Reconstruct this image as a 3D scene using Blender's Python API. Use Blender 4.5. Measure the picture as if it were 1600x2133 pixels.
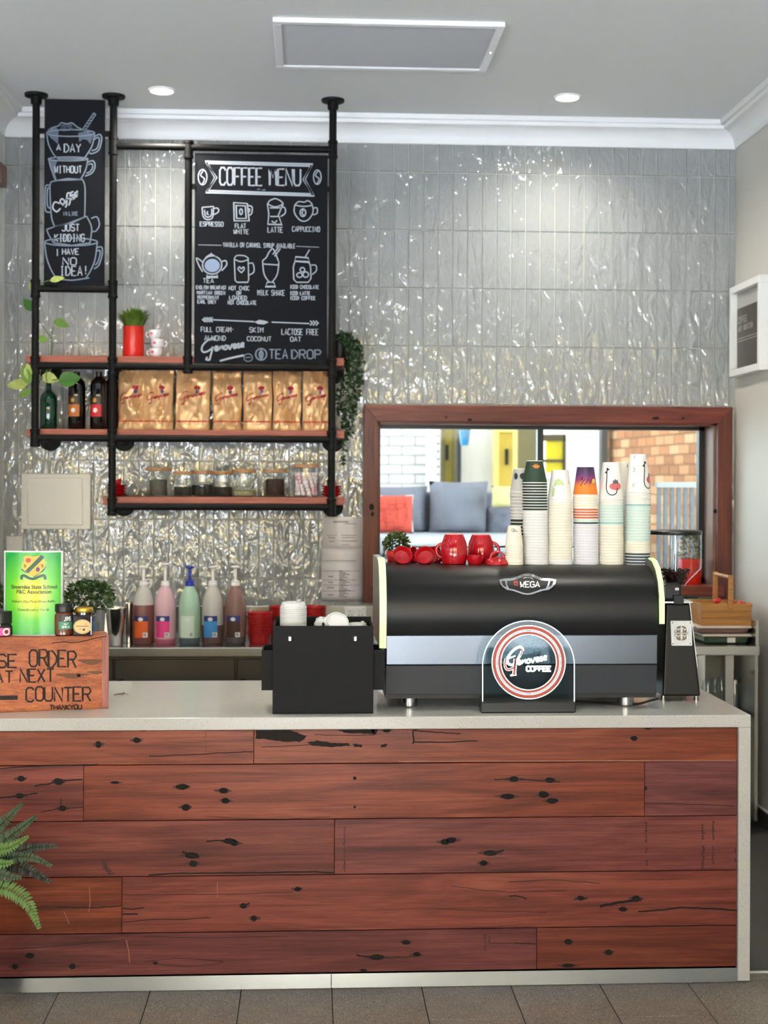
import bpy, bmesh, math, random
from mathutils import Vector, Matrix, noise

for _o in list(bpy.data.objects):
    bpy.data.objects.remove(_o)
random.seed(7)
PI = math.pi
scene = bpy.context.scene
C = scene.collection

# ------------------------------------------------------------------ camera
F, CH, YAW, ROLL = 2900.0, 1.685, math.atan(155 / 2900.0), 0.004
RM = Matrix.Rotation(-YAW, 3, 'Z') @ Matrix.Rotation(PI / 2, 3, 'X') @ Matrix.Rotation(ROLL, 3, 'Z')
cam_d = bpy.data.cameras.new('camera')
cam = bpy.data.objects.new('camera', cam_d)
C.objects.link(cam)
cam.matrix_world = Matrix.Translation((0, 0, CH)) @ RM.to_4x4()
cam_d.sensor_fit = 'VERTICAL'
cam_d.sensor_height = 36.0
cam_d.lens = 36.0 * F / 2133.0
cam_d.shift_y = -61.5 / 2133.0
cam_d.clip_start = 0.05
cam_d.clip_end = 200
cam_d.dof.use_dof = True
cam_d.dof.focus_distance = 4.75
cam_d.dof.aperture_fstop = 3.2
scene.camera = cam

# ------------------------------------------------------------------ world, light, exposure
world = bpy.data.worlds.new('sky')
scene.world = world
world.use_nodes = True
_bg = world.node_tree.nodes['Background']
_bg.inputs[0].default_value = (0.80, 0.91, 1.0, 1)
_bg.inputs[1].default_value = 3.2
sun_d = bpy.data.lights.new('sun', 'SUN'); sun_d.energy = 50.0; sun_d.angle = 0.01; sun_d.color = (.97, .985, 1)
sun = bpy.data.objects.new('sun', sun_d); C.objects.link(sun)
sun.rotation_euler = (math.radians(-28), math.radians(-10), 0)      # high sun behind the building: it lights the street in front
scene.view_settings.view_transform = 'Standard'
scene.view_settings.look = 'None'
scene.view_settings.gamma = 1
scene.view_settings.use_curve_mapping = False
scene.view_settings.exposure = 1.34
try:
    scene.cycles.max_bounces = 7
    scene.cycles.transparent_max_bounces = 16
    scene.cycles.adaptive_threshold = 0.02
    scene.cycles.sample_clamp_indirect = 6
    scene.cycles.caustics_reflective = False
    scene.cycles.caustics_refractive = False
except Exception:
    pass

# ------------------------------------------------------------------ placing helpers
def at(px, py, Y=None, X=None, Z=None):
    d = RM @ Vector(((px - 800) / F, (1005 - py) / F, -1))
    t = Y / d.y if Y is not None else X / d.x if X is not None else (Z - CH) / d.z
    return Vector((0, 0, CH)) + d * t
def zat(py, Y, px=1000): return at(px, py, Y).z
def xat(px, Y, py=1200): return at(px, py, Y).x

# ------------------------------------------------------------------ materials
def lin(c):
    return tuple(((v / 255) / 12.92 if v / 255 <= 0.04045 else ((v / 255 + 0.055) / 1.055) ** 2.4) for v in c) + (1,)
MATS = {}
def M(name, rgb=(200, 200, 200), rough=0.5, metal=0.0, trans=0.0, emis=None, es=0.0, coat=0.0, spec=0.5,
      bump=None, vary=None, sss=0.0, ior=1.45, alpha=1.0):
    if name in MATS: return MATS[name]
    m = bpy.data.materials.new(name); m.use_nodes = True
    nt = m.node_tree; p = nt.nodes['Principled BSDF']
    p.inputs['Base Color'].default_value = lin(rgb)
    p.inputs['Roughness'].default_value = rough
    p.inputs['Metallic'].default_value = metal
    p.inputs['Transmission Weight'].default_value = trans
    p.inputs['Coat Weight'].default_value = coat
    p.inputs['Specular IOR Level'].default_value = spec
    p.inputs['IOR'].default_value = ior
    p.inputs['Alpha'].default_value = alpha
    if sss:
        p.inputs['Subsurface Weight'].default_value = sss
        p.inputs['Subsurface Radius'].default_value = (.01, .01, .01)
    if emis:
        p.inputs['Emission Color'].default_value = lin(emis); p.inputs['Emission Strength'].default_value = es
    if vary or bump:
        tc = nt.nodes.new('ShaderNodeTexCoord')
    if vary:
        sc, amt = vary
        n = nt.nodes.new('ShaderNodeTexNoise'); n.inputs['Scale'].default_value = sc; n.inputs['Detail'].default_value = 4
        nt.links.new(tc.outputs['Object'], n.inputs['Vector'])
        mx = nt.nodes.new('ShaderNodeMix'); mx.data_type = 'RGBA'
        a = lin(rgb)
        mx.inputs[6].default_value = tuple(max(0, v * (1 - amt)) for v in a[:3]) + (1,)
        mx.inputs[7].default_value = tuple(min(1, v * (1 + amt)) for v in a[:3]) + (1,)
        nt.links.new(n.outputs['Fac'], mx.inputs[0]); nt.links.new(mx.outputs[2], p.inputs['Base Color'])
    if bump:
        sc, st, dist = bump
        n = nt.nodes.new('ShaderNodeTexNoise'); n.inputs['Scale'].default_value = sc; n.inputs['Detail'].default_value = 3
        nt.links.new(tc.outputs['Object'], n.inputs['Vector'])
        b = nt.nodes.new('ShaderNodeBump'); b.inputs['Strength'].default_value = st; b.inputs['Distance'].default_value = dist
        nt.links.new(n.outputs['Fac'], b.inputs['Height']); nt.links.new(b.outputs[0], p.inputs['Normal'])
    MATS[name] = m
    return m

def glass(name, tint=(255, 255, 255), refl=0.9, ior=1.45):
    """thin clear sheet: see-through plus mirror reflection by Fresnel"""
    if name in MATS: return MATS[name]
    m = bpy.data.materials.new(name); m.use_nodes = True
    nt = m.node_tree; nt.nodes.clear()
    o = nt.nodes.new('ShaderNodeOutputMaterial'); t = nt.nodes.new('ShaderNodeBsdfTransparent'); g = nt.nodes.new('ShaderNodeBsdfGlossy')
    t.inputs[0].default_value = lin(tint); g.inputs['Roughness'].default_value = 0.02
    g.inputs[0].default_value = (refl, refl, refl, 1)
    lw = nt.nodes.new('ShaderNodeLayerWeight'); lw.inputs[0].default_value = 0.5
    pw = nt.nodes.new('ShaderNodeMath'); pw.operation = 'POWER'; pw.inputs[1].default_value = 4.0
    fr = nt.nodes.new('ShaderNodeMath'); fr.operation = 'MULTIPLY_ADD'; f0 = ((ior - 1) / (ior + 1)) ** 2; fr.inputs[1].default_value = .8 - f0; fr.inputs[2].default_value = f0
    mx = nt.nodes.new('ShaderNodeMixShader')
    nt.links.new(lw.outputs['Facing'], pw.inputs[0]); nt.links.new(pw.outputs[0], fr.inputs[0])
    nt.links.new(fr.outputs[0], mx.inputs[0]); nt.links.new(t.outputs[0], mx.inputs[1]); nt.links.new(g.outputs[0], mx.inputs[2])
    nt.links.new(mx.outputs[0], o.inputs[0])
    MATS[name] = m
    return m

def ramp_mat(name, stops, axis='Z', lo=0.0, hi=1.0, rough=0.5, jag=0.0):
    """printed colour bands running along one object axis"""
    if name in MATS: return MATS[name]
    m = bpy.data.materials.new(name); m.use_nodes = True
    nt = m.node_tree; p = nt.nodes['Principled BSDF']; p.inputs['Roughness'].default_value = rough
    tc = nt.nodes.new('ShaderNodeTexCoord'); sx = nt.nodes.new('ShaderNodeSeparateXYZ')
    nt.links.new(tc.outputs['Object'], sx.inputs[0])
    mr = nt.nodes.new('ShaderNodeMapRange'); mr.inputs[1].default_value = lo; mr.inputs[2].default_value = hi
    src = sx.outputs[axis]
    if jag:
        mp = nt.nodes.new('ShaderNodeMapping'); mp.inputs['Scale'].default_value = (90, 90, 25)
        n = nt.nodes.new('ShaderNodeTexNoise'); n.inputs['Scale'].default_value = 1.0
        nt.links.new(tc.outputs['Object'], mp.inputs[0]); nt.links.new(mp.outputs[0], n.inputs['Vector'])
        ma = nt.nodes.new('ShaderNodeMath'); ma.operation = 'MULTIPLY_ADD'; ma.inputs[1].default_value = jag; 
        nt.links.new(n.outputs['Fac'], ma.inputs[0]); nt.links.new(src, ma.inputs[2]); src = ma.outputs[0]
    nt.links.new(src, mr.inputs[0])
    r = nt.nodes.new('ShaderNodeValToRGB'); nt.links.new(mr.outputs[0], r.inputs[0]); nt.links.new(r.outputs[0], p.inputs['Base Color'])
    el = r.color_ramp.elements
    el[0].position, el[0].color = stops[0][0], lin(stops[0][1])
    el[1].position, el[1].color = stops[-1][0], lin(stops[-1][1])
    for ps, c in stops[1:-1]:
        e = el.new(ps); e.color = lin(c)
    MATS[name] = m
    return m

def wood(name, dark, mid, light, axis='X', rough=0.45, scale=1.0, rand=0.25, spec=0.4):
    if name in MATS: return MATS[name]
    m = bpy.data.materials.new(name); m.use_nodes = True
    nt = m.node_tree; N = nt.nodes; L = nt.links; p = N['Principled BSDF']
    p.inputs['Roughness'].default_value = rough; p.inputs['Specular IOR Level'].default_value = spec
    tc = N.new('ShaderNodeTexCoord'); oi = N.new('ShaderNodeObjectInfo')
    off = N.new('ShaderNodeVectorMath'); off.operation = 'MULTIPLY_ADD'
    off.inputs[1].default_value = (37, 37, 37)
    cmb = N.new('ShaderNodeCombineXYZ')
    for i in range(3): L.new(oi.outputs['Random'], cmb.inputs[i])
    L.new(cmb.outputs[0], off.inputs[0]); L.new(tc.outputs['Object'], off.inputs[2])
    def nz(sc, detail, dist=0.0):
        mp = N.new('ShaderNodeMapping'); s = [sc[1]] * 3; s['XYZ'.index(axis)] = sc[0]; mp.inputs['Scale'].default_value = s
        n = N.new('ShaderNodeTexNoise'); n.inputs['Scale'].default_value = scale; n.inputs['Detail'].default_value = detail
        n.inputs['Distortion'].default_value = dist
        L.new(off.outputs[0], mp.inputs[0]); L.new(mp.outputs[0], n.inputs['Vector']); return n
    big = nz((1.3, 13), 7, 1.4); grain = nz((2.6, 120), 6, 0.5); fine = nz((12, 700), 3)
    r = N.new('ShaderNodeValToRGB'); e = r.color_ramp.elements
    e[0].position, e[0].color = 0.26, lin(dark); e[1].position, e[1].color = 0.76, lin(light)
    k = e.new(0.5); k.color = lin(mid)
    L.new(big.outputs['Fac'], r.inputs[0])
    m1 = N.new('ShaderNodeMix'); m1.data_type = 'RGBA'; m1.blend_type = 'MULTIPLY'; m1.inputs[0].default_value = 0.58
    gr = N.new('ShaderNodeValToRGB'); g = gr.color_ramp.elements
    g[0].position, g[0].color = 0.30, (0.42, 0.36, 0.34, 1); g[1].position, g[1].color = 0.56, (1.08, 1.05, 1.02, 1)
    L.new(grain.outputs['Fac'], gr.inputs[0]); L.new(r.outputs[0], m1.inputs[6]); L.new(gr.outputs[0], m1.inputs[7])
    m2 = N.new('ShaderNodeMix'); m2.data_type = 'RGBA'; m2.blend_type = 'MULTIPLY'; m2.inputs[0].default_value = 0.5
    fr = N.new('ShaderNodeValToRGB'); g = fr.color_ramp.elements
    g[0].position, g[0].color = 0.35, (0.55, 0.5, 0.5, 1); g[1].position, g[1].color = 0.6, (1.1, 1.1, 1.1, 1)
    L.new(fine.outputs['Fac'], fr.inputs[0]); L.new(m1.outputs[2], m2.inputs[6]); L.new(fr.outputs[0], m2.inputs[7])
    hs = N.new('ShaderNodeHueSaturation')
    mr = N.new('ShaderNodeMapRange'); mr.inputs[3].default_value = 1 - rand; mr.inputs[4].default_value = 1 + rand
    L.new(oi.outputs['Random'], mr.inputs[0]); L.new(mr.outputs[0], hs.inputs['Value']); L.new(m2.outputs[2], hs.inputs['Color'])
    m7 = N.new('ShaderNodeMath'); m7.operation = 'MULTIPLY'; m7.inputs[1].default_value = 7.31; fc = N.new('ShaderNodeMath'); fc.operation = 'FRACT'
    L.new(oi.outputs['Random'], m7.inputs[0]); L.new(m7.outputs[0], fc.inputs[0])
    mh = N.new('ShaderNodeMapRange'); mh.inputs[3].default_value = .5 - rand * .05; mh.inputs[4].default_value = .5 + rand * .05
    ms = N.new('ShaderNodeMapRange'); ms.inputs[3].default_value = 1 - rand * .7; ms.inputs[4].default_value = 1 + rand * .3
    L.new(fc.outputs[0], mh.inputs[0]); L.new(fc.outputs[0], ms.inputs[0]); L.new(mh.outputs[0], hs.inputs['Hue']); L.new(ms.outputs[0], hs.inputs['Saturation'])
    L.new(hs.outputs[0], p.inputs['Base Color'])
    b = N.new('ShaderNodeBump'); b.inputs['Strength'].default_value = 0.25; b.inputs['Distance'].default_value = 0.002
    L.new(grain.outputs['Fac'], b.inputs['Height']); L.new(b.outputs[0], p.inputs['Normal'])
    MATS[name] = m
    return m

# ------------------------------------------------------------------ mesh builder (world coordinates; shifted to the thing's base when linked)
ORG = {}
ORD = 'first second third fourth fifth sixth seventh eighth ninth tenth eleventh twelfth thirteenth fourteenth fifteenth sixteenth seventeenth eighteenth nineteenth twentieth'.split() + ['twenty-' + q for q in 'first second third fourth fifth sixth seventh eighth ninth'.split()] + ['thirtieth', 'thirty-first', 'thirty-second']
class MB:
    def __init__(s): s.v = []; s.f = []; s.mi = []
    def add(s, vs, fs, mi=0):
        n = len(s.v); s.v += [tuple(v) for v in vs]; s.f += [tuple(n + i for i in f) for f in fs]; s.mi += [mi] * len(fs); return s
    def box(s, x0, x1, y0, y1, z0, z1, mi=0):
        return s.add([(x0, y0, z0), (x1, y0, z0), (x1, y1, z0), (x0, y1, z0), (x0, y0, z1), (x1, y0, z1), (x1, y1, z1), (x0, y1, z1)],
                     [(0, 3, 2, 1), (4, 5, 6, 7), (0, 1, 5, 4), (1, 2, 6, 5), (2, 3, 7, 6), (3, 0, 4, 7)], mi)
    def frustum(s, c, hx0, hy0, hx1, hy1, z0, z1, mi=0):
        x, y = c
        return s.add([(x - hx0, y - hy0, z0), (x + hx0, y - hy0, z0), (x + hx0, y + hy0, z0), (x - hx0, y + hy0, z0),
                      (x - hx1, y - hy1, z1), (x + hx1, y - hy1, z1), (x + hx1, y + hy1, z1), (x - hx1, y + hy1, z1)],
                     [(0, 3, 2, 1), (4, 5, 6, 7), (0, 1, 5, 4), (1, 2, 6, 5), (2, 3, 7, 6), (3, 0, 4, 7)], mi)
    def tube(s, pts, r, seg=10, cap=True, mi=0):
        pts = [Vector(p) for p in pts]; rs = r if isinstance(r, (list, tuple)) else [r] * len(pts)
        rings = []; up = None
        for i, p in enumerate(pts):
            d = (pts[min(i + 1, len(pts) - 1)] - pts[max(i - 1, 0)])
            d = d.normalized() if d.length > 1e-9 else Vector((0, 0, 1))
            if up is None: up = Vector((0, 0, 1)) if abs(d.z) < 0.9 else Vector((0, 1, 0))
            a = d.cross(up)
            if a.length < 1e-5: a = d.cross(Vector((1, 0, 0)))
            a.normalize(); b = a.cross(d).normalized(); up = b
            rings.append([p + (a * math.cos(2 * PI * k / seg) + b * math.sin(2 * PI * k / seg)) * rs[i] for k in range(seg)])
        vs = [v for rg in rings for v in rg]; fs = []
        for i in range(len(rings) - 1):
            for k in range(seg):
                a0 = i * seg + k; a1 = i * seg + (k + 1) % seg
                fs.append((a0, a1, a1 + seg, a0 + seg))
        if cap:
            fs.append(tuple(range(seg))[::-1]); fs.append(tuple((len(rings) - 1) * seg + k for k in range(seg)))
        return s.add(vs, fs, mi)
    def lathe(s, c, prof, seg=24, mi=0, axis='Z', a0=0.0, a1=2 * PI):
        full = abs(a1 - a0 - 2 * PI) < 1e-6; n = seg if full else seg + 1
        vs = []
        for r, z in prof:
            for k in range(n):
                a = a0 + (a1 - a0) * k / seg
                if axis == 'Z': q = (c[0] + r * math.cos(a), c[1] + r * math.sin(a), c[2] + z)
                elif axis == 'Y': q = (c[0] + r * math.cos(a), c[1] + z, c[2] + r * math.sin(a))
                else: q = (c[0] + z, c[1] + r * math.cos(a), c[2] + r * math.sin(a))
                vs.append(q)
        fs = []
        for i in range(len(prof) - 1):
            for k in range(seg if full else seg):
                k2 = (k + 1) % n
                fs.append((i * n + k, i * n + k2, (i + 1) * n + k2, (i + 1) * n + k))
        return s.add(vs, fs, mi)
    def prism(s, poly, y0, y1, mi=0):
        """polygon in x-z extruded along y"""
        n = len(poly)
        vs = [(x, y0, z) for x, z in poly] + [(x, y1, z) for x, z in poly]
        fs = [tuple(range(n)), tuple(range(2 * n - 1, n - 1, -1))] + [(i, i + n, (i + 1) % n + n, (i + 1) % n) for i in range(n)]
        return s.add(vs, fs, mi)
    def prismx(s, poly, x0, x1, mi=0):
        """polygon in y-z extruded along x"""
        n = len(poly)
        vs = [(x0, y, z) for y, z in poly] + [(x1, y, z) for y, z in poly]
        fs = [tuple(range(n)), tuple(range(2 * n - 1, n - 1, -1))] + [(i, i + n, (i + 1) % n + n, (i + 1) % n) for i in range(n)]
        return s.add(vs, fs, mi)
    def paint(s, polys, w, fn, mi=0, step=None):
        """flat brush strokes of width w laid through fn(u, v) onto a surface"""
        for pl in polys:
            if step:
                q = [pl[0]]
                for a, b in zip(pl, pl[1:]):
                    d = math.hypot(b[0] - a[0], b[1] - a[1]); n = max(1, int(d / step))
                    q += [(a[0] + (b[0] - a[0]) * i / n, a[1] + (b[1] - a[1]) * i / n) for i in range(1, n + 1)]
                pl = q
            n = len(pl); vs = []; fs = []
            for i, (u, v) in enumerate(pl):
                a = pl[max(0, i - 1)]; b = pl[min(n - 1, i + 1)]
                closed = n > 3 and pl[0] == pl[-1]
                if closed and i in (0, n - 1): a, b = pl[n - 2], pl[1]
                dx, dy = b[0] - a[0], b[1] - a[1]; l = math.hypot(dx, dy) or 1
                ww = w * 0.5
                if 0 < i < n - 1 or closed:
                    p0 = pl[i - 1] if i else pl[n - 2]; p1 = pl[i + 1] if i < n - 1 else pl[1]
                    e0 = (u - p0[0], v - p0[1]); e1 = (p1[0] - u, p1[1] - v)
                    l0 = math.hypot(*e0) or 1; l1 = math.hypot(*e1) or 1
                    cs = (e0[0] * e1[0] + e0[1] * e1[1]) / l0 / l1
                    ww = w * 0.5 / max(0.55, math.sqrt(max(0, (1 + cs) / 2)))
                nx, ny = -dy / l * ww, dx / l * ww
                vs += [fn(u + nx, v + ny), fn(u - nx, v - ny)]
                if i: fs.append((2 * i - 2, 2 * i - 1, 2 * i + 1, 2 * i))
            s.add(vs, fs, mi)
        return s
    def fill(s, poly, fn, mi=0):
        n = len(poly); cx, cy = sum(p[0] for p in poly) / n, sum(p[1] for p in poly) / n
        vs = []; fs = []
        for k, q in enumerate((1, .62, .3)):
            vs += [fn(cx + (u - cx) * q, cy + (v - cy) * q) for u, v in poly]
            if k: fs += [((k - 1) * n + i, (k - 1) * n + (i + 1) % n, k * n + (i + 1) % n, k * n + i) for i in range(n)]
        vs.append(fn(cx, cy)); fs += [(2 * n + i, 2 * n + (i + 1) % n, 3 * n) for i in range(n)]
        return s.add(vs, fs, mi)
    def build(s, name, mat, parent=None, smooth=False, bevel=0.0, base=None, bseg=2, local=False):
        me = bpy.data.meshes.new(name)
        if parent is not None and not local: o3 = ORG.get(parent.name, Vector((0, 0, 0)))
        elif base is not None: o3 = Vector(base)
        elif local: o3 = Vector((0, 0, 0))
        else:
            xs, ys, zs = zip(*s.v); o3 = Vector(((min(xs) + max(xs)) / 2, (min(ys) + max(ys)) / 2, min(zs)))
        me.from_pydata([(x - o3.x, y - o3.y, z - o3.z) for x, y, z in s.v], [], s.f)
        mats = mat if isinstance(mat, (list, tuple)) else [mat]
        for m in mats: me.materials.append(m)
        if len(mats) > 1: me.polygons.foreach_set('material_index', s.mi)
        bm = bmesh.new(); bm.from_mesh(me); bmesh.ops.recalc_face_normals(bm, faces=bm.faces); bm.to_mesh(me); bm.free()
        if smooth:
            me.polygons.foreach_set('use_smooth', [True] * len(me.polygons))
            try: me.set_sharp_from_angle(angle=math.radians(42))
            except Exception: pass
        o = bpy.data.objects.new(name, me); C.objects.link(o)
        if parent is not None:
            o.parent = parent; ORG[o.name] = ORG.get(parent.name, Vector((0, 0, 0)))
        else:
            o.location = o3; ORG[o.name] = o3
        if bevel:
            b = o.modifiers.new('bevel', 'BEVEL'); b.width = bevel; b.segments = bseg; b.limit_method = 'ANGLE'; b.angle_limit = math.radians(35)
            b.harden_normals = False
        return o

def tag(o, label=None, cat=None, group=None, kind=None):
    if label: o['label'] = label
    if cat: o['category'] = cat
    if group: o['group'] = group
    if kind: o['kind'] = kind
    return o
def thing(name, label, cat, loc, group=None, rotz=0.0):
    o = bpy.data.objects.new(name, None); C.objects.link(o); o.location = loc; o.rotation_euler = (0, 0, rotz)
    o.empty_display_size = 0.05
    ORG[o.name] = Vector(loc)
    return tag(o, label, cat, group)
def struct(o): o['kind'] = 'structure'; return o
def dup(root, loc, label=None, group=None, rotz=None, rot=None):
    r = root.copy(); C.objects.link(r); r.location = loc
    if rotz is not None: r.rotation_euler = (0, 0, rotz)
    if rot is not None: r.rotation_euler = rot
    if label: r['label'] = label
    if group: r['group'] = group
    for ch in list(root.children):
        c = ch.copy(); C.objects.link(c); c.parent = r
        for g in ch.children:
            d = g.copy(); C.objects.link(d); d.parent = c
    return r

# ------------------------------------------------------------------ hand lettering
GL = {'A': '00 26 40;12 32', 'B': '00 06 26 35 34 23 03;23 42 41 30 00', 'C': '45 36 16 05 01 10 30 41', 'D': '00 06 26 44 42 20 00',
      'E': '46 06 00 40;03 33', 'F': '46 06 00;03 33', 'G': '45 36 16 05 01 10 30 41 43 23', 'H': '00 06;40 46;03 43', 'I': '20 26;16 36;10 30',
      'J': '46 41 30 10 01', 'K': '06 00;46 03 40', 'L': '06 00 40', 'M': '00 06 23 46 40', 'N': '00 06 40 46', 'O': '10 01 05 16 36 45 41 30 10',
      'P': '00 06 36 45 44 33 03', 'Q': '10 01 05 16 36 45 41 30 10;22 40', 'R': '00 06 36 45 44 33 03;23 40', 'S': '45 36 16 05 04 13 33 42 41 30 10 01',
      'T': '06 46;26 20', 'U': '06 01 10 30 41 46', 'V': '06 20 46', 'W': '06 10 23 30 46', 'X': '00 46;06 40', 'Y': '06 23 46;23 20', 'Z': '06 46 00 40',
      '-': '13 33', '!': '26 22;20 21', "'": '26 25', '.': '20 21', '&': '40 05 16 25 02 10 30 42', '+': '13 33;24 22', '1': '15 26 20', '2': '05 16 36 45 44 00 40',
      '3': '05 16 36 45 34 23 34 42 41 30 10 01', '5': '46 06 04 34 42 41 30 00', '$': '45 36 16 05 04 13 33 42 41 30 10 01;27 20', '*': '23 24'}
def strokes(txt, x, y, w, h, up=-1, track=0.35, wob=0.0, slope=0.0, tall=False):
    """polylines for txt in a box of width w, cap height h; (x, y) is the lower-left corner; up=-1 when y grows downwards"""
    n = len(txt); adv = w / (n + (n - 1) * track) if n > 1 else w
    out = []
    rr = random.Random(len(txt) * 13 + int(x))
    for i, ch in enumerate(txt):
        ox = x + i * adv * (1 + track); g = GL.get(ch.upper())
        if not g: continue
        jx, jy = rr.uniform(-wob, wob) * adv, rr.uniform(-wob, wob) * h
        hh = h
        for st in g.split(';'):
            out.append([(ox + jx + int(q[0]) / 4 * adv, y + up * (int(q[1]) / 6 * hh) + jy + slope * (ox - x)) for q in st.split()])
    return out
def smooth_line(pts, n=6):
    out = []
    P = [pts[0]] + list(pts) + [pts[-1]]
    for i in range(1, len(P) - 2):
        for k in range(n):
            t = k / n; p0, p1, p2, p3 = P[i - 1], P[i], P[i + 1], P[i + 2]
            out.append(tuple(0.5 * (2 * p1[j] + (p2[j] - p0[j]) * t + (2 * p0[j] - 5 * p1[j] + 4 * p2[j] - p3[j]) * t * t
                                    + (3 * p1[j] - p0[j] - 3 * p2[j] + p3[j]) * t ** 3) for j in range(len(p1))))
    out.append(tuple(pts[-1]))
    return out
def ellipse(cx, cy, rx, ry, n=28, a0=0, a1=2 * PI):
    return [(cx + rx * math.cos(a0 + (a1 - a0) * i / n), cy + ry * math.sin(a0 + (a1 - a0) * i / n)) for i in range(n + 1)]
# joined-up script word "Genovese" on a 0..10 x 0..3 field (y up): big looped G, then small letters
SCRIPT = [[(3.0, 2.9), (2.5, 3.3), (1.7, 3.1), (.7, 2.2), (.4, 1.3), (.8, .75), (1.6, .9), (2.5, 1.5), (2.55, 1.6), (2.4, .9), (2.1, -.2), (1.9, -.8), (1.3, -.7), (1.5, -.2)],
          [(2.9, 1.1), (3.35, 1.35), (3.45, 1.7), (3.15, 1.75), (2.95, 1.35), (3.1, .95), (3.5, 1.0), (3.8, 1.5)],
          [(3.8, 1.0), (3.95, 1.7), (4.1, 1.4), (4.4, 1.75), (4.55, 1.6), (4.55, 1.05)], [(5.15, 1.8), (4.85, 1.7), (4.75, 1.3), (4.95, 1.05), (5.3, 1.2), (5.4, 1.6), (5.15, 1.8), (5.6, 1.75)],
          [(5.6, 1.85), (5.8, 1.15), (6.0, 1.2), (6.3, 1.95), (6.5, 1.85)], [(6.5, 1.4), (6.95, 1.6), (7.05, 1.95), (6.75, 2.0), (6.55, 1.6), (6.7, 1.2), (7.1, 1.3), (7.4, 1.8)],
          [(7.8, 2.0), (7.5, 2.05), (7.45, 1.8), (7.8, 1.6), (7.75, 1.3), (7.35, 1.3)], [(8.0, 1.55), (8.45, 1.75), (8.55, 2.1), (8.25, 2.15), (8.05, 1.75), (8.2, 1.4), (8.7, 1.5)]]
def script(x, y, w, up=-1, rise=0.0):
    k = w / 8.4
    return [[(x + (a - .3) * k, y + up * (b * k + rise * a * k)) for a, b in smooth_line(s, 4)] for s in SCRIPT]
def font_mesh(txt, size, shear=0.0, bold=0.0, spacing=1.0):
    cu = bpy.data.curves.new('lettering', 'FONT'); cu.body = txt; cu.size = size; cu.shear = shear; cu.offset = bold; cu.space_character = spacing
    cu.align_x = 'CENTER'; cu.resolution_u = 3
    o = bpy.data.objects.new('lettering', cu); C.objects.link(o)
    dg = bpy.context.evaluated_depsgraph_get(); me = bpy.data.meshes.new_from_object(o.evaluated_get(dg))
    vs = [tuple(v.co) for v in me.vertices]; fs = [tuple(p.vertices) for p in me.polygons]
    bpy.data.objects.remove(o); bpy.data.curves.remove(cu); bpy.data.meshes.remove(me)
    return vs, fs
def font_on(mb, txt, size, fn, **k):
    vs, fs = font_mesh(txt, size, **k)
    mi = k.get('mi', 0)
    return mb.add([fn(v[0], v[1]) for v in vs], fs)
# ================================================================== THE ROOM
YC, YW, XR, XL, HC = 4.634, 7.25, 2.243, -1.578, 3.58     # counter face, tiled wall, right wall, left nib, ceiling
ZT = 0.904                                               # counter top
m_white = M('white_paint', (232, 233, 232), 0.55)
m_ceil = M('ceiling_paint', (222, 225, 226), 0.7)
m_cream = M('cream_wall_paint', (204, 201, 193), 0.6, vary=(2, .02))
m_grout = M('tile_grout', (198, 198, 192), 0.85)
m_black = M('black_matte', (22, 22, 24), 0.5)
m_pipe = M('black_pipe', (12, 12, 13), 0.55, spec=.2, bump=(60, .1, .001))
m_steel = M('stainless_steel', (196, 194, 190), 0.24, 1.0, bump=(40, .03, .002))
m_chrome = M('chrome', (225, 225, 228), 0.08, 1.0)
m_jarrah = wood('red_timber', (78, 30, 21), (116, 50, 37), (142, 72, 53), 'X', 0.34, rand=0.24, spec=.32)
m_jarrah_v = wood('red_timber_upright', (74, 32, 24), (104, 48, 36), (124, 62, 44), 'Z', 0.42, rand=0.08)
m_shelf = wood('shelf_timber', (140, 72, 54), (168, 90, 68), (186, 106, 82), 'X', 0.5, rand=0.08)

def speckle(name, base, spots, sc, rough, thr=0.14, vary=0.12):
    m = bpy.data.materials.new(name); m.use_nodes = True; nt = m.node_tree; N = nt.nodes; L = nt.links; p = N['Principled BSDF']
    p.inputs['Roughness'].default_value = rough
    tc = N.new('ShaderNodeTexCoord')
    col = None
    n = N.new('ShaderNodeTexNoise'); n.inputs['Scale'].default_value = 9; n.inputs['Detail'].default_value = 5
    L.new(tc.outputs['Object'], n.inputs['Vector'])
    mx = N.new('ShaderNodeMix'); mx.data_type = 'RGBA'; b = lin(base)
    mx.inputs[6].default_value = tuple(v * (1 - vary) for v in b[:3]) + (1,); mx.inputs[7].default_value = tuple(min(1, v * (1 + vary)) for v in b[:3]) + (1,)
    L.new(n.outputs['Fac'], mx.inputs[0]); col = mx.outputs[2]
    for k, (c, s, t) in enumerate(spots):
        v = N.new('ShaderNodeTexVoronoi'); v.inputs['Scale'].default_value = s; v.inputs['Randomness'].default_value = 1
        L.new(tc.outputs['Object'], v.inputs['Vector'])
        sep = N.new('ShaderNodeSeparateColor'); L.new(v.outputs['Color'], sep.inputs[0])
        mul = N.new('ShaderNodeMath'); mul.operation = 'MULTIPLY'; mul.inputs[1].default_value = t; L.new(sep.outputs[0], mul.inputs[0])
        lt = N.new('ShaderNodeMath'); lt.operation = 'LESS_THAN'; L.new(v.outputs['Distance'], lt.inputs[0]); L.new(mul.outputs[0], lt.inputs[1])
        m2 = N.new('ShaderNodeMix'); m2.data_type = 'RGBA'; m2.inputs[7].default_value = lin(c)
        L.new(lt.outputs[0], m2.inputs[0]); L.new(col, m2.inputs[6]); col = m2.outputs[2]
    L.new(col, p.inputs['Base Color'])
    MATS[name] = m
    return m
m_floor = speckle('stone_floor_tile', (112, 102, 90), [((168, 156, 138), 130, .34), ((70, 62, 54), 90, .36), ((190, 182, 168), 240, .3)], 1, 0.42, vary=.3)
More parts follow.
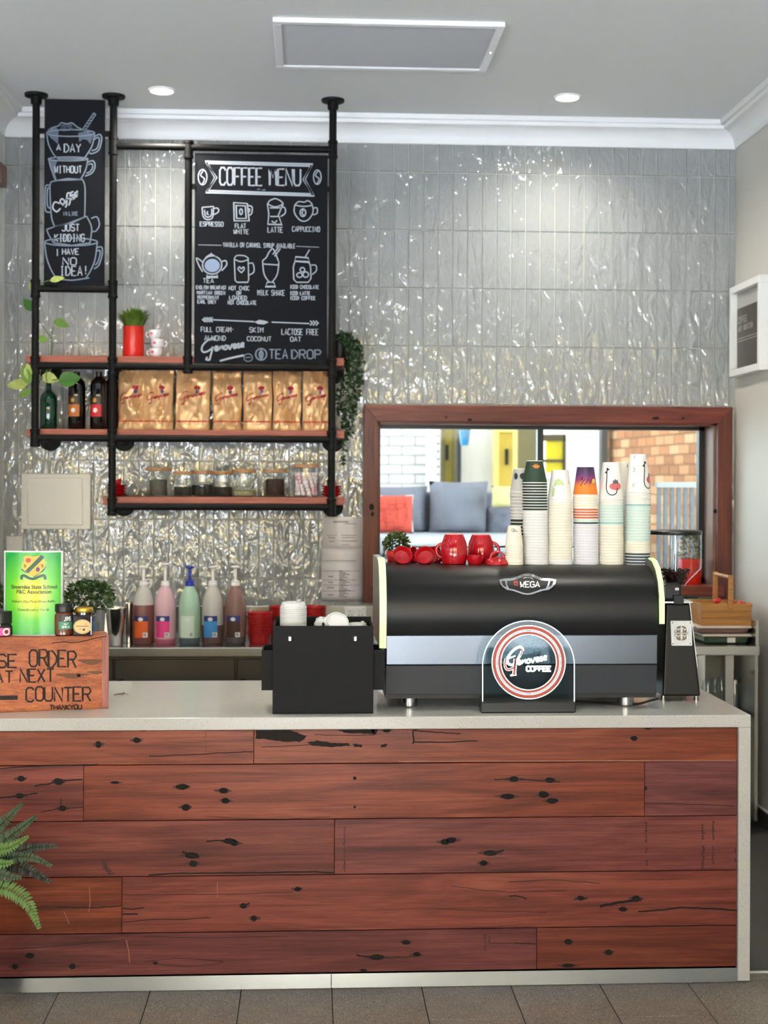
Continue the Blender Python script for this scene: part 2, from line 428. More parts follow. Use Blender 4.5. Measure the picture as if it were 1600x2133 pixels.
m_stone = speckle('white_engineered_stone', (184, 181, 176), [((128, 118, 106), 170, .2), ((172, 165, 155), 320, .28), ((222, 220, 216), 220, .22)], 1, 0.16, vary=.03)
m_darkfloor = speckle('dark_vinyl_floor', (62, 60, 57), [((90, 88, 84), 200, .2), ((38, 36, 34), 150, .22)], 1, 0.5, vary=.2)
m_joint = M('floor_joint', (30, 28, 26), 0.9)

# floor: bed with the stone tiles laid on it, dark vinyl behind the counter
fl = MB().box(-5.2, 3.2, -2.0, 7.5, -0.12, -0.004).build('floor', m_joint); struct(fl)
MB().box(-5.2, XR, 4.735, 7.25, -0.004, 0.0).build('vinyl', m_darkfloor, fl)
MB().box(-5.2, XR, 4.722, 4.735, -0.004, 0.003).build('threshold_strip', M('pale_strip', (205, 202, 196), .5), fl)
xj = at(691, 2057, Z=0).x
yj = at(985, 2123, Z=0).y
tl = MB().box(0.0015, 0.2985, 0.0015, 0.5985, -0.006, 0.0)
ft = tl.build('floor_tile', m_floor, fl, local=True, bevel=0.001, bseg=1)
cnt = 0
for ci in range(-7, 7):
    for ri in range(-4, 2):
        x = xj + ci * 0.3; y = yj + ri * 0.6 + (0.0 if ci % 2 else -0.3)
        y1 = min(y + 0.6, 4.72)
        if y >= 4.70 or x + .3 > XR + .25: continue
        o = ft if cnt == 0 else ft.copy()
        if cnt: C.objects.link(o); o.parent = fl
        o.location = (x - ORG['floor'].x, y - ORG['floor'].y, 0 - ORG['floor'].z)
        o.scale = (1, (y1 - y) / 0.6, 1)
        cnt += 1
MB().box(-5.2, xj - 2.1, -2.0, 4.72, -0.004, 0.0).build('far_paving', m_floor, fl)
MB().box(xj - 2.1, 3.2, -2.0, yj - 2.7, -0.004, 0.0).build('near_paving', m_floor, fl)

# back wall with opening for the servery window
OX0, OX1 = xat(786, YW, 1000), xat(1491, YW, 1000)
OZ0, OZ1 = 1.15, zat(880, YW, 1100)
FX0, FX1 = xat(757, YW, 1000), xat(1522, YW, 1000)
FZ1 = zat(846, YW, 1100)
wb = MB()
wb.box(-5.2, OX0, 7.256, 7.5, 0, 3.6).box(OX1, XR + .15, 7.256, 7.5, 0, 3.6).box(OX0, OX1, 7.256, 7.5, 0, OZ0 - .06).box(OX0, OX1, 7.256, 7.5, OZ1, 3.6)
wall_back = struct(wb.build('wall_back', m_grout))
def tile_mat():
    m = bpy.data.materials.new('grey_glazed_tile'); m.use_nodes = True; nt = m.node_tree; N = nt.nodes; L = nt.links; p = N['Principled BSDF']
    p.inputs['Base Color'].default_value = lin((150, 153, 154)); p.inputs['Roughness'].default_value = 0.05
    p.inputs['Specular IOR Level'].default_value = 1.0
    g = N.new('ShaderNodeNewGeometry')
    h = None
    for sc, w in (((15, 1, 7), 1.0), ((40, 1, 20), 0.3)):
        mp = N.new('ShaderNodeMapping'); mp.inputs['Scale'].default_value = sc
        mp.inputs['Rotation'].default_value = (0, 0.22, 0)
        n = N.new('ShaderNodeTexNoise'); n.inputs['Scale'].default_value = 1; n.inputs['Detail'].default_value = 1.5; n.inputs['Distortion'].default_value = 0.9
        L.new(g.outputs['Position'], mp.inputs[0]); L.new(mp.outputs[0], n.inputs['Vector'])
        a = N.new('ShaderNodeMath'); a.operation = 'MULTIPLY_ADD'; a.inputs[1].default_value = w
        L.new(n.outputs['Fac'], a.inputs[0])
        if h is not None: L.new(h, a.inputs[2])
        else: a.inputs[2].default_value = 0
        h = a.outputs[0]
    b = N.new('ShaderNodeBump'); b.inputs['Strength'].default_value = 1.0; b.inputs['Distance'].default_value = 0.016
    L.new(h, b.inputs['Height']); L.new(b.outputs[0], p.inputs['Normal'])
    return m
m_tile = tile_mat()
def tile_mb(w, h, loc=(0, 0, 0)):
    x, y, z = loc; i = .0022
    q = MB()
    q.add([(x, y + .006, z), (x + w, y + .006, z), (x + w, y + .006, z + h), (x, y + .006, z + h),
           (x + i, y, z + i), (x + w - i, y, z + i), (x + w - i, y, z + h - i), (x + i, y, z + h - i)],
          [(4, 5, 6, 7), (0, 1, 5, 4), (1, 2, 6, 5), (2, 3, 7, 6), (3, 0, 4, 7)])
    return q
PX, PZ, G = 0.0772, 0.3025, 0.0028
x_ref = xat(1489, YW, 420)
tiles = []
zrow = 2.70 + 3 * PZ
ix0 = math.floor((XL - x_ref) / PX); ix1 = math.ceil((XR - x_ref) / PX)
for r in range(-1, 9):
    z0 = 2.70 + 2 * PZ - r * PZ; z1 = z0 + PZ
    for i in range(ix0, ix1):
        a0 = x_ref + i * PX; a1 = a0 + PX; c0, c1 = max(a0, XL), min(a1, XR); e0, e1 = max(z0, 1.0), min(z1, 3.47)
        if c1 - c0 < .012 or e1 - e0 < .012: continue
        if c1 > FX0 + .01 and c0 < FX1 - .01 and e0 < FZ1 - .01:
            if e1 > FZ1 + .005: e0 = FZ1 - .01
            elif c0 < FX0 - .008: c1 = FX0 + .012
            elif c1 > FX1 + .008: c0 = FX1 - .012
            else: continue
        tiles.append((c0 + G / 2, c1 - G / 2, e0 + G / 2, e1 - G / 2))
def hidden(t):
    x, z = (t[0] + t[1]) / 2, (t[2] + t[3]) / 2
    s = 0
    if xat(408, YW) < x < xat(655, YW) and 1.9 < z < 3.2: s += 3
    if xat(100, YW) < x < xat(220, YW) and z > 2.6: s += 2
    if z < 1.2: s += 2
    if xat(250, YW) < x < xat(685, YW) and 1.95 < z < 2.3: s += 2
    if t[1] - t[0] < .04: s += 2
    return s
tiles.sort(key=lambda t: (hidden(t), -(t[1] - t[0]) * (t[3] - t[2])))
wo = ORG['wall_back']
mesh_cache = {}
for t in tiles[:300]:
    w, h = t[1] - t[0], t[3] - t[2]; key = (round(w, 4), round(h, 4))
    if key not in mesh_cache:
        o = tile_mb(w, h).build('tile', m_tile, wall_back, local=True); mesh_cache[key] = o.data
    else:
        o = bpy.data.objects.new('tile', mesh_cache[key]); C.objects.link(o); o.parent = wall_back
    o.location = (t[0] - wo.x, YW - wo.y, t[2] - wo.z)
rest = MB()
for t in tiles[300:]:
    q = tile_mb(t[1] - t[0], t[3] - t[2], (t[0], YW, t[2])); rest.add(q.v, q.f)
if tiles[300:]: rest.build('small_tile', m_tile, wall_back)['kind'] = 'stuff'

# right wall, left nib, ceiling
struct(MB().box(XR, XR + .15, -.95, 7.256, 0, 3.6).build('wall_right', m_cream))
struct(MB().box(XL - .25, XL, 6.3, 7.256, 0, 3.6).build('wall_left', m_white))
struct(MB().box(-5.35, -5.2, -.95, 7.5, 0, 3.6).build('wall_far_left', m_white))
struct(MB().box(-5.35, XR + .15, -.95, 7.5, HC, HC + .1).build('ceiling', m_ceil))
YFW = -0.8  # shopfront wall added behind the camera: openings shape daylight, dark face darkens reflections
fw = MB(); ops = [(-4.7, -3.5), (-3.0, -1.8), (-.75, .75), (1.1, 2.0)]; xe = -5.35
fw.box(-5.35, XR + .15, YFW - .15, YFW, 2.75, 3.68)
for a_, b_ in ops + [(XR + .15, 9)]:
    fw.box(xe, a_, YFW - .15, YFW, -.1, 2.75); xe = b_
for a_, b_ in (ops[0], ops[1], ops[3]): fw.box(a_, b_, YFW - .15, YFW, -.1, .45)
struct(fw.build('wall_front_added', M('added_dark_shopfront', (70, 66, 62), .6)))
bb = MB().box(XR - .012, XR, 4.74, 7.24, 0, .08).build('baseboard_right', m_darkfloor); struct(bb)
MB().box(XR - .014, XR, 4.74, 7.24, .08, .087).build('lit_top_strip', M('lit_top_cream', (226, 222, 208), .5), bb)  # pale strip paints the light caught on the skirting's top edge
# cornice: small step at the ceiling, cove, bead at the wall
def cove(n=7):
    p = [(0, 3.452), (.010, 3.452), (.012, 3.462)]
    for i in range(n + 1):
        a = i / n * PI / 2
        p.append((.012 + .078 * (1 - math.cos(a)), 3.466 + .072 * math.sin(a)))
    return p + [(.094, 3.556), (.112, 3.556), (.118, 3.566), (.118, 3.5805), (0, 3.5805)]
m_corn = M('cornice_white', (240, 242, 246), 0.4)
struct(MB().prismx([(YW - d, z) for d, z in cove()], XL - .0, XR).build('trim_1', m_corn, smooth=True))
struct(MB().prism([(XR - d, z) for d, z in cove()], -.8, YW).build('trim_2', m_white, smooth=True))
struct(MB().prism([(XL + d, z) for d, z in cove()], 6.2, YW).build('trim_3', m_white, smooth=True))

# ------------------------------------------------------------------ servery window
win = thing('window_1', None, None, (OX0, YW, OZ0)); win['kind'] = 'structure'
yf0, yf1 = YW - .034, YW + .006
zb = zat(1255, YW, 760)
cx0, cx1 = FX0, FX1
MB().prism([(FX0, FZ1), (FX1, FZ1), (OX1, OZ1), (OX0, OZ1)], yf0, yf1).build('frame_head', m_jarrah, win, bevel=.002)
MB().prism([(FX0, FZ1), (OX0, OZ1), (OX0, zb), (FX0, zb)], yf0, yf1).build('frame_side', m_jarrah_v, win, bevel=.002)
MB().prism([(FX1, FZ1), (OX1, OZ1), (OX1, zb), (FX1, zb)], yf0, yf1).build('frame_side', m_jarrah_v, win, bevel=.002)
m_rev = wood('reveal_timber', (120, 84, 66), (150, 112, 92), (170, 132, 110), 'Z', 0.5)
MB().box(OX1 - .012, OX1, yf1, 7.5, OZ0, OZ1).build('reveal_board', m_rev, win)
MB().box(OX0, OX0 + .012, yf1, 7.5, OZ0, OZ1).build('reveal_board', m_jarrah_v, win)
MB().box(OX0, OX1, yf1, 7.5, OZ1 - .012, OZ1).build('reveal_board', m_jarrah, win)
MB().box(OX0 - .03, OX1 + .03, YW - .06, 7.5, OZ0 - .055, OZ0).build('sill', m_jarrah, win, bevel=.003)
m_alu = M('black_aluminium', (30, 31, 33), 0.35)
gx0, gx1, gz0, gz1 = OX0 + .012, OX1 - .012, OZ0, OZ1 - .012
b = MB(); t = .03
b.box(gx0, gx0 + .012, 7.42, 7.47, gz0, gz1).box(gx1 - .03, gx1, 7.42, 7.47, gz0, gz1).box(gx0, gx1, 7.42, 7.47, gz1 - .018, gz1).box(gx0, gx1, 7.42, 7.47, gz0, gz0 + t)
b.build('sash_frame', m_alu, win)
xm = xat(1124, 7.44, 950)
MB().box(xm - .016, xm + .016, 7.41, 7.46, gz0 + t, gz1 - .018).build('mullion', m_alu, win)
m_pane = glass('window_glass', (238, 246, 246), .5, 1.45)
MB().box(gx0 + .012, xm, 7.437, 7.443, gz0 + t, gz1 - .018).build('pane', m_pane, win)
MB().box(xm, gx1 - .03, 7.437, 7.443, gz0 + t, gz1 - .018).build('pane', m_pane, win)
m_hole = M('charred_hole', (14, 10, 9), 0.9)
def blot(mb, fn, cx, cy, rx, ry, seed=0, n=11, rag=.35):
    r = random.Random(seed)
    mb.fill([(cx + rx * math.cos(2 * PI * i / n) * (1 - rag * r.random()), cy + ry * math.sin(2 * PI * i / n) * (1 - rag * r.random())) for i in range(n)], fn)
for k, (px, py, rx, ry) in enumerate([(979, 874, 6, 4), (929, 869, 3, 3), (1366, 871, 10, 4), (1423, 871, 4, 3), (774, 1056, 6, 9), (776, 1071, 5, 6), (1490, 1065, 5, 6)]):
    mb = MB(); blot(mb, lambda u, v: at(u, v, yf0 - .0006), px, py, rx, ry, k); mb.build('nail_hole', m_hole, win)

# ------------------------------------------------------------------ courtyard beyond the window
DZ = 0.80
m_pav = M('courtyard_paving', (176, 172, 168), .8, vary=(6, .1))
struct(MB().box(-6, 9, 7.5, 22, DZ - .1, DZ).build('courtyard_ground', m_pav))
m_wb = M('white_painted_brick', (236, 232, 230), .7)
def facet(px0, py0, px1, py1, Y): a, b_ = at(px0, py0, Y), at(px1, py1, Y); return a.x, b_.x, b_.z, a.z
# white painted brick wall
Yb = 13.0
x0, x1, z0, z1 = facet(740, 840, 889, 1140, Yb)
t = thing('painted_brick_wall', 'white painted brick wall seen through the left side of the servery window', 'wall', ((x0 + x1) / 2, Yb, DZ))
MB().box(x0, x1, Yb + .008, Yb + .2, DZ, z1).build('mortar', M('brick_mortar_grey', (176, 172, 170), .9), t)
bw, bh = 54 * 13.3 / F, 19.3 * 13.3 / F
zj = at(840, 909, Yb).z; xj2 = at(810, 909, Yb).x
brick0 = None
for r in range(-3, 8):
    for c in range(-3, 4):
        a = xj2 + c * bw + (bw / 2 if r % 2 else 0); a0, a1 = max(a + .006, x0), min(a + bw - .006, x1)
        if a1 - a0 < .03: continue
        zz = zj - r * bh
        if zz < DZ or zz > z1: continue
        MB().box(a0, a1, Yb, Yb + .02, zz - bh + .006, min(zz - .006, z1)).build('brick', m_wb, t)
def slab(name, label, cat, px0, py0, px1, py1, Y, mat, d=.08, grp=None, bottom=None):
    x0, x1, z0, z1 = facet(px0, py0, px1, py1, Y)
    if bottom is not None: z0 = bottom
    return tag(MB().box(x0, x1, Y, Y + d, z0, z1).build(name, mat, bevel=.006), label, cat, grp)
m_pw = M('white_render', (238, 234, 234), .7)
t = slab('white_post', 'white steel post with rivets between brick wall and mustard door', 'post', 891, 830, 917, 1000, 12.7, m_pw, .15, bottom=DZ)
for k in range(7):
    p = at(913, 892 + 16 * k, 12.69); MB().lathe((p.x, 12.70, p.z), [(.012, 0), (.009, -.006), (0, -.007)], 8, axis='Y').build('rivet', M('rivet_grey', (130, 128, 126), .5), t)
m_must = M('mustard_paint', (186, 164, 60), .6, vary=(4, .06)); m_yel = M('yellow_paint', (240, 208, 96), .6); m_byel = M('bright_yellow', (250, 228, 10), .5)
def door(label, px0, py0, px1, py1, Y, mat, fmat):
    x0, x1, z0, z1 = facet(px0, py0, px1, py1, Y)
    t = thing('panel_door', label, 'door', ((x0 + x1) / 2, Y, DZ))
    w = .045
    MB().box(x0, x0 + w, Y, Y + .12, DZ, z1).build('door_frame', fmat, t); MB().box(x1 - w, x1, Y, Y + .12, DZ, z1).build('door_frame', fmat, t)
    MB().box(x0 + w, x1 - w, Y, Y + .12, z1 - w, z1).build('door_frame', fmat, t)
    MB().box(x0 + w, x1 - w, Y + .04, Y + .08, DZ, z1 - w).build('door_leaf', mat, t)
    MB().box(x1 - w - .07, x1 - w - .04, Y + .01, Y + .04, (DZ + z1) / 2 + .35, (DZ + z1) / 2 + .5).build('handle', m_black, t)
    return t
door('mustard yellow door just right of the white riveted post outside', 918, 872, 953, 1010, 13.3, m_must, M('olive_frame', (120, 112, 70), .6))
slab('drain_pipe', 'thin dark downpipe outside between mustard door and white wall', 'pipe', 953, 820, 961, 1010, 13.0, m_alu, .06, bottom=DZ)
slab('rendered_wall', 'plain white rendered wall behind the blue hanging pot', 'wall', 962, 800, 1032, 1010, 13.4, m_pw, .1, bottom=DZ)
door('pale yellow door outside left of the window mullion', 1030, 890, 1078, 1010, 13.1, m_yel, M('cream_yellow_frame', (252, 236, 150), .6))
slab('olive_screen', 'dull olive panel outside just left of the window mullion', 'panel', 1078, 860, 1122, 1030, 13.5, M('olive_panel', (136, 126, 90), .7), .06, bottom=DZ)
t = slab('yellow_awning', 'bright yellow shop panel with dark frame outside right of the mullion', 'panel', 1139, 917, 1180, 985, 12.9, m_byel, .06)
x0, x1, z0, z1 = facet(1126, 905, 1184, 990, 12.88)
b = MB(); b.box(x0, x1, 12.86, 12.9, zat(963, 12.88, 1150), zat(957, 12.88, 1150)).box(x1 - .05, x1, 12.86, 12.9, DZ, z1).box(x0, x1, 12.86, 12.9, z1 - .06, z1)
b.build('dark_frame', M('bronze_frame', (92, 76, 40), .5), t)
slab('sign_panel', 'large blank white panel outside beside the orange brick wall', 'panel', 1190, 830, 1254, 995, 12.6, m_pw, 1.85)
slab('dark_column', 'dark grey steel column at the edge of the orange brick wall', 'column', 1254, 800, 1266, 1150, 12.0, M('dark_grey_steel', (86, 84, 84), .5), .12, bottom=DZ)
# more rendered wall behind everything, so that the gaps close
slab('back_building', 'pale building filling the far background of the courtyard', 'building', 700, 800, 1300, 1150, 14.5, M('pale_render_far', (214, 206, 196), .8), .2, bottom=DZ)
# blue hanging pot
p = at(968, 912, 11.5); s = 11.5 / F
t = thing('hanging_pot', 'bright blue hanging pot with small green plant outside the window', 'plant pot', (p.x, p.y, p.z - 16 * s))
MB().lathe((p.x, p.y, p.z), [(0, -16 * s), (8 * s, -16 * s), (12 * s, 12 * s), (13 * s, 13 * s), (12.5 * s, 16 * s), (11 * s, 16 * s), (11 * s, 10 * s), (0, 10 * s)], 20).build('pot', M('blue_plastic', (38, 140, 196), .4), t, smooth=True)
lf = MB()
for k in range(60):
    a = random.uniform(0, 2 * PI); r = random.uniform(0, 13) * s; h = random.uniform(12, 22) * s
    c = Vector((p.x + r * math.cos(a), p.y + r * math.sin(a), p.z + h)); d = Vector((random.uniform(-1, 1), random.uniform(-1, 1), random.uniform(-.5, 1))).normalized() * 5 * s
    e = d.cross(Vector((.3, 1, .2))).normalized() * 2 * s
    lf.add([c - d, c + e, c + d, c - e], [(0, 1, 2, 3)])
lf.build('foliage', M('fresh_green_leaf', (104, 140, 70), .6), t)['kind'] = 'stuff'
MB().tube([(p.x - 11 * s, p.y, p.z + 14 * s), (p.x, p.y, p.z + 70 * s)], .006, 6).tube([(p.x + 11 * s, p.y, p.z + 14 * s), (p.x, p.y, p.z + 70 * s)], .006, 6).tube([(p.x, p.y, p.z + 70 * s), (p.x, p.y, 3.75)], .006, 6).build('hanger', m_alu, t)
struct(MB().box(-6, 9, 7.5, 16, 3.75, 3.9).build('added_courtyard_roof', m_pw))  # unseen roof, added to hold back daylight in the courtyard
# orange brick wall running towards us on the right
A, B = at(1262, 1000, 12.2), at(1520, 1000, 9.6)
A.z = B.z = DZ; dirv = (B - A).normalized(); nrm = Vector((-dirv.y, dirv.x, 0)) * -1
wt = thing('orange_brick_wall', 'orange brown brick wall on the right beyond the servery window', 'wall', tuple((A + B) / 2))
def obox(mb, s0, s1, d0, d1, z0, z1):
    q = [A + dirv * s_ - nrm * d_ for s_, d_ in ((s0, d0), (s1, d0), (s1, d1), (s0, d1))]
    mb.add([(v.x, v.y, z0) for v in q] + [(v.x, v.y, z1) for v in q], [(0, 3, 2, 1), (4, 5, 6, 7), (0, 1, 5, 4), (1, 2, 6, 5), (2, 3, 7, 6), (3, 0, 4, 7)]); return mb
LW = (B - A).length
if nrm.y > 0: nrm = -nrm
obox(MB(), 0, LW, .01, .2, DZ, 3.4).build('mortar', M('brick_mortar_tan', (176, 138, 106), .9), wt)
bcols = [M('brick_%s' % n_, c, .8, vary=(14, .1)) for n_, c in (('tan', (206, 150, 106)), ('orange', (196, 132, 88)), ('pale', (218, 170, 128)), ('brown', (176, 118, 80)))]
L1, H1 = .2, .078
for r in range(int((2.45 - 1.05) / H1) + 1):
    z = 1.05 + r * H1
    for c in range(-1, int(LW / L1) + 1):
        s0 = c * L1 + (L1 / 2 if r % 2 else 0); e0, e1 = max(s0 + .005, 0), min(s0 + L1 - .005, LW)
        if e1 - e0 < .03: continue
        obox(MB(), e0, e1, -.004, .012, z + .005, z + H1 - .005).build('brick', random.choice(bcols), wt)
# slatted gate in front of the brick wall
Yg = 9.0
x0, x1, z0, z1 = facet(1366, 1004, 1462, 1110, Yg)
t = thing('slatted_gate', 'dark grey slatted gate in front of the orange brick wall', 'gate', ((x0 + x1) / 2, Yg, DZ))
m_gate = M('gate_grey', (92, 92, 96), .5)
MB().box(x0, x1, Yg - .03, Yg + .03, z1 - .035, z1).build('top_rail', M('gate_pale', (150, 148, 146), .5), t)
MB().box(x0, x1, Yg - .03, Yg + .03, DZ + .05, DZ + .1).build('bottom_rail', m_gate, t)
ns = 7
for k in range(ns):
    xx = x0 + (x1 - x0) * (k + .5) / ns
    MB().box(xx - .013, xx + .013, Yg - .012, Yg + .012, DZ, z1 - .03).build('slat', m_gate, t)
# sofa with cushions
Ys = 10.4
m_sofa = M('grey_sofa_fabric', (138, 138, 150), .9, bump=(90, .2, .003)); m_sofa2 = M('grey_sofa_fabric_deep', (126, 126, 140), .9)
def pillow(x0, x1, yc, th, z0, z1, n=10, pinch=.35, lump=.012, seed=0, sag=0.0):
    mb = MB(); cx, cz, hx, hz = (x0 + x1) / 2, (z0 + z1) / 2, (x1 - x0) / 2, (z1 - z0) / 2
    for side in (-1, 1):
        vs = []; fs = []
        for i in range(n + 1):
            for j in range(n + 1):
                u, v = -1 + 2 * i / n, -1 + 2 * j / n
                e = (max(0, 1 - abs(u) ** 3.5) * max(0, 1 - abs(v) ** 3.5)) ** .5
                pu = 1 - .04 * (1 - v * v) * 0 - .05 * (1 - abs(v) ** 2) * (abs(u) ** 6); pv = 1 - .05 * (1 - abs(u) ** 2) * (abs(v) ** 6)
                nz_ = noise.noise(Vector((u * 2 + seed, v * 2, side))) * lump * e
                vs.append((cx + hx * u * pu, yc + side * (th / 2 * e) + nz_, cz + hz * v * pv - sag * (1 - u * u) * (v > .5)))
        for i in range(n):
            for j in range(n): fs.append((i * (n + 1) + j, (i + 1) * (n + 1) + j, (i + 1) * (n + 1) + j + 1, i * (n + 1) + j + 1))
        mb.add(vs, fs)
    return mb
xs0, xs1 = xat(700, Ys, 1000), xat(1075, Ys, 1000)
zs = zat(1112, Ys - .35, 950)
t = thing('outdoor_sofa', 'grey upholstered sofa standing in the courtyard beyond the window', 'sofa', ((xs0 + xs1) / 2, Ys, DZ))
MB().box(xs0, xs1, Ys - .75, Ys + .2, DZ + .06, zs - .12).build('base', m_sofa2, t, bevel=.03)
MB().box(xs0, xs1, Ys - .8, Ys, zs - .13, zs).build('seat_cushion', M('pale_grey_fabric', (196, 196, 204), .9), t, bevel=.04, bseg=3)
pillow(xat(893, Ys, 1050), xat(1016, Ys, 1050), Ys - .02, .3, zs - .02, zat(1002, Ys, 950), seed=2, lump=.03).build('back_cushion', m_sofa, t, smooth=True)
pillow(xat(730, Ys, 1050), xat(892, Ys, 1050), Ys + .04, .26, zs - .02, zat(1012, Ys, 850), seed=5, lump=.03).build('back_cushion', m_sofa, t, smooth=True)
pillow(xat(1010, Ys, 1050), xat(1074, Ys, 1050), Ys + .0, .24, zs - .04, zat(1056, Ys, 1040), seed=9, lump=.04).build('back_cushion', m_sofa2, t, smooth=True)
MB().box(xs0, xs1, Ys + .1, Ys + .26, DZ + .06, zat(1025, Ys, 900)).build('backrest', m_sofa2, t, bevel=.03)
for sx in (xs0 + .1, xs1 - .1):
    for sy in (Ys - .7, Ys + .1): MB().box(sx - .03, sx + .03, sy - .03, sy + .03, DZ, DZ + .08).build('leg', m_black, t)
t = tag(pillow(xat(1013, Ys, 1050), xat(1070, Ys, 1050), Ys - .3, .12, zat(1056, Ys - .1, 1040), zat(1012, Ys - .1, 1040), seed=4).build('scatter_cushion', M('pale_yellow_fabric', (226, 214, 150), .9), smooth=True), 'pale yellow scatter cushion at the right end of the grey sofa', 'cushion')
x0, x1 = xat(772, Ys - .3, 1080), xat(861, Ys - .3, 1080)
t = thing('scatter_cushion', 'coral red square cushion with stitched lines and white piping on sofa', 'cushion', ((x0 + x1) / 2, Ys - .35, zs))
pz1 = zat(1031, Ys - .3, 830)
pillow(x0, x1, Ys - .3, .16, zs, pz1, seed=1).build('cover', M('coral_fabric', (232, 96, 78), .85), t, smooth=True)
ln = MB(); rr = random.Random(3)
cxp, czp, hx, hz = (x0 + x1) / 2, (zs + pz1) / 2, (x1 - x0) / 2, (pz1 - zs) / 2
def onp(u, v):
    e = (max(0, 1 - abs(u) ** 3.5) * max(0, 1 - abs(v) ** 3.5)) ** .5
    return (cxp + hx * u, Ys - .3 - .08 * e - .012, czp + hz * v)
for k in range(16):
    u = rr.uniform(-.75, .75); v0 = rr.uniform(-.8, .4); ln.paint([[(u, v0), (u + rr.uniform(-.04, .04), v0 + rr.uniform(.2, .6))]], .02, onp, step=.1)
    v = rr.uniform(-.75, .75); u0 = rr.uniform(-.8, .4); ln.paint([[(u0, v), (u0 + rr.uniform(.2, .5), v + rr.uniform(-.03, .03))]], .02, onp, step=.1)
ln.build('stitching', M('dark_coral', (170, 50, 44), .8), t)
MB().tube([(x1 - .005, Ys - .3, zs + .01), (x1 - .02, Ys - .3, czp), (x1 - .005, Ys - .3, pz1 - .005), (cxp, Ys - .3, pz1 - .02), (x0, Ys - .3, pz1 - .005)], .008, 6).build('piping', m_pw, t)
# round white table before the sofa
Yt = 9.2
p = at(945, 1124, Yt); hx = (xat(1052, Yt) - xat(838, Yt)) / 2
t = thing('round_table', 'white round courtyard table in front of the grey sofa', 'table', (p.x, p.y, DZ))
MB().lathe((p.x, p.y, p.z), [(0, -.03), (hx - .01, -.03), (hx, -.02), (hx, -.006), (hx - .01, 0), (0, 0)], 40).build('table_top', m_pw, t, smooth=True)
MB().lathe((p.x, p.y, DZ), [(0, 0), (.22, 0), (.2, .02), (.04, .05), (.035, p.z - DZ - .03), (.08, p.z - DZ - .028), (0, p.z - DZ - .028)], 20).build('pedestal', M('pale_green_paint', (190, 212, 196), .6), t, smooth=True)

# ------------------------------------------------------------------ street behind the camera (seen only as reflections and as the source of daylight)
struct(MB().box(-30, 30, -30, -2.0, -.2, -.12).build('street', M('pale_concrete', (188, 192, 196), .9)))
shop = thing('shop_building', 'pale shop building across the street behind the viewer', 'building', (0, -15, -.12))
MB().box(-16, 16, -16, -15, -.12, 4.6).build('facade', M('shop_cream', (196, 188, 174), .8), shop)
for k in range(6):
    MB().box(-14 + k * 5, -11 + k * 5, -15.03, -14.96, .4, 2.6).build('window', M('shop_glass_dark', (40, 46, 52), .1), shop)
MB().box(-16, 16, -14.98, -13.4, 3.1, 3.3).build('awning', M('awning_yellow', (244, 206, 40), .6), shop)

# ------------------------------------------------------------------ ceiling fittings
def vent():
    a = at(568, 38, Z=HC); b_ = at(1052, 43, Z=HC); c = at(1014, 143, Z=HC)
    x0, x1, y0, y1 = a.x, (b_.x + c.x) / 2, (a.y + b_.y) / 2, c.y
    t = thing('ceiling_vent', 'white framed air conditioning return grille set in the ceiling', 'vent', ((x0 + x1) / 2, (y0 + y1) / 2, HC - .02))
    w, h = .035, .02
    for q in ((x0, x1, y0, y0 + w), (x0, x1, y1 - w, y1), (x0, x0 + w, y0 + w, y1 - w), (x1 - w, x1, y0 + w, y1 - w)):
        MB().box(*q, HC - h, HC + .001).build('frame', m_corn, t, bevel=.004)
    MB().box(x0 + w, x1 - w, y0 + w, y1 - w, HC - .004, HC + .001).build('filter_backing', M('vent_grey', (120, 120, 122), .8), t)
    n = 26; sl = None
    for k in range(n):
        yy = y0 + w + (y1 - y0 - 2 * w) * (k + .5) / n
        MB().add([(x0 + w, yy - .006, HC - .004), (x1 - w, yy - .006, HC - .004), (x1 - w, yy + .006, HC - .013), (x0 + w, yy + .006, HC - .013)], [(0, 1, 2, 3)]).build('slat', M('vent_slat', (160, 161, 164), .6), t)
    p = at(1016, 100, Z=HC)
    MB().lathe((x1 - w / 2, p.y, HC - h), [(.008, 0), (.006, -.006), (0, -.007)], 10).build('latch', m_chrome, t)
vent()
def downlight(px, py, label):
    p = at(px, py, Z=HC)
    t = thing('downlight', label, 'light', (p.x, p.y, HC - .012), 'recessed ceiling downlights')
    MB().lathe((p.x, p.y, HC), [(.066, .001), (.064, -.008), (.056, -.01), (.052, .001)], 32).build('rim', m_white, t, smooth=True)
    MB().lathe((p.x, p.y, HC), [(0, -.004), (.053, -.004), (.053, .001)], 32).build('lens', M('lamp_lens', (255, 255, 255), .4, emis=(255, 252, 244), es=9), t)
    l = bpy.data.lights.new('lamp_beam', 'SPOT'); l.energy = 34; l.color = (1, .93, .80); l.spot_size = math.radians(150); l.spot_blend = 1.0; l.shadow_soft_size = .05
    o = bpy.data.objects.new('lamp_beam', l); C.objects.link(o); o.parent = t; o.location = (0, 0, -.012)
    return t
def added_downlight_at(x, y, label):
    t = dup(DL0, (x, y, HC - .012), label)
    for c in t.children:
        if c.type == 'LIGHT': c.data = c.data.copy(); c.data.energy = 26
    return t
DL0 = downlight(337, 187, 'glowing round ceiling downlight above the shelves on the left')
downlight(1182, 201, 'glowing round ceiling downlight above the servery window on the right')
for yy, xs_ in ((4.9, (-.75, 1.25)), (1.4, (-2.75, -.75, 1.25))):  # extra lamps out of view, added to brighten the room
    for k_, xx in enumerate(xs_): added_downlight_at(xx, yy, 'added ceiling downlight out of view above the %s, %s from the left' % ('counter' if yy > 4 else 'shop floor', ORD[k_]))
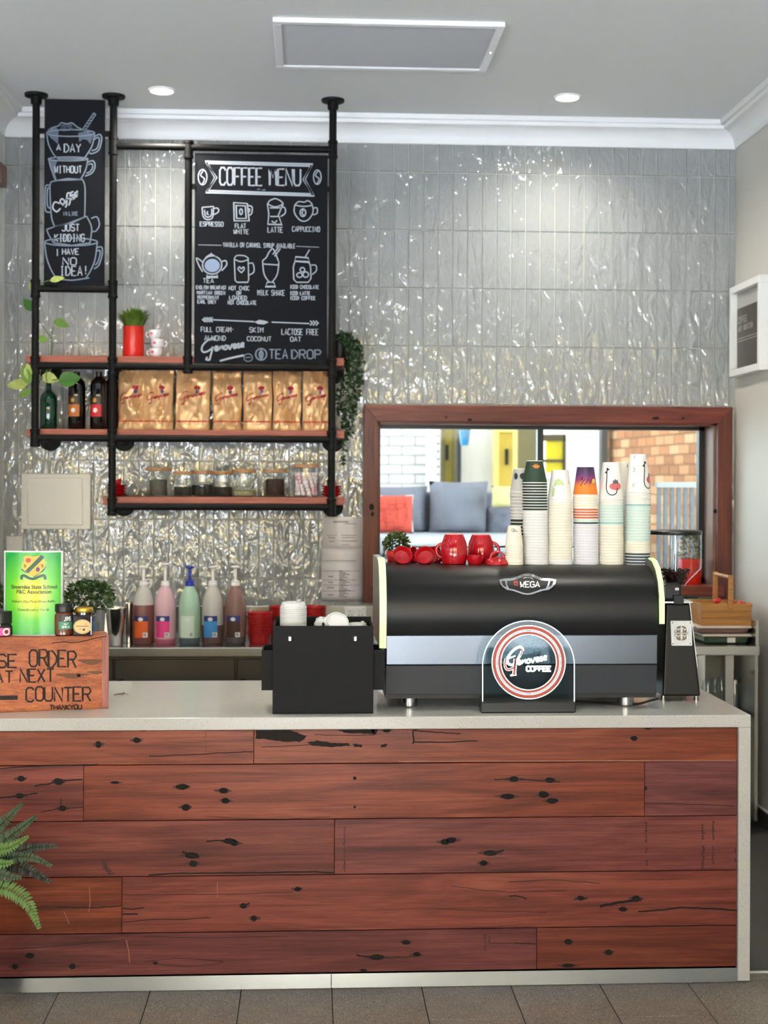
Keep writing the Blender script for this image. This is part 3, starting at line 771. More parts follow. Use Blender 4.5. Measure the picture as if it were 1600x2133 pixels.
# ================================================================== COUNTER
XE = at(1564, 1700, YC).x                 # right end of the counter
XS = -3.0                                 # left end, outside the picture
YB = 5.50                                 # back edge
bt = thing('stone_benchtop', 'white speckled stone benchtop with waterfall end on the timber counter', 'benchtop', ((XS + XE) / 2, 5.07, 0))
MB().box(XS, XE, YC, YB, ZT - .042, ZT).build('slab', m_stone, bt, bevel=.003)
MB().box(XE - .042, XE, YC, YB, 0.004, ZT - .042).build('waterfall_panel', m_stone, bt, bevel=.003)
ct = thing('timber_counter', 'long counter clad in reclaimed red timber boards with steel kickplate', 'counter', ((XS + XE) / 2, 5.07, 0))
XI = XE - .0425
MB().box(XS, XI, YC + .032, YB - .05, .0, ZT - .0425).build('carcass', M('counter_carcass', (40, 32, 28), .8), ct)
rows = [ZT - .043, .7465, .5615, .3765, .1895, .0495]
joints = [[529], [174, 1343], [697], [254], [1118]]
yp = YC + .012
plank_of = []
for r in range(5):
    xs = [XS] + [xat(px, yp, 1500 + r * 117) for px in joints[r]] + [XI]
    zt, zbm = rows[r], rows[r + 1]
    for k in range(len(xs) - 1):
        jit = random.uniform(-.0012, .0012)
        o = MB().box(xs[k] + .0006, xs[k + 1] - .0006, yp + jit, yp + .02, zbm + .0014, zt - .0014).build('plank', m_jarrah, ct, bevel=.0013, bseg=1)
        plank_of.append((xs[k], xs[k + 1], zbm, zt, o, yp + jit))
def on_plank(px, py):
    p = at(px, py, yp)
    for a, b_, c, d, o, y in plank_of:
        if a <= p.x <= b_ and c <= p.z <= d: return o, y
    return plank_of[-1][4], yp
m_char = M('charred_crack', (26, 17, 15), 0.85)
m_stain = M('dark_timber_stain', (66, 30, 24), 0.6)
m_scr = M('pale_scratch', (150, 92, 74), 0.6)
holes = [(205, 1551, 7, 7), (285, 1542, 8, 6), (297, 1521, 8, 2), (44, 1622, 8, 6), (122, 1628, 11, 7), (41, 1658, 9, 6), (130, 1684, 8, 6), (240, 1630, 9, 3),
         (379, 1639, 14, 6), (387, 1682, 9, 7), (466, 1647, 10, 6), (470, 1668, 9, 6), (739, 1621, 4, 4), (739, 1681, 3, 3), (478, 1752, 13, 6), (488, 1756, 9, 6), (400, 1782, 14, 7), (403, 1799, 9, 7),
         (620, 1852, 7, 5), (507, 1887, 7, 6), (529, 1913, 7, 6), (62, 1991, 9, 6), (31, 2013, 7, 6), (151, 2013, 7, 6), (785, 1994, 16, 6), (757, 2021, 7, 3), (324, 2006, 6, 3),
         (1071, 1623, 11, 6), (1146, 1625, 10, 6), (1058, 1659, 15, 6), (1132, 1655, 12, 7), (1150, 1668, 12, 6), (1345, 1642, 3, 5),
         (927, 1754, 10, 6), (940, 1750, 11, 6), (1022, 1777, 15, 6), (1008, 1798, 8, 6), (1210, 1871, 8, 5), (1325, 1872, 9, 7), (1298, 1894, 8, 5),
         (846, 1963, 9, 5), (868, 1988, 8, 5), (1184, 1962, 8, 6), (1268, 1984, 8, 6), (1184, 2011, 14, 4), (1321, 1538, 7, 5), (1350, 1517, 7, 3), (806, 1521, 8, 5)]
for k, (px, py, rx, ry) in enumerate(holes):
    o, y = on_plank(px, py)
    mb = MB(); blot(mb, lambda u, v: at(u, v, y - .0007), px, py, rx * 1.1, ry * 1.12, k, n=9, rag=.22); mb.build('nail_hole', m_hole, o)
    if rx >= 7:
        mb = MB(); fs_ = lambda u, v: at(u, v, y - .0004)
        rr = random.Random(k)
        mb.fill([(px + (rx * 1.08 + (rx * rr.uniform(0, 1.1) if abs(math.sin(a)) < .35 else 0)) * math.cos(a), py + ry * rr.uniform(.85, 1.15) * math.sin(a)) for a in [2 * PI * i / 18 for i in range(18)]], fs_)
        mb.build('stain', m_stain, o)
cracks = [([(0, 1601), (60, 1597), (150, 1594), (205, 1592)], 2.2), ([(310, 1575), (400, 1572), (470, 1568), (528, 1566)], 2), ([(72, 1637), (100, 1633), (122, 1628), (172, 1623)], 3), ([(0, 1662), (40, 1658), (78, 1652)], 3),
          ([(85, 1692), (130, 1684), (172, 1682)], 2), ([(127, 1664), (127, 1680)], 2), ([(310, 1822), (400, 1819), (520, 1818), (640, 1816), (696, 1818)], 3.2), ([(430, 1753), (460, 1751), (495, 1757)], 3),
          ([(380, 1774), (398, 1782), (415, 1786)], 4), ([(120, 1890), (190, 1891), (253, 1887)], 2.2), ([(255, 1891), (275, 1894), (300, 1891)], 2), ([(255, 1904), (287, 1904)], 3), ([(255, 1921), (330, 1915), (380, 1915), (440, 1911)], 1.6),
          ([(500, 1887), (520, 1882)], 3), ([(255, 1864), (400, 1863), (500, 1862), (610, 1858)], 1.2), ([(860, 1522), (920, 1526), (960, 1528)], 2.2), ([(860, 1550), (862, 1540), (860, 1524), (868, 1521)], 3), ([(862, 1545), (930, 1546), (995, 1543)], 2.5),
          ([(1030, 1624), (1071, 1623), (1120, 1626), (1168, 1628)], 2.2), ([(1345, 1673), (1440, 1675), (1530, 1680)], 1.4), ([(1008, 1779), (1030, 1775), (1050, 1772)], 4), ([(1330, 1899), (1380, 1895), (1420, 1891), (1480, 1893), (1535, 1896)], 3.4),
          ([(1250, 1888), (1290, 1880), (1335, 1874)], 5.5), ([(1060, 1866), (1080, 1867), (1098, 1873)], 2.4), ([(1195, 1874), (1225, 1871)], 2), ([(1072, 1964), (1117, 1966)], 2.2), ([(1020, 1965), (1072, 1965)], 1.2),
          ([(800, 1995), (840, 1994), (880, 1990)], 1.6), ([(742, 1990), (770, 1993), (800, 1992)], 3), ([(545, 1556), (640, 1552), (700, 1548)], 1.4), ([(655, 1530), (700, 1532), (780, 1531)], 1.4),
          ([(1060, 1838), (1150, 1833), (1250, 1840)], 1.2), ([(940, 1846), (1060, 1858), (1180, 1855)], 1.0), ([(910, 1893), (1040, 1898), (1140, 1900)], 1.0), ([(430, 1700), (560, 1706), (690, 1702)], .9), ([(300, 2003), (380, 1996), (465, 2004), (400, 2012), (320, 2008)], 1.1),
          ([(0, 1978), (150, 1968), (260, 1958)], 1.1), ([(300, 1950), (430, 1953), (600, 1950)], .9)]
for k, (pl, w) in enumerate(cracks):
    o, y = on_plank(*pl[len(pl) // 2])
    mb = MB(); q = smooth_line(pl, 5); rr = random.Random(k)
    q = [(u, v + rr.uniform(-.7, .7)) for u, v in q]
    mb.paint([q], w, lambda u, v: at(u, v, y - .0009)); mb.build('crack', m_char, o)
# burnt patches along the upper right-hand board
for k, poly in enumerate([[(531, 1521), (600, 1519), (624, 1528), (640, 1533), (625, 1545), (590, 1545), (560, 1540), (533, 1538)], [(640, 1546), (660, 1543), (700, 1549), (728, 1548), (730, 1554), (690, 1556), (650, 1553)],
                          [(703, 1521), (740, 1518), (780, 1519), (782, 1530), (760, 1528), (720, 1526)], [(735, 1549), (752, 1551), (754, 1556), (737, 1556)], [(770, 1519), (788, 1519), (784, 1533)], [(793, 1550), (806, 1549), (806, 1555), (796, 1558)]]):
    o, y = on_plank(600, 1550); rr = random.Random(k)
    pts = []
    for a, b_ in zip(poly, poly[1:] + poly[:1]):
        for i in range(4): pts.append((a[0] + (b_[0] - a[0]) * i / 4 + rr.uniform(-2, 2), a[1] + (b_[1] - a[1]) * i / 4 + rr.uniform(-1.2, 1.2)))
    MB().fill(pts, lambda u, v: at(u, v, y - .0008)).build('burnt_patch', m_char, o)
# saw marks and ink stamps
for k, (pl, w, mt) in enumerate([([(718, 1722), (717, 1750), (718, 1818)], 6, m_stain), ([(1346, 1712), (1346, 1755)], 8, m_stain), ([(1347, 1765), (1347, 1778)], 9, m_char), ([(1348, 1790), (1348, 1804)], 10, m_char), ([(1464, 1716), (1464, 1750)], 11, m_char),
                                 ([(1465, 1762), (1464, 1812)], 9, m_stain), ([(1486, 1710), (1486, 1750)], 7, m_char), ([(1486, 1762), (1486, 1800)], 7, m_stain), ([(1011, 1946), (1011, 1980)], 6, m_char), ([(1020, 1948), (1020, 1970)], 5, m_stain), ([(1532, 1768), (1532, 1774)], 6, m_char), ([(1532, 1788), (1532, 1796)], 6, m_char),
                                 ([(215, 1792), (222, 1812), (232, 1822)], 22, m_stain), ([(428, 1522), (429, 1565)], 2, m_stain), ([(453, 1838), (453, 1870)], 1.4, m_scr), ([(263, 1958), (268, 1980), (270, 2005)], 1.8, m_scr), ([(133, 1898), (144, 1924)], 1.6, m_scr), ([(186, 1848), (188, 1880), (185, 1900)], 1.6, m_scr), ([(830, 1586.2), (1200, 1585), (1534, 1584.2)], 2.4, m_scr)]):
    o, y = on_plank(*pl[len(pl) // 2]); rr = random.Random(k); mb = MB(); fs_ = lambda u, v: at(u, v, y - .0008)
    if mt is m_scr: mb.paint([pl], w, fs_)
    else:
        for a, b_ in zip(pl, pl[1:]):
            n_ = max(2, int(math.hypot(b_[0] - a[0], b_[1] - a[1]) / 5))
            for i in range(n_):
                f_ = (i + .5) / n_; blot(mb, fs_, a[0] + (b_[0] - a[0]) * f_ + rr.uniform(-1, 1), a[1] + (b_[1] - a[1]) * f_, w * rr.uniform(.3, .55), 3.4, k * 31 + i, 9, .5)
    mb.build('mark', m_stain if mt is not m_scr else mt, o)
xk = xat(690, YC + .006, 2055)
m_kick = M('kickplate_steel', (150, 154, 160), 0.22, 1.0, bump=(5, .05, .006))
kp = [(YC + .001, .002), (YC + .0075, .047), (YC + .03, .047), (YC + .03, .002)]
MB().prismx(kp, XS, xk - .0012).build('kickplate', m_kick, ct); MB().prismx(kp, xk + .0012, XI).build('kickplate', m_kick, ct)

# ================================================================== STEEL BENCH ALONG THE BACK WALL
YF = 6.63; ZB = 0.9
wbn = thing('steel_bench', 'long stainless steel work bench with upstand along the tiled wall', 'bench', (0, 6.94, 0))
MB().box(-1.56, 2.18, YF, YW - .004, ZB - .045, ZB).build('worktop', m_steel, wbn, bevel=.004)
MB().box(-1.56, 2.18, YW - .03, YW - .003, ZB, 1.045).build('upstand', m_steel, wbn, bevel=.003)
MB().box(2.165, 2.18, YF + .02, YW - .004, ZB, 1.02).build('end_upstand', m_steel, wbn)
for x in (1.42, 2.02): MB().box(x, x + .04, YF + .03, YF + .07, 0, ZB - .045).build('leg', m_steel, wbn)
for x in (1.42, 2.02): MB().box(x, x + .04, YW - .1, YW - .06, 0, ZB - .045).build('leg', m_steel, wbn)
MB().box(1.42, 2.06, YF + .03, YW - .06, .50, .52).build('lower_shelf', m_steel, wbn)
MB().box(2.165, 2.18, YF + .03, YW - .06, .05, ZB - .045).build('end_panel', m_steel, wbn)
fr = thing('under_bench_fridge', 'dark under bench fridge with doors below the steel bench', 'fridge', (-.2, 6.95, 0))
m_fr = M('dark_fridge_steel', (92, 86, 80), .35, .8)
MB().box(-1.5, 1.38, YF + .06, YW - .05, .02, ZB - .05).build('body', m_fr, fr)
for k in range(5):
    x0 = -1.5 + k * .576; d = MB().box(x0 + .006, x0 + .57, YF + .035, YF + .06, .12, ZB - .06).build('door', m_fr, fr, bevel=.003)
    MB().box(x0 + .02, x0 + .05, YF + .02, YF + .036, .45, .75).build('handle', m_alu, d)

# ================================================================== PIPE SHELF UNIT
YP = 6.90; RP = .0185
ps = thing('pipe_shelf', 'black pipe shelf unit with red timber boards hung from ceiling and wall', 'shelf', (xat(390, YP), 7.05, zat(1060, YP, 500)))
XA, XB, XCp, XD = xat(74, YP, 600), xat(235, YP, 600), xat(392, YP, 550), xat(692, YP, 650)
zt1, zt2, zr1, zr2, zr3 = zat(308, YP, 460), zat(602, YP, 155), zat(764, YP, 400), zat(914, YP, 400), zat(1056, YP, 450)
for x, z0, z1 in ((XA, zr2 - .045, HC), (XB, zr3 - .045, HC), (XCp, zr1, zt1), (XD, zr3 - .045, HC)):
    MB().tube([(x, YP, z0), (x, YP, z1)], RP, 16).build('post', m_pipe, ps, smooth=True)
for x in (XA, XB, XD):
    MB().lathe((x, YP, HC), [(.018, -.05), (.026, -.048), (.028, -.014), (.055, -.012), (.057, -.006), (.057, .0005)], 24).build('ceiling_flange', m_pipe, ps, smooth=True)
rails = [(XB, XD, zt1), (XA, XB, zt2), (XA, XB, zr1), (XB, XD, zr1), (XA, XB, zr2), (XB, XD, zr2), (XB, XD, zr3)]
for x0, x1, z in rails:
    MB().tube([(x0, YP, z), (x1, YP, z)], RP * .95, 14).build('rail', m_pipe, ps, smooth=True)
def tee(x, z):
    MB().lathe((x, YP, z), [(RP, -.044), (.0245, -.043), (.0245, -.03), (.0222, -.028), (.0222, .028), (.0245, .03), (.0245, .043), (RP, .044)], 16).build('tee_fitting', m_pipe, ps, smooth=True)
for x, z in ((XA, zt2), (XB, zt2), (XB, zt1), (XD, zt1), (XA, zr1), (XB, zr1), (XCp, zr1 + .01), (XD, zr1), (XA, zr2), (XB, zr2), (XD, zr2), (XB, zr3), (XD, zr3), (XCp, zt1 - .012)): tee(x, z)
for x, z in ((XA, zr1), (XB, zr1), (XD, zr1), (XA, zr2), (XB, zr2), (XD, zr2), (XB, zr3), (XD, zr3)):
    xx = x + .012
    MB().tube([(xx, YP, z), (xx, YW - .004, z)], RP * .95, 12).build('wall_arm', m_pipe, ps, smooth=True)
    MB().lathe((xx, YW - .001, z), [(.0, -.03), (.026, -.03), (.028, -.012), (.056, -.010), (.057, 0)], 24, axis='Y').build('wall_flange', m_pipe, ps, smooth=True)
def sboard(px0, px1, pyt, pyb):
    y0 = YP + .022
    z1, z0 = zat(pyt, y0, 400), zat(pyb, y0, 400)
    MB().box(xat(px0, y0), xat(px1, y0), y0, YW - .012, z0, z1).build('shelf_board', m_shelf, ps, bevel=.002)
    return z1
S1 = sboard(52, 715, 743, 759); S2 = sboard(54, 716, 895, 911); S3 = sboard(213, 717, 1035, 1051)

# ------------------------------------------------------------------ chalkboards
m_slate = M('chalkboard_black', (24, 26, 31), 0.8, vary=(3, .12), spec=.15); m_chalk = M('white_chalk', (172, 180, 192), 0.95); m_chalkd = M('faint_chalk', (122, 134, 150), 0.95)
m_chalkf = M('smudged_chalk', (92, 102, 118), 0.95)
YB1 = YP - .002
def board(px0, py0, px1, py1, label):
    x0, x1 = xat(px0, YB1, (py0 + py1) / 2), xat(px1, YB1, (py0 + py1) / 2); z1, z0 = zat(py0, YB1, (px0 + px1) / 2), zat(py1, YB1, (px0 + px1) / 2)
    t = thing('chalkboard', label, 'chalkboard', ((x0 + x1) / 2, YB1, z0), 'chalkboards hung in the pipe frame')
    MB().box(x0, x1, YB1, YB1 + .012, z0, z1).build('slate', m_slate, t, bevel=.001)
    return t, x0, x1, z0, z1
def onb(u, v): return at(u, v, YB1 - .0012)
def onb2(u, v): return at(u, v, YB1 - .0007)
def tabs(t, lst):
    for px0, px1, py in lst:
        a, b_ = xat(px0, YB1, py), xat(px1, YB1, py); z = zat(py, YB1, px0)
        MB().box(a, b_, YP - .006, YP + .016, z - .012, z + .012).build('clip', m_pipe, t)
def chalk(t, name, polys, w, m=None): MB().paint(polys, w, onb).build(name, m or m_chalk, t)
# tall board: a tower of cups
t, bx0, bx1, bz0, bz1 = board(92, 207, 218, 597, 'tall narrow chalkboard with a drawn tower of stacked coffee cups')
tabs(t, [(80, 93, 272), (217, 230, 278), (100, 112, 599), (200, 212, 599)])
def cupdraw(name, side_l, side_r, rim, base, extra=(), w=2.6):
    chalk(t, name, [smooth_line(side_l), smooth_line(side_r), rim, base] + [smooth_line(e) for e in extra], w, m_chalkd)
cupdraw('cup_drawing', [(97, 275), (101, 300), (112, 322), (122, 331)], [(197, 280), (192, 303), (181, 322), (174, 331)], ellipse(147, 277, 50, 7), [(122, 331), (174, 331)], [[(196, 285), (208, 280), (212, 290), (206, 312), (192, 320), (186, 318)], [(196, 291), (204, 286), (207, 292), (202, 309), (191, 314)], [(103, 276), (110, 266), (122, 262), (128, 256), (140, 258), (150, 256), (160, 264), (172, 270), (185, 275)]])
cupdraw('cup_drawing', [(101, 330), (106, 350), (116, 376)], [(183, 331), (179, 352), (168, 374)], ellipse(142, 331, 41, 4), [(116, 376), (168, 374)], [[(182, 338), (194, 335), (198, 346), (192, 360), (177, 367)], [(184, 343), (191, 341), (193, 348), (188, 357), (180, 361)]])
cupdraw('mug_drawing', [(108, 378), (104, 390), (107, 450), (114, 472)], [(172, 374), (177, 390), (177, 430), (176, 454)], [(108, 378), (140, 372), (172, 374)], [(114, 472), (140, 466), (176, 452)], [[(105, 387), (95, 389), (94, 430), (97, 441), (106, 442)], [(105, 393), (99, 394), (99, 428), (106, 434)]])
cupdraw('cup_drawing', [(97, 478), (103, 492), (112, 506)], [(180, 450), (188, 465), (191, 480), (187, 508)], [(97, 478), (114, 472), (150, 465), (180, 450)], [(112, 506), (150, 511), (187, 506)], [[(190, 455), (202, 452), (207, 468), (200, 481), (190, 482)]])
cupdraw('cup_drawing', [(93, 505), (98, 540), (112, 572), (124, 580)], [(203, 502), (198, 540), (188, 565), (178, 580)], ellipse(148, 504, 55, 8), [(118, 581), (150, 584), (186, 579)], [[(201, 516), (212, 515), (213, 530), (206, 552), (196, 560)], [(202, 523), (208, 522), (208, 532), (203, 547), (198, 552)]])
for pg in ([(99, 270), (108, 264), (118, 266), (122, 274), (121, 300), (116, 296), (112, 292), (106, 288), (100, 280)], [(163, 277), (180, 272), (195, 280), (188, 300), (184, 292), (172, 290), (165, 296)], [(102, 332), (120, 333), (116, 345), (112, 356), (118, 374), (112, 372), (105, 350)]): MB().fill(pg, onb2).build('chalk_shading', m_chalkf, t)
chalk(t, 'straw_drawing', [[(170, 272), (195, 235)], [(177, 273), (200, 238)], [(195, 235), (200, 238)]] + [[(172 + 4 * k, 270 - 6 * k), (179 + 4 * k, 268 - 6 * k)] for k in range(6)], 1.8, m_chalkd)
rr = random.Random(4)
chalk(t, 'froth_drawing', [[(rr.uniform(124, 155), rr.uniform(257, 274)), (rr.uniform(124, 155), rr.uniform(257, 274)), (rr.uniform(124, 158), rr.uniform(257, 274))] for _ in range(9)], 1, m_chalkf)
lt = [strokes(*a) for a in (('A', 118, 313, 8, 12), ('DAY', 134, 317, 34, 17), ('WITHOUT', 114, 360, 56, 14), ('JUST', 129, 481, 36, 14), ('KIDDING', 114, 503, 62, 15), ('I', 117, 532, 5, 12), ('HAVE', 130, 530, 34, 12), ('NO', 131, 552, 28, 15), ('IDEA', 125, 574, 46, 19), ('!', 174, 571, 9, 17))]
for w_ in lt: chalk(t, 'lettering', w_, 2.1)
cof = [[(124, 424), (114, 421), (110, 433), (118, 441), (126, 434)], [(130, 426), (125, 420), (129, 414), (135, 420), (130, 427), (138, 420)], [(146, 402), (140, 404), (139, 425), (136, 432)], [(153, 399), (147, 403), (146, 420), (143, 428)], [(137, 416), (151, 410)], [(150, 416), (154, 408), (150, 406), (149, 415), (156, 413)], [(157, 409), (161, 402), (157, 401), (155, 409), (160, 409), (161, 397)]]
chalk(t, 'lettering', [smooth_line(c, 4) for c in cof], 3)
chalk(t, 'lettering', strokes('IS', 131, 448, 9, 6), 1.4, m_chalkd); chalk(t, 'lettering', strokes('LIKE', 144, 449, 18, 8), 1.4, m_chalkd)
# big menu board
t, bx0, bx1, bz0, bz1 = board(405, 321, 682, 757, 'large coffee menu chalkboard with drawn cups and milk list')
tabs(t, [(394, 407, 388), (680, 690, 394), (408, 424, 758), (658, 674, 758)])
chalk(t, 'banner_drawing', [[(427, 336), (652, 342), (636, 374), (655, 408), (428, 401), (447, 370), (427, 336)], [(433, 340), (646, 346), (631, 374), (648, 404), (434, 397), (452, 370), (433, 340)]], 1.9)
chalk(t, 'title_lettering', strokes('COFFEE', 458, 385, 88, 36, track=.28, slope=.02) + strokes('MENU', 562, 386, 64, 34, track=.25, slope=.01), 3.4)
chalk(t, 'bean_drawing', [ellipse(422, 369, 9, 16), smooth_line([(424, 355), (418, 365), (426, 373), (421, 384)])], 2)
chalk(t, 'bean_drawing', [ellipse(661, 369, 8, 15), smooth_line([(663, 356), (657, 365), (665, 373), (660, 383)])], 2)
chalk(t, 'small_lettering', [[(536, 394), (542, 394)], [(546, 396), (553, 395)]], 2, m_chalkd)
def icon(name, polys, w=2.3): chalk(t, name, [smooth_line(p, 4) if len(p) > 2 and s_ else p for p, s_ in polys], w)
icon('espresso_drawing', [([(421, 432), (445, 430)], 0), ([(421, 432), (423, 450), (430, 457), (440, 456), (444, 448), (445, 430)], 1), ([(445, 434), (454, 434), (455, 441), (448, 446), (444, 446)], 1), ([(426, 437), (428, 450), (436, 452), (441, 446), (441, 435)], 1), ([(433, 440), (431, 445), (435, 447)], 1)])
icon('flat_white_drawing', [([(487, 422), (515, 424), (519, 460), (488, 460), (487, 422)], 0), ([(492, 428), (511, 429), (513, 455), (493, 455), (492, 428)], 0), ([(516, 428), (525, 431), (524, 445), (517, 449)], 1), ([(516, 434), (520, 436), (519, 442)], 1), (ellipse(502, 441, 3, 6, 12), 0)])
icon('latte_drawing', [([(557, 424), (560, 446), (558, 467), (587, 468), (580, 448), (590, 424)], 0), ([(558, 424), (562, 418), (571, 414), (575, 414), (584, 418), (589, 425), (573, 431), (558, 425)], 1), ([(588, 430), (594, 434), (594, 444), (585, 451)], 1), ([(562, 433), (584, 433)], 0), ([(563, 451), (580, 451)], 0), ([(566, 460), (572, 464), (577, 459)], 1)])
icon('cappuccino_drawing', [([(614, 427), (613, 442), (622, 456), (633, 461), (644, 456), (652, 442), (651, 428)], 1), ([(614, 427), (622, 420), (634, 421), (642, 418), (650, 427), (632, 430), (614, 427)], 1), ([(652, 434), (660, 433), (661, 443), (655, 447), (650, 446)], 1), (ellipse(631, 443, 6, 8, 14), 0), ([(632, 437), (629, 443), (633, 449)], 1)])
icon('rule_drawing', [([(413, 510), (462, 511)], 0)], 1.2); icon('rule_drawing', [([(617, 513), (665, 515)], 0)], 1.2)
icon('tea_pot_drawing', [(ellipse(442, 552, 20, 19, 24), 0), ([(424, 548), (416, 541), (409, 538), (414, 552), (422, 566)], 1), ([(460, 546), (470, 543), (472, 552), (462, 564)], 1), ([(428, 537), (440, 530), (452, 537)], 1), ([(440, 530), (440, 527)], 0), ([(432, 572), (430, 577), (454, 577), (452, 572)], 0)], 2.6)
MB().fill(ellipse(442, 553, 16, 14, 18)[:-1], onb2).build('chalk_shading', M('blue_chalk', (142, 158, 186), .95), t)
icon('hot_chocolate_drawing', [([(488, 540), (490, 584), (494, 588), (516, 588), (518, 583), (517, 539)], 0), ([(488, 540), (492, 533), (502, 532), (512, 534), (517, 540), (502, 545), (488, 540)], 1), ([(518, 549), (527, 549), (529, 566), (519, 573)], 1), ([(503, 568), (496, 561), (499, 556), (503, 560), (507, 556), (509, 561), (503, 568)], 1)])
icon('milk_shake_drawing', [([(547, 543), (550, 570), (560, 586), (568, 586), (578, 570), (581, 545)], 1), ([(547, 543), (555, 536), (560, 526), (568, 518), (574, 528), (580, 544)], 1), ([(549, 550), (580, 552)], 0), ([(553, 597), (574, 597), (570, 588), (557, 588), (553, 597)], 0), ([(572, 534), (584, 518)], 0), ([(568, 530), (580, 516)], 0)])
icon('iced_coffee_drawing', [([(614, 546), (611, 556), (612, 582), (618, 588), (642, 588), (648, 580), (647, 556), (644, 546)], 0), ([(616, 535), (642, 537), (645, 546), (614, 544), (616, 535)], 0), ([(648, 552), (658, 553), (659, 564), (650, 572)], 1), ([(636, 535), (645, 520)], 0), (ellipse(624, 573, 6, 5, 8), 0), (ellipse(637, 572, 6, 6, 8), 0), (ellipse(630, 562, 5, 5, 8), 0)])
small = [('ESPRESSO', 417, 471, 48, 9), ('FLAT', 490, 475, 22, 9), ('WHITE', 487, 487, 31, 9), ('LATTE', 558, 484, 31, 11), ('CAPPUCCINO', 609, 482, 57, 10), ('TEA', 423, 589, 22, 9),
         ('ENGLISH BREAKFAST', 409, 602, 62, 7), ('MARTIAN GREEN', 411, 613, 58, 7), ('PEPPERMINT', 412, 623, 44, 7), ('EARL GREY', 412, 632, 38, 7),
         ('HOT CHOC', 477, 604, 42, 8), ('OR', 493, 614, 9, 7), ('LOADED', 478, 624, 36, 8), ('HOT CHOCOLATE', 475, 634, 59, 8), ('MILK SHAKE', 537, 615, 56, 11),
         ('ICED CHOCOLATE', 604, 601, 60, 7), ('ICED LATTE', 604, 614, 42, 7), ('ICED COFFEE', 604, 624, 53, 7),
         ('FULL CREAM', 419, 691, 62, 10), ('-', 483, 690, 4, 8), ('SKIM', 520, 692, 28, 10), ('LACTOSE FREE', 587, 697, 76, 12), ('ALMOND', 426, 709, 44, 10), ('COCONUT', 515, 710, 50, 9), ('OAT', 605, 711, 22, 9)]
for a in small: chalk(t, 'menu_lettering', strokes(*a, slope=.012), 1.6)
chalk(t, 'menu_lettering', [p for p in strokes('VANILLA OR CARAMEL SYRUP AVAILABLE', 465, 514, 150, 9, slope=.02, track=.25)], 1.5)
icon('arrow_drawing', [([(440, 666), (530, 670)], 0), ([(566, 671), (645, 674)], 0)] + [([(428 + 5 * k, 661), (422 + 5 * k, 666), (428 + 5 * k, 671)], 0) for k in range(4)] + [([(646 + 6 * k, 668), (651 + 6 * k, 673), (646 + 6 * k, 678)], 0) for k in range(3)], 2.4)
MB().fill([(530, 671), (540, 666), (552, 668), (560, 671), (550, 676), (538, 675)], onb2).build('arrow_drawing', m_chalk, t)
chalk(t, 'script_lettering', script(419, 742, 90, rise=.05), 3.6)
chalk(t, 'script_lettering', [smooth_line([(458, 752), (480, 746), (508, 740)])], 4)
chalk(t, 'stamp_drawing', [ellipse(517, 745, 9, 8, 16), [(511, 745), (523, 744)]], 1.6, m_chalkd)
chalk(t, 'tea_logo_drawing', [ellipse(544, 738, 11.5, 12, 20), smooth_line([(544, 729), (540, 738), (544, 747), (548, 738), (544, 729)]), [(544, 733), (544, 746)]], 3, m_chalkd)
chalk(t, 'tea_lettering', strokes('TEA', 561, 747, 38, 19) + strokes('DROP', 608, 747, 60, 18), 2.6, m_chalkd)

# ------------------------------------------------------------------ things on walls
def wallplate(px0, py0, px1, py1, Y=YW): 
    return xat(px0, Y, (py0 + py1) / 2), xat(px1, Y, (py0 + py1) / 2), zat(py1, Y, (px0 + px1) / 2), zat(py0, Y, (px0 + px1) / 2)
x0, x1, z0, z1 = wallplate(46, 987, 190, 1102)
t = thing('electrical_box', 'flat white electrical cover box on the tiles below the shelves', 'cover box', ((x0 + x1) / 2, YW - .02, z0))
m_offw = M('off_white_plastic', (226, 223, 216), .45)
MB().box(x0, x1, YW - .022, YW, z0, z1).build('box', m_offw, t, bevel=.003)
MB().box(x0 + .032, x1 - .04, YW - .028, YW - .02, z0 + .02, z1 - .02).build('door', m_offw, t, bevel=.004)
x0, x1, z0, z1 = wallplate(14, 1117, 47, 1150)
t = thing('switch_plate', 'small beige switch plate on tiles just above the green poster', 'switch', ((x0 + x1) / 2, YW - .01, z0))
MB().box(x0, x1, YW - .01, YW, z0, z1).build('plate', m_offw, t, bevel=.002)
MB().box(x0 + .015, x0 + .03, YW - .014, YW - .009, (z0 + z1) / 2, (z0 + z1) / 2 + .025).build('rocker', m_white, t)
# plastic-sleeved notices taped below the shelf
def notice(px0, py0, px1, py1, label, txt, off):
    Y = YW - .003 - off
    a = [at(px0, py0, Y), at(px1, py0, Y), at(px1, py1, Y), at(px0, py1, Y)]
    t = thing('paper_notice', label, 'notice', tuple(a[3]), 'sleeved paper notices beside the window')
    n = 8; mb = MB(); vs = []; fs = []
    for i in range(n + 1):
        v = i / n; dy = -.006 * math.sin(v * PI * 3 + off * 900) ** 2
        vs += [a[0].lerp(a[3], v) + Vector((0, dy, 0)), a[1].lerp(a[2], v) + Vector((0, dy * .4, 0))]
        if i: fs.append((2 * i - 2, 2 * i - 1, 2 * i + 1, 2 * i))
    mb.add(vs, fs); o = mb.build('sheet', M('sleeved_paper', (224, 220, 224), .2, spec=.4), t, smooth=True)
    sd = o.modifiers.new('thickness', 'SOLIDIFY'); sd.thickness = .0008
    ln = MB(); on = lambda u, v: at(u, v, Y - .0085)
    for (u0, u1, v, w) in txt: ln.paint([[(u0, v), (u1, v)]], w, on)
    ln.build('print', M('faded_print', (110, 106, 110), .7), t)
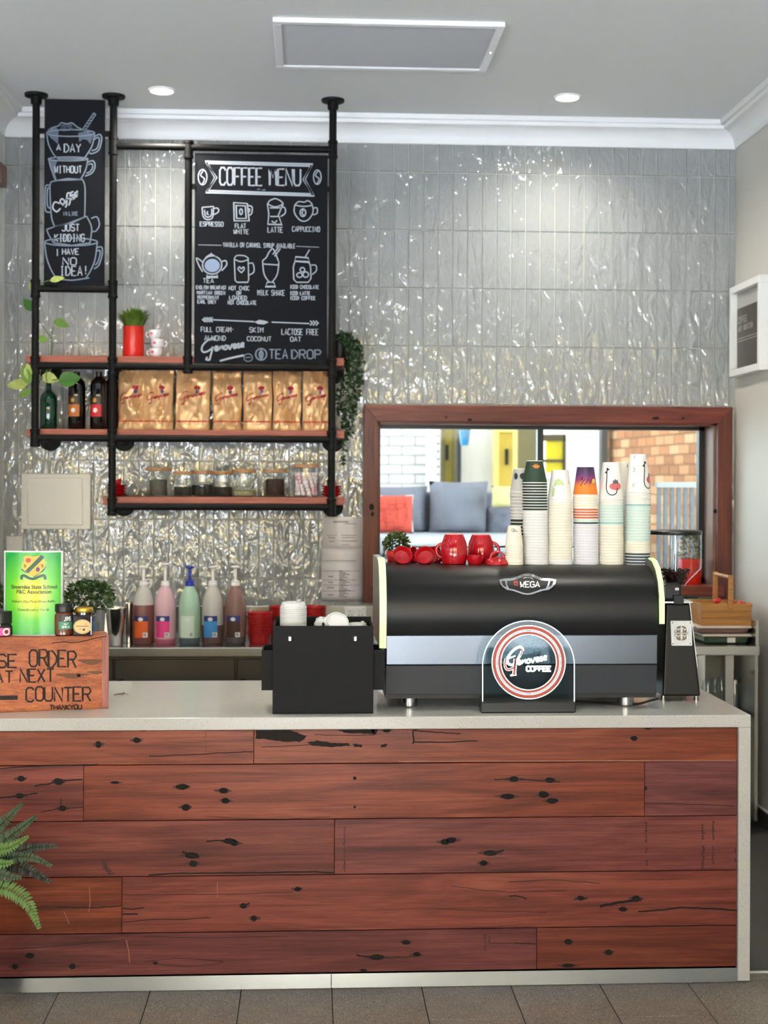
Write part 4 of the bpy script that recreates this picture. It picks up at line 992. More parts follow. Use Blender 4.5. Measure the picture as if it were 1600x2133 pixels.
notice(672, 1077, 757, 1141, 'sleeved paper notice directly under the shelf end, upper of two', [(694, 726, 1087, 1.8), (718, 742, 1091, 1), (680, 702, 1115, 1), (710, 740, 1115, 1), (684, 698, 1120, 1.6), (712, 738, 1120, 1), (686, 696, 1128, 1.6), (710, 742, 1127, 1), (712, 728, 1134, 1)], .002)
notice(670, 1137, 756, 1253, 'sleeved paper notice with a printed table, lower of two', [(672, 742, 1168, .8), (672, 750, 1189, .8), (672, 745, 1208, .8), (672, 750, 1219, .8), (672, 740, 1231, .8), (672, 740, 1249, .8), (684, 694, 1201, 1.8), (684, 694, 1213, 1.8), (681, 696, 1224, 1.8), (682, 695, 1239, 1.8)] + [(706, 706 + 8 + (k * 7) % 17, 1190 + k * 3.3, 1.4) for k in range(17)], .0)
# double power point on the upstand
x0, x1, z0, z1 = wallplate(717, 1264, 763, 1294, YW - .03)
t = thing('power_outlet', 'white double power outlet on steel upstand behind the lid caddy', 'outlet', ((x0 + x1) / 2, YW - .04, z0))
MB().box(x0, x1, YW - .042, YW - .03, z0, z1).build('plate', m_white, t, bevel=.003)
for k in (0, 1):
    c = x0 + (x1 - x0) * (.28 + .45 * k); MB().box(c - .009, c + .009, YW - .046, YW - .041, z1 - .02, z1 - .01).build('switch', m_offw, t, bevel=.001)
    for dx, dz in ((-.008, 0), (.008, 0), (0, -.014)): MB().box(c + dx - .0016, c + dx + .0016, YW - .0428, YW - .041, z0 + .028 + dz, z0 + .036 + dz).build('socket_slot', m_black, t)
# framed coffee print on the right wall
a, b_ = at(1541, 700, X=XR), at(1596, 700, X=XR)
y1, y0 = a.y, b_.y; z1, z0 = at(1541, 613, X=XR).z, at(1537, 772, X=XR).z
t = thing('framed_print', 'white framed dark coffee print hanging on the right wall', 'picture', (XR - .02, (y0 + y1) / 2, z0 - .05))
w = .035
for q in ((y0 - w, y1 + w, z1, z1 + w), (y0 - w, y1 + w, z0 - w, z0), (y0 - w, y0, z0, z1), (y1, y1 + w, z0, z1)):
    MB().box(XR - .045, XR, *q).build('frame', m_white, t, bevel=.002)
zs_ = z1 - (z1 - z0) * .2
MB().box(XR - .014, XR - .001, y0, y1, z0, zs_).build('dark_print', M('brown_black_print', (66, 60, 54), .35), t)
MB().box(XR - .014, XR - .001, y0, y1, zs_, z1).build('pale_print', M('grey_print', (176, 176, 170), .35), t)
mb = MB(); onr = lambda u, v: (XR - .0155, y1 - u * (y1 - y0), z0 + v * (z1 - z0))
for wd, u0, v0, ww, hh in (('COFFEE', .04, .60, .36, .08), ('JUST', .04, .50, .16, .06), ('ADDICTION', .26, .50, .36, .06)): mb.paint(strokes(wd, u0, v0, ww, hh, up=1), .016, onr)
for v in (.40, .365): mb.paint([[(.04, v), (.96, v)]], .012, onr)
mb.build('lettering', M('print_grey_text', (168, 162, 154), .5), t)
# wooden block at the far left edge
p0, p1 = at(-14, 343, 6.72), at(9, 386, 6.72)
tag(MB().box(XL, max(XL + .02, p1.x), 6.66, 6.78, p1.z, p0.z).build('wooden_block', wood('walnut_block', (70, 48, 40), (96, 70, 60), (110, 84, 72)), bevel=.004), 'small dark brown wooden block on left wall beside the tall chalkboard', 'block')
# ================================================================== ON THE COUNTER
AXIS = RM @ Vector((0, 0, -1))
def psc(px, py, Y): return (at(px, py, Y) - Vector((0, 0, CH))).dot(AXIS) / F        # metres per pixel there
def at_plane(px, py, P0, n):
    d = RM @ Vector(((px - 800) / F, (1005 - py) / F, -1)); o = Vector((0, 0, CH))
    return o + d * (n.dot(P0 - o) / n.dot(d))
class Spot:
    """a standing place: base at (x, Y, z); lengths given in photo pixels are turned into metres"""
    def __init__(s, cx, Y, z, py=1200): s.Y = Y; s.x = xat(cx, Y, py); s.z = z; s.s = psc(cx, py, Y); s.cx = cx
    def c(s): return (s.x, s.Y, s.z)
    def prof(s, pr): return [(r * s.s, h * s.s) for r, h in pr]
def lathe_part(name, mat, par, sp, pr, seg=24, smooth=True): return MB().lathe(sp.c(), sp.prof(pr), seg).build(name, mat, par, smooth=smooth)
def patch(name, mat, par, sp, rfun, a0, a1, h0, h1, n=10, off=.0006, nh=1):
    """curved label round a lathe body; angles in radians from the side facing us, heights and radii in pixels"""
    vs = []; fs = []
    for j in range(nh + 1):
        h = h0 + (h1 - h0) * j / nh
        for i in range(n + 1):
            a = -PI / 2 + a0 + (a1 - a0) * i / n; r = rfun(h) * sp.s + off
            vs.append((sp.x + r * math.cos(a), sp.Y + r * math.sin(a), sp.z + h * sp.s))
    for j in range(nh):
        for i in range(n): fs.append((j * (n + 1) + i, j * (n + 1) + i + 1, (j + 1) * (n + 1) + i + 1, (j + 1) * (n + 1) + i))
    return MB().add(vs, fs).build(name, mat, par, smooth=True)
def wrapfn(sp, rfun, off=.001):
    def fn(u, h):
        r = rfun(h) * sp.s; a = -PI / 2 + u * sp.s / max(r, 1e-4); r += off
        return (sp.x + r * math.cos(a), sp.Y + r * math.sin(a), sp.z + h * sp.s)
    return fn
def leaf_mb(mb, p, d, n, L, W, cup=.15, seg=3):
    """pointed oval leaf from p along d with surface normal n"""
    d = d.normalized(); sdv = d.cross(n).normalized(); n = sdv.cross(d).normalized()
    prof = [(0, .08), (.3, .95), (.62, .85), (1, .02)] if seg == 3 else [(0, .05), (.15, .7), (.35, 1), (.6, .88), (.82, .48), (1, .02)]
    vs = []
    for t_, w in prof:
        c = p + d * L * t_ - n * (cup * L * t_ * t_)
        vs += [c - sdv * W / 2 * w + n * W * .12 * w, c, c + sdv * W / 2 * w + n * W * .12 * w]
    fs = []
    for i in range(len(prof) - 1): fs += [(3 * i, 3 * i + 1, 3 * i + 4, 3 * i + 3), (3 * i + 1, 3 * i + 2, 3 * i + 5, 3 * i + 4)]
    mb.add(vs, fs)
def rnd_dir(r, up=.2):
    v = Vector((r.gauss(0, 1), r.gauss(0, 1), r.gauss(0, 1) + up)); return v.normalized()
def bush(mb, c, rx, ry, rz, n, L, W, seed=1):
    r = random.Random(seed)
    for k in range(n):
        d = rnd_dir(r, .5); q = r.uniform(.35, 1) ** .5
        p = Vector((c[0] + d.x * rx * q, c[1] + d.y * ry * q, c[2] + d.z * rz * q))
        leaf_mb(mb, p, (d + rnd_dir(r) * .8), rnd_dir(r, 1.2), L * r.uniform(.7, 1.2), W * r.uniform(.7, 1.2))

# ------------------------------------------------------------------ wooden order sign (a timber box turned a little)
m_crate = wood('orange_box_timber', (146, 74, 40), (182, 100, 58), (198, 118, 72), 'X', .5, rand=.03)
q0, q1 = at(5, 1484, Z=ZT), at(224, 1475.5, Z=ZT)
dv = (q1 - q0).normalized(); nv = Vector((dv.y, -dv.x, 0))           # nv points to us
qL = q0 - dv * .34
bx = thing('wooden_sign_box', 'orange timber box lettered please order at next counter', 'sign', tuple((qL + q1) / 2 - nv * .06))
hb = at_plane(110, 1326, q0, nv).z - ZT
def obx(s0, s1, d0, d1, z0, z1):
    q = [qL + dv * a - nv * b_ for a, b_ in ((s0, d0), (s1, d0), (s1, d1), (s0, d1))]
    return MB().add([(v.x, v.y, z0) for v in q] + [(v.x, v.y, z1) for v in q], [(0, 3, 2, 1), (4, 5, 6, 7), (0, 1, 5, 4), (1, 2, 6, 5), (2, 3, 7, 6), (3, 0, 4, 7)])
Lb = (q1 - qL).length
obx(0, Lb, 0, .022, ZT, ZT + hb).build('front_board', m_crate, bx, bevel=.002)
obx(0, Lb, .108, .13, ZT, ZT + hb).build('back_board', m_crate, bx, bevel=.002)
obx(Lb - .02, Lb + .004, -.0015, .13, ZT, ZT + hb - .001).build('end_board', wood('box_end_timber', (150, 84, 58), (172, 98, 68), (190, 116, 84), 'Z', .55), bx, bevel=.002)
obx(0, Lb - .02, .022, .108, ZT + hb - .02, ZT + hb).build('top_board', m_crate, bx, bevel=.001)
onx = lambda u, v: at_plane(u, v, q0 + nv * .0026, nv)
m_ink = M('black_marker', (38, 22, 18), .7)
let = strokes('PLEASE', -92, 1391, 127, 27, track=.22, wob=.03, slope=-.01) + strokes('ORDER', 62, 1388, 96, 34, track=.2, wob=.04, slope=.02) + strokes('AT', -10, 1422, 37, 24, wob=.03) + strokes('NEXT', 42, 1421, 70, 27, track=.25, wob=.03, slope=-.01) + strokes('COUNTER', 54, 1461, 135, 29, track=.22, wob=.04, slope=-.01)
MB().paint(let, 3.6, onx).build('lettering', m_ink, bx)
MB().paint(strokes('THANKYOU', 104, 1478, 66, 9, track=.2, slope=-.02), 2.4, onx).build('lettering', m_ink, bx)
MB().paint([[(-70, 1455), (37, 1453)]], 9, onx).build('arrow_line', m_ink, bx)
rr = random.Random(2)
for cx, cy, rx, ry in ((190, 1379, 34, 5.5), (150, 1408, 42, 5), (200, 1401, 26, 3)):
    for k in range(5): MB().fill([(cx + rx * math.cos(2 * PI * i / 14) * rr.uniform(.75, 1) * (1 - k * .15), cy + (k - 2) * ry * .3 + ry * .5 * math.sin(2 * PI * i / 14)) for i in range(14)], lambda u, v: at_plane(u, v, q0 + nv * (.0009 + .0002 * k), nv)).build('smoke_stain', M('grey_stain', (112, 72, 48), .7), bx)
MB().fill(ellipse(164, 1407, 4, 3.5, 10)[:-1], onx).build('knot', m_hole, bx)
MB().paint([smooth_line([(108, 1340), (135, 1337), (150, 1339), (172, 1336), (200, 1329), (222, 1325)])], 1.6, onx).build('crack', m_char, bx)
ZX = ZT + hb

# ------------------------------------------------------------------ school raffle poster standing on the box
def poster():
    Yp = at_plane(70, 1320, q0 - nv * .045, nv).y
    x0, x1 = xat(8, Yp, 1250), xat(131, Yp, 1250); z1, z0 = zat(1147, Yp, 70), ZX + .001
    cxp = (x0 + x1) / 2
    def Yc_(x): u = (x - cxp) / ((x1 - x0) / 2); return Yp - .022 * (1 - u * u)
    t = thing('raffle_poster', 'green and yellow school raffle poster standing curved on the sign box', 'poster', (cxp, Yp, z0))
    def sheet(ix, name, mat, off):
        vs = []; fs = []; n = 16
        for i in range(n + 1):
            x = x0 + ix + (x1 - x0 - 2 * ix) * i / n
            vs += [(x, Yc_(x) - off, z0 + ix * .8), (x, Yc_(x) - off, z1 - ix * .8)]
            if i: fs.append((2 * i - 2, 2 * i, 2 * i + 1, 2 * i - 1))
        o = MB().add(vs, fs).build(name, mat, t, smooth=True)
        return o
    o = sheet(0, 'sheet', M('glossy_white_paper', (228, 232, 228), .25), 0)
    sd = o.modifiers.new('thickness', 'SOLIDIFY'); sd.thickness = .0008; sd.offset = 0
    m = bpy.data.materials.new('green_yellow_print'); m.use_nodes = True; nt = m.node_tree; p = nt.nodes['Principled BSDF']; p.inputs['Roughness'].default_value = .25
    tc = nt.nodes.new('ShaderNodeTexCoord'); mp = nt.nodes.new('ShaderNodeMapping')
    mp.inputs['Location'].default_value = (0, 0, -.142 * 6.2); mp.inputs['Scale'].default_value = (7.5, 0, 6.2)
    g = nt.nodes.new('ShaderNodeTexGradient'); g.gradient_type = 'SPHERICAL'
    r = nt.nodes.new('ShaderNodeValToRGB'); e = r.color_ramp.elements
    e[0].position, e[0].color = .0, lin((8, 158, 58)); e[1].position, e[1].color = .9, lin((236, 220, 16)); k_ = e.new(.45); k_.color = lin((96, 200, 28))
    nt.links.new(tc.outputs['Object'], mp.inputs[0]); nt.links.new(mp.outputs[0], g.inputs[0]); nt.links.new(g.outputs[0], r.inputs[0]); nt.links.new(r.outputs[0], p.inputs['Base Color'])
    sheet(.006, 'colour_print', m, .0014)
    def on(off):
        def f(u, v):
            a = at(u, v, Yp - .015); return (a.x, Yc_(a.x) - off, a.z)
        return f
    dg = M('crest_dark_green', (22, 78, 62), .3); gold = M('crest_gold', (214, 178, 60), .3)
    def sub(poly):
        out = []
        for a, b_ in zip(poly, poly[1:] + poly[:1]): out += [(a[0] + (b_[0] - a[0]) * i / 3, a[1] + (b_[1] - a[1]) * i / 3) for i in range(3)]
        return out
    MB().fill(sub([(44, 1185), (95, 1183), (97, 1180), (92, 1189), (72, 1202), (52, 1192)]), on(.0019)).build('crest_wings', dg, t)
    MB().fill(sub([(51, 1158), (60, 1157), (72, 1159), (84, 1157), (91, 1162), (96, 1172), (94, 1182), (84, 1193), (70, 1201), (58, 1196), (47, 1184), (46, 1176), (50, 1168)]), on(.0022)).build('crest_shield', gold, t)
    MB().fill(sub([(86, 1156), (94, 1160), (60, 1194), (53, 1190)]), on(.0025)).build('crest_band', dg, t)
    MB().fill(ellipse(60, 1167, 5.5, 5, 12)[:-1], on(.0028)).build('crest_apple', M('apple_red', (206, 64, 54), .4), t)
    MB().fill(ellipse(80, 1186, 4, 5, 12)[:-1], on(.0028)).build('crest_grapes', M('grape_purple', (98, 62, 112), .4), t)
    MB().paint(strokes('S', 51, 1181, 4, 5) + strokes('S', 87, 1181, 4, 5), 1, on(.0028)).build('crest_letters', m_ink, t)
    MB().paint([smooth_line([(46, 1207), (46, 1200), (52, 1199), (62, 1204), (72, 1205), (84, 1200), (93, 1199), (95, 1207)])], 5.5, on(.0024)).build('crest_ribbon', dg, t)
    mb = MB()
    f = on(.0024)
    def line(txt, cx, py, size, bold=0.0, sp=1.0):
        vs, fs = font_mesh(txt, size, bold=bold, spacing=sp); mb.add([f(cx + v[0], py - v[1]) for v in vs], fs)
    line('Severnlea State School', 71, 1226, 11.2, .18, .94); line('P&C Association', 71, 1236, 11, .18, .98); line("Father's Day Multi-Draw Raffle", 70, 1255, 7.6, 0, .96); line('Tickets $2 each or 3 for $5', 70, 1272, 6.6, 0, .92)
    mb.paint([[(20, 1283), (110, 1283)]], .8, f); mb.build('lettering', M('poster_dark_text', (24, 60, 20), .4), t)
poster()

# ------------------------------------------------------------------ jars on the box
m_jglass = glass('jar_glass', (250, 252, 252), .9, 1.5)
Yj = at_plane(130, 1325, q0 - nv * .032, nv).y
def round_jar(cx, half, h, lidh, label, body, lid, parts):
    sp = Spot(cx, Yj, ZX + .0006, 1300); t = thing('preserve_jar', label, 'jar', sp.c(), 'jars on the sign box')
    b0 = h - lidh
    lathe_part('jar_body', body, t, sp, [(0, 0), (half - 3, 0), (half, 3), (half, b0 - 7), (half - 3, b0 - 2), (half - 4, b0), (0, b0)], 28)
    lathe_part('lid', lid, t, sp, [(0, b0), (half - 2, b0), (half - 1, b0 + 1), (half - 1, h - 2), (half - 2, h), (0, h)], 28)
    for nm, mt, a0, a1, h0, h1 in parts: patch(nm, mt, t, sp, lambda q: half, a0, a1, h0, h1)
    return t, sp
m_lidb = M('black_lid', (20, 20, 22), .3)
t, sp = round_jar(133, 21, 66, 17, 'brown spread jar with black lid and green label on the sign box', M('brown_spread', (104, 52, 28), .15, coat=.6), m_lidb,
                  [('label', M('green_label', (74, 140, 108), .4), -.35, 1.3, 14, 30), ('label_top', M('charcoal_label', (60, 56, 54), .4), -.35, 1.3, 30, 44)])
f = wrapfn(sp, lambda h: 21, .0014)
MB().paint([[(x, y) for x, y in p] for p in strokes('JIMS', 4, 32, 14, 8, up=1)], 1.5, f).paint(strokes('NUT', 4, 23, 9, 4, up=1) + strokes('SPREAD', 0, 17, 16, 4, up=1), .8, f).build('label_print', m_white, t)
t, sp = round_jar(-2, 33, 52, 26, 'squat black jar with bright pink label at the left edge', M('black_jar_label', (30, 28, 30), .3), m_lidb,
                  [('label', M('hot_pink_label', (236, 88, 160), .4), -1.2, .95, 2, 18)])
f = wrapfn(sp, lambda h: 33, .0014)
MB().fill(ellipse(22, 10, 8, 8, 16)[:-1], f).build('round_badge', m_white, t); MB().fill(ellipse(22, 10, 4.5, 4.5, 12)[:-1], wrapfn(sp, lambda h: 33, .002)).build('berry_print', M('berry_red', (150, 40, 50), .5), t)
MB().paint(strokes('S', 1, 22, 8, 9, up=1), 2, f).build('label_print', m_white, t)
# square honey jar
sp = Spot(175, Yj - .006, ZX + .0006, 1300); s = sp.s
t = thing('preserve_jar', 'dark square honey jar with gold lid and oval cream label', 'jar', sp.c(), 'jars on the sign box')
hw = 20 * s
MB().box(sp.x - hw, sp.x + hw, sp.Y - hw, sp.Y + hw, sp.z, sp.z + 44 * s).build('jar_body', M('dark_honey', (40, 18, 16), .08, coat=1), t, bevel=.005, bseg=3)
lathe_part('neck', M('dark_honey'), t, sp, [(17, 43), (17, 50), (0, 50)])
lathe_part('lid', M('gold_lid', (212, 168, 70), .3, .9), t, sp, [(0, 49), (18.5, 49), (19, 50), (19, 57), (18, 58.5), (0, 58.5)])
f = lambda u, v: (sp.x + u * s, sp.Y - hw - .0008, sp.z + v * s)
MB().fill(ellipse(0, 20, 18.5, 15, 24)[:-1], f).build('label', M('cream_label', (226, 190, 130), .5), t)
f2 = lambda u, v: (sp.x + u * s, sp.Y - hw - .0014, sp.z + v * s)
MB().paint([[(-13, 21), (13, 21)], [(-6, 15), (-3, 15)], [(5, 25), (8, 26)]], 1.3, f2).fill(ellipse(3, 14, 3, 2.6, 8)[:-1], f2).paint([ellipse(0, 20, 17, 13.6, 24)], .5, f2).build('label_print', M('label_brown', (90, 60, 34), .5), t)

# ------------------------------------------------------------------ leafy planters behind the box
def leafmat(name, c, v=.35, rough=.45): return M(name, c, rough, vary=(60, v))
m_lf1 = leafmat('dark_green_leaf', (62, 84, 44), .45); 
def planter(cx, Y, label):
    sp = Spot(cx, Y, ZT, 1260); s = sp.s
    t = thing('potted_plant', label, 'plant', sp.c(), 'leafy planters behind the sign box')
    h = zat(1268, Y, cx) - ZT
    MB().frustum((sp.x, sp.Y), 20 * s, 20 * s, 27 * s, 27 * s, ZT, ZT + h).build('pot', M('grey_pot', (116, 118, 120), .5), t, bevel=.004)
    lf = MB(); bush(lf, (sp.x - 3 * s, sp.Y, ZT + h + 22 * s), 50 * s, 40 * s, 34 * s, 520, 12 * s, 9 * s, 3)
    lf.build('foliage', m_lf1, t)['kind'] = 'stuff'
    st = MB(); r = random.Random(5)
    for k in range(12):
        a = r.uniform(0, 2 * PI); st.tube([(sp.x, sp.Y, ZT + h - .01), (sp.x + 30 * s * math.cos(a), sp.Y + 25 * s * math.sin(a), ZT + h + r.uniform(10, 45) * s)], .0012, 5)
    st.build('stems', M('green_stem', (80, 92, 50), .6), t)['kind'] = 'stuff'
    return t
pl = planter(189, 5.10, 'bushy green plant in grey pot behind the honey jar')
dup(pl, (xat(-34, 5.12, 1260), 5.12, ZT), 'bushy green plant mostly cut off at the left picture edge', rotz=1.1)
# dry leaf sprig on the counter
p = at(240, 1449, Z=ZT); t = thing('dry_sprig', 'dried leaf sprig lying on benchtop beside the sign box', 'leaf', tuple(p))
for a, L in ((.1, .055), (.35, .042), (-.12, .035)):
    mb = MB(); leaf_mb(mb, p + Vector((0, 0, .004)), Vector((math.cos(a), math.sin(a) * 2, .12)), Vector((0, -.3, 1)), L, .009, seg=5); mb.build('leaf', M('dry_leaf', (104, 84, 52), .7), t)
MB().tube([p + Vector((-.005, 0, .003)), p + Vector((.03, .03, .006))], .0012, 5).build('stem', M('dry_stem', (70, 54, 34), .7), t)

# ------------------------------------------------------------------ black lid caddy
YL = 4.70
x0, x1 = xat(568, YL, 1400), xat(778, YL, 1400); z1 = zat(1304, YL, 670)
t = thing('lid_caddy', 'black open box holding takeaway cup lids, with side pockets', 'caddy', ((x0 + x1) / 2, YL + .1, ZT))
m_cad = M('black_board', (20, 20, 23), .6, spec=.2, bump=(300, .1, .0005)); y1 = YL + .21; w = .008
MB().box(x0, x1, YL, YL + w, ZT, z1).build('front_panel', m_cad, t, bevel=.0015)
MB().box(x0, x1, y1 - w, y1, ZT, z1 + .012).build('back_panel', m_cad, t, bevel=.0015)
MB().box(x0, x0 + w, YL + w, y1 - w, ZT, z1).build('side_panel', m_cad, t); MB().box(x1 - w, x1, YL + w, y1 - w, ZT, z1).build('side_panel', m_cad, t)
zt_ = zat(1309, YL, 670) - .012
MB().box(x0 + w, x1 - w, YL + w, y1 - w, zt_ - .008, zt_).build('tray', m_cad, t)
xc = (x0 + x1) / 2; MB().box(xc - .004, xc + .004, YL + w, y1 - w, zt_, z1 + .006).build('divider', m_cad, t)
for k, (a, b_) in enumerate(((xat(545, YL + .02, 1400), x0), (x1, xat(800, YL + .02, 1400)))):
    pa, pb = zat(1354, YL + .03, 560), zat(1437, YL + .03, 560); o = MB()
    o.box(a, b_, YL + .02, YL + .026, pb, pa).box(a, b_, y1 - .026, y1 - .02, pb, pa).box(a, b_, YL + .026, y1 - .026, pb, pb + .006)
    e = a if k == 0 else b_ - .006; o.box(e, e + .006, YL + .026, y1 - .026, pb + .006, pa)
    o.build('side_pocket', m_cad, t)
for px in (604, 740):
    c = at(px, 1330, YL)
    MB().lathe((c.x, YL, c.z), [(.013, 0), (.013, -.002), (.009, -.004), (0, -.004)], 16, axis='Y').build('washer', M('black_rubber', (16, 16, 16), .6), t)
    MB().box(c.x - .005, c.x + .005, YL - .012, YL - .003, c.z - .008, c.z + .008).build('catch', m_chrome, t, bevel=.002)
m_lid = M('white_plastic_lid', (208, 208, 207), .4)
def lid_thing(x, y, z, r, label, group, rot=None):
    global LID0
    if 'LID0' not in globals():
        t = thing('cup_lid', label, 'lid', (0, 0, 0), group)
        R = 1.0
        MB().lathe((0, 0, 0), [(.93, 0), (1.0, .02), (1.0, .1), (.95, .13), (.95, .2), (.9, .24), (.86, .44), (.8, .46), (.76, .36), (0, .34)], 28).build('shell', m_lid, t, smooth=True, local=True)
        MB().box(-.14, .14, -.83, -.6, .3, .6).build('sip_spout', m_lid, t, bevel=.05, local=True)
        LID0 = t; o = t
    else: o = dup(LID0, (0, 0, 0), label, group)
    o.location = (x, y, z); o.scale = (r, r, r)
    o.rotation_euler = rot or (0, 0, PI * .75)
    tag(o, label, 'lid', group)
    return o
Yl = YL + .1; s = psc(611, 1280, Yl); xa = xat(611, Yl, 1280)
step = 4.3 * s; n = 13; zb0 = zt_ + .0005
ztop = zat(1252, Yl, 611) - .46 * 28 * s
n = int((ztop - zb0) / step)
for k in range(n + 1): lid_thing(xa, Yl, zb0 + k * step, 28 * s, 'white takeaway lid on top of the tall left lid stack' if k == n else 'white takeaway lid, %s from the bottom of the tall left lid stack' % ORD[k], 'lids in the tall left stack', (0, 0, PI * .8))
xa = xat(684, Yl, 1290); ztop = zat(1283, Yl, 684) - .46 * 30 * s; n = max(2, int((ztop - zb0) / step))
for k in range(n + 1): lid_thing(xa, Yl, zb0 + k * step, 30 * s, 'white takeaway lid on top of the short middle lid stack' if k == n else 'white takeaway lid, %s from the bottom of the short middle lid stack' % ORD[k], 'lids in the short middle stack', (0, 0, -PI * .25))
lid_thing(xat(701, Yl - .03, 1290), Yl - .045, zat(1292, Yl, 700) - .01, 27 * s, 'white takeaway lid lying tilted against the middle stack', 'loose lids in the caddy', (math.radians(48), math.radians(22), 0))
lid_thing(xat(745, Yl, 1300), Yl, zb0 + .004, 21 * s, 'small white takeaway lid lying flat at the right of the caddy', 'loose lids in the caddy')
# ================================================================== ESPRESSO MACHINE
YM = 4.80
XM0, XM1 = xat(804, YM, 1300), xat(1369, YM, 1300)
mc = thing('espresso_machine', 'large black espresso machine seen from behind with steel band and glowing side edges', 'coffee machine', ((XM0 + XM1) / 2, 5.06, ZT))
hood_pts = [(4.795, 1322), (4.784, 1300), (4.781, 1280), (4.783, 1258), (4.792, 1238), (4.808, 1221), (4.834, 1205), (4.868, 1192), (4.905, 1183), (4.945, 1178)]
HZ = [(y, zat(py, y, 1087)) for y, py in hood_pts]
ZM = HZ[-1][1]; YMB = 5.34
m_hood = M('satin_black_paint', (14, 14, 16), .36, spec=.35); m_panel = M('dark_grey_panel', (44, 46, 52), .45, spec=.3)
MB().prismx(HZ + [(YMB, ZM), (YMB, HZ[0][1])], XM0, XM1).build('hood', m_hood, mc, smooth=True)
zband, zlow, zbase = zat(1384, YM, 1087), zat(1446, YM, 1087), zat(1455, YM, 1087)
MB().box(XM0, XM1, YM - .008, YMB, zband, HZ[0][1] - .0008).build('steel_band', M('brushed_steel_band', (92, 97, 104), .26, 1.0, bump=(8, .05, .004)), mc, bevel=.003)
MB().box(XM0, XM1, YM, YMB, zlow, zband - .002).build('lower_panel', m_panel, mc, bevel=.002)
MB().box(XM0, XM1, YM + .012, YMB, zbase, zlow).build('base_tray', m_black, mc)
for px in (853, 1303):
    for yy in (YM + .05, YMB - .08):
        x = xat(px, YM + .05, 1470); s = .0283
        MB().lathe((x, yy, ZT), [(0, 0), (s * .92, 0), (s * .95, .003), (s, .004), (s, zbase - ZT + .002), (0, zbase - ZT + .002)], 28).build('foot', M('foot_steel', (150, 150, 153), .22, 1.0), mc, smooth=True)
def Yhood(py):
    for (y0, p0), (y1, p1) in zip(hood_pts, hood_pts[1:]):
        if p1 <= py <= p0: return y0 + (y1 - y0) * (p0 - py) / (p0 - p1)
    return hood_pts[0][0]
def onh(off): return lambda u, v: at(u, v, Yhood(v) - off)
# side panels with lit acrylic edges
m_side = M('grey_side_panel', (128, 124, 112), .3, .6); m_edge = M('lit_acrylic_edge', (206, 240, 176), .35, emis=(196, 255, 150), es=.22)
def side(xi, xo, py_b):
    prof = [(4.775, py_b), (4.768, 1300), (4.768, 1250), (4.79, 1212), (4.83, 1185), (4.88, 1168), (4.93, 1163), (5.3, 1155)]
    P = [(y, zat(py, y, 800)) for y, py in prof]
    poly = P + [(5.3, P[0][1])]
    MB().prismx(poly, min(xi, xo), max(xi, xo)).build('side_panel', m_side, mc, smooth=True)
    sgn = 1
    vs = []; fs = []
    for i, (y, z) in enumerate(P[:-1]):
        vs += [(min(xi, xo) - .001, y - .0055, z + (.004 if i > 3 else 0)), (max(xi, xo) + .001, y - .0055, z + (.004 if i > 3 else 0)), (max(xi, xo) + .001, y + .002, z - .001), (min(xi, xo) - .001, y + .002, z - .001)]
        if i: b_ = 4 * i; fs += [(b_ - 4 + k, b_ - 4 + (k + 1) % 4, b_ + (k + 1) % 4, b_ + k) for k in range(4)]
    fs += [(0, 1, 2, 3), tuple(len(vs) - 4 + k for k in range(4))]
    MB().add(vs, fs).build('lit_edge', m_edge, mc)
side(XM0 - .001, xat(791, 4.775, 1300), 1350)
side(XM1 + .001, XM1 + .016, 1246)
# badge
mb = MB(); outer = [(1040, 1208), (1052, 1205.5), (1066, 1205), (1078, 1201), (1088, 1196.5), (1099, 1195), (1110, 1196.5), (1120, 1201), (1132, 1205), (1147, 1205.5), (1159, 1208), (1157, 1217), (1152, 1223), (1143, 1229), (1130, 1231), (1118, 1235), (1108, 1238.5), (1099, 1239.5), (1090, 1238.5), (1080, 1235), (1068, 1231), (1056, 1229), (1047, 1223), (1042, 1217)]
bd = mb.fill(outer, onh(.005)).build('badge', m_chrome, mc)
sd = bd.modifiers.new('thickness', 'SOLIDIFY'); sd.thickness = .003; sd.offset = 0
MB().fill([(1056, 1210), (1068, 1209), (1080, 1205), (1090, 1201), (1099, 1200), (1108, 1201), (1118, 1205), (1130, 1209), (1143, 1210), (1141, 1218), (1137, 1225), (1127, 1227), (1116, 1231), (1107, 1234), (1099, 1235), (1091, 1234), (1082, 1231), (1071, 1227), (1061, 1225), (1057, 1218)], onh(.0082)).build('badge_face', m_black, bd)
for sgn in (-1, 1): MB().fill([(1099 + sgn * (x - 1099), y) for x, y in [(1045, 1210), (1052, 1210), (1055, 1222), (1049, 1219), (1046, 1215)]], onh(.0082)).build('badge_ear', m_black, bd)
MB().paint(strokes('WEGA', 1084, 1223, 40, 11.5, track=.25), 2.2, onh(.0092)).build('badge_lettering', m_white, bd)
MB().paint([[(1079, 1211), (1074, 1211), (1070, 1212)], smooth_line([(1077, 1214), (1072, 1213), (1072, 1218), (1077, 1219)]), [(1077, 1211), (1078, 1219)]], 1.4, onh(.0092)).build('badge_cup_mark', M('badge_red', (206, 36, 40), .4), bd)
# cup rail at the back of the top
MB().tube([(XM0 + .02, YMB - .01, ZM + .05), (XM1 - .02, YMB - .01, ZM + .05)], .004, 8).build('cup_rail', m_chrome, mc, smooth=True)
for k in range(4): x = XM0 + .02 + (XM1 - XM0 - .04) * k / 3; MB().tube([(x, YMB - .01, ZM), (x, YMB - .01, ZM + .05)], .004, 8).build('rail_post', m_chrome, mc, smooth=True)
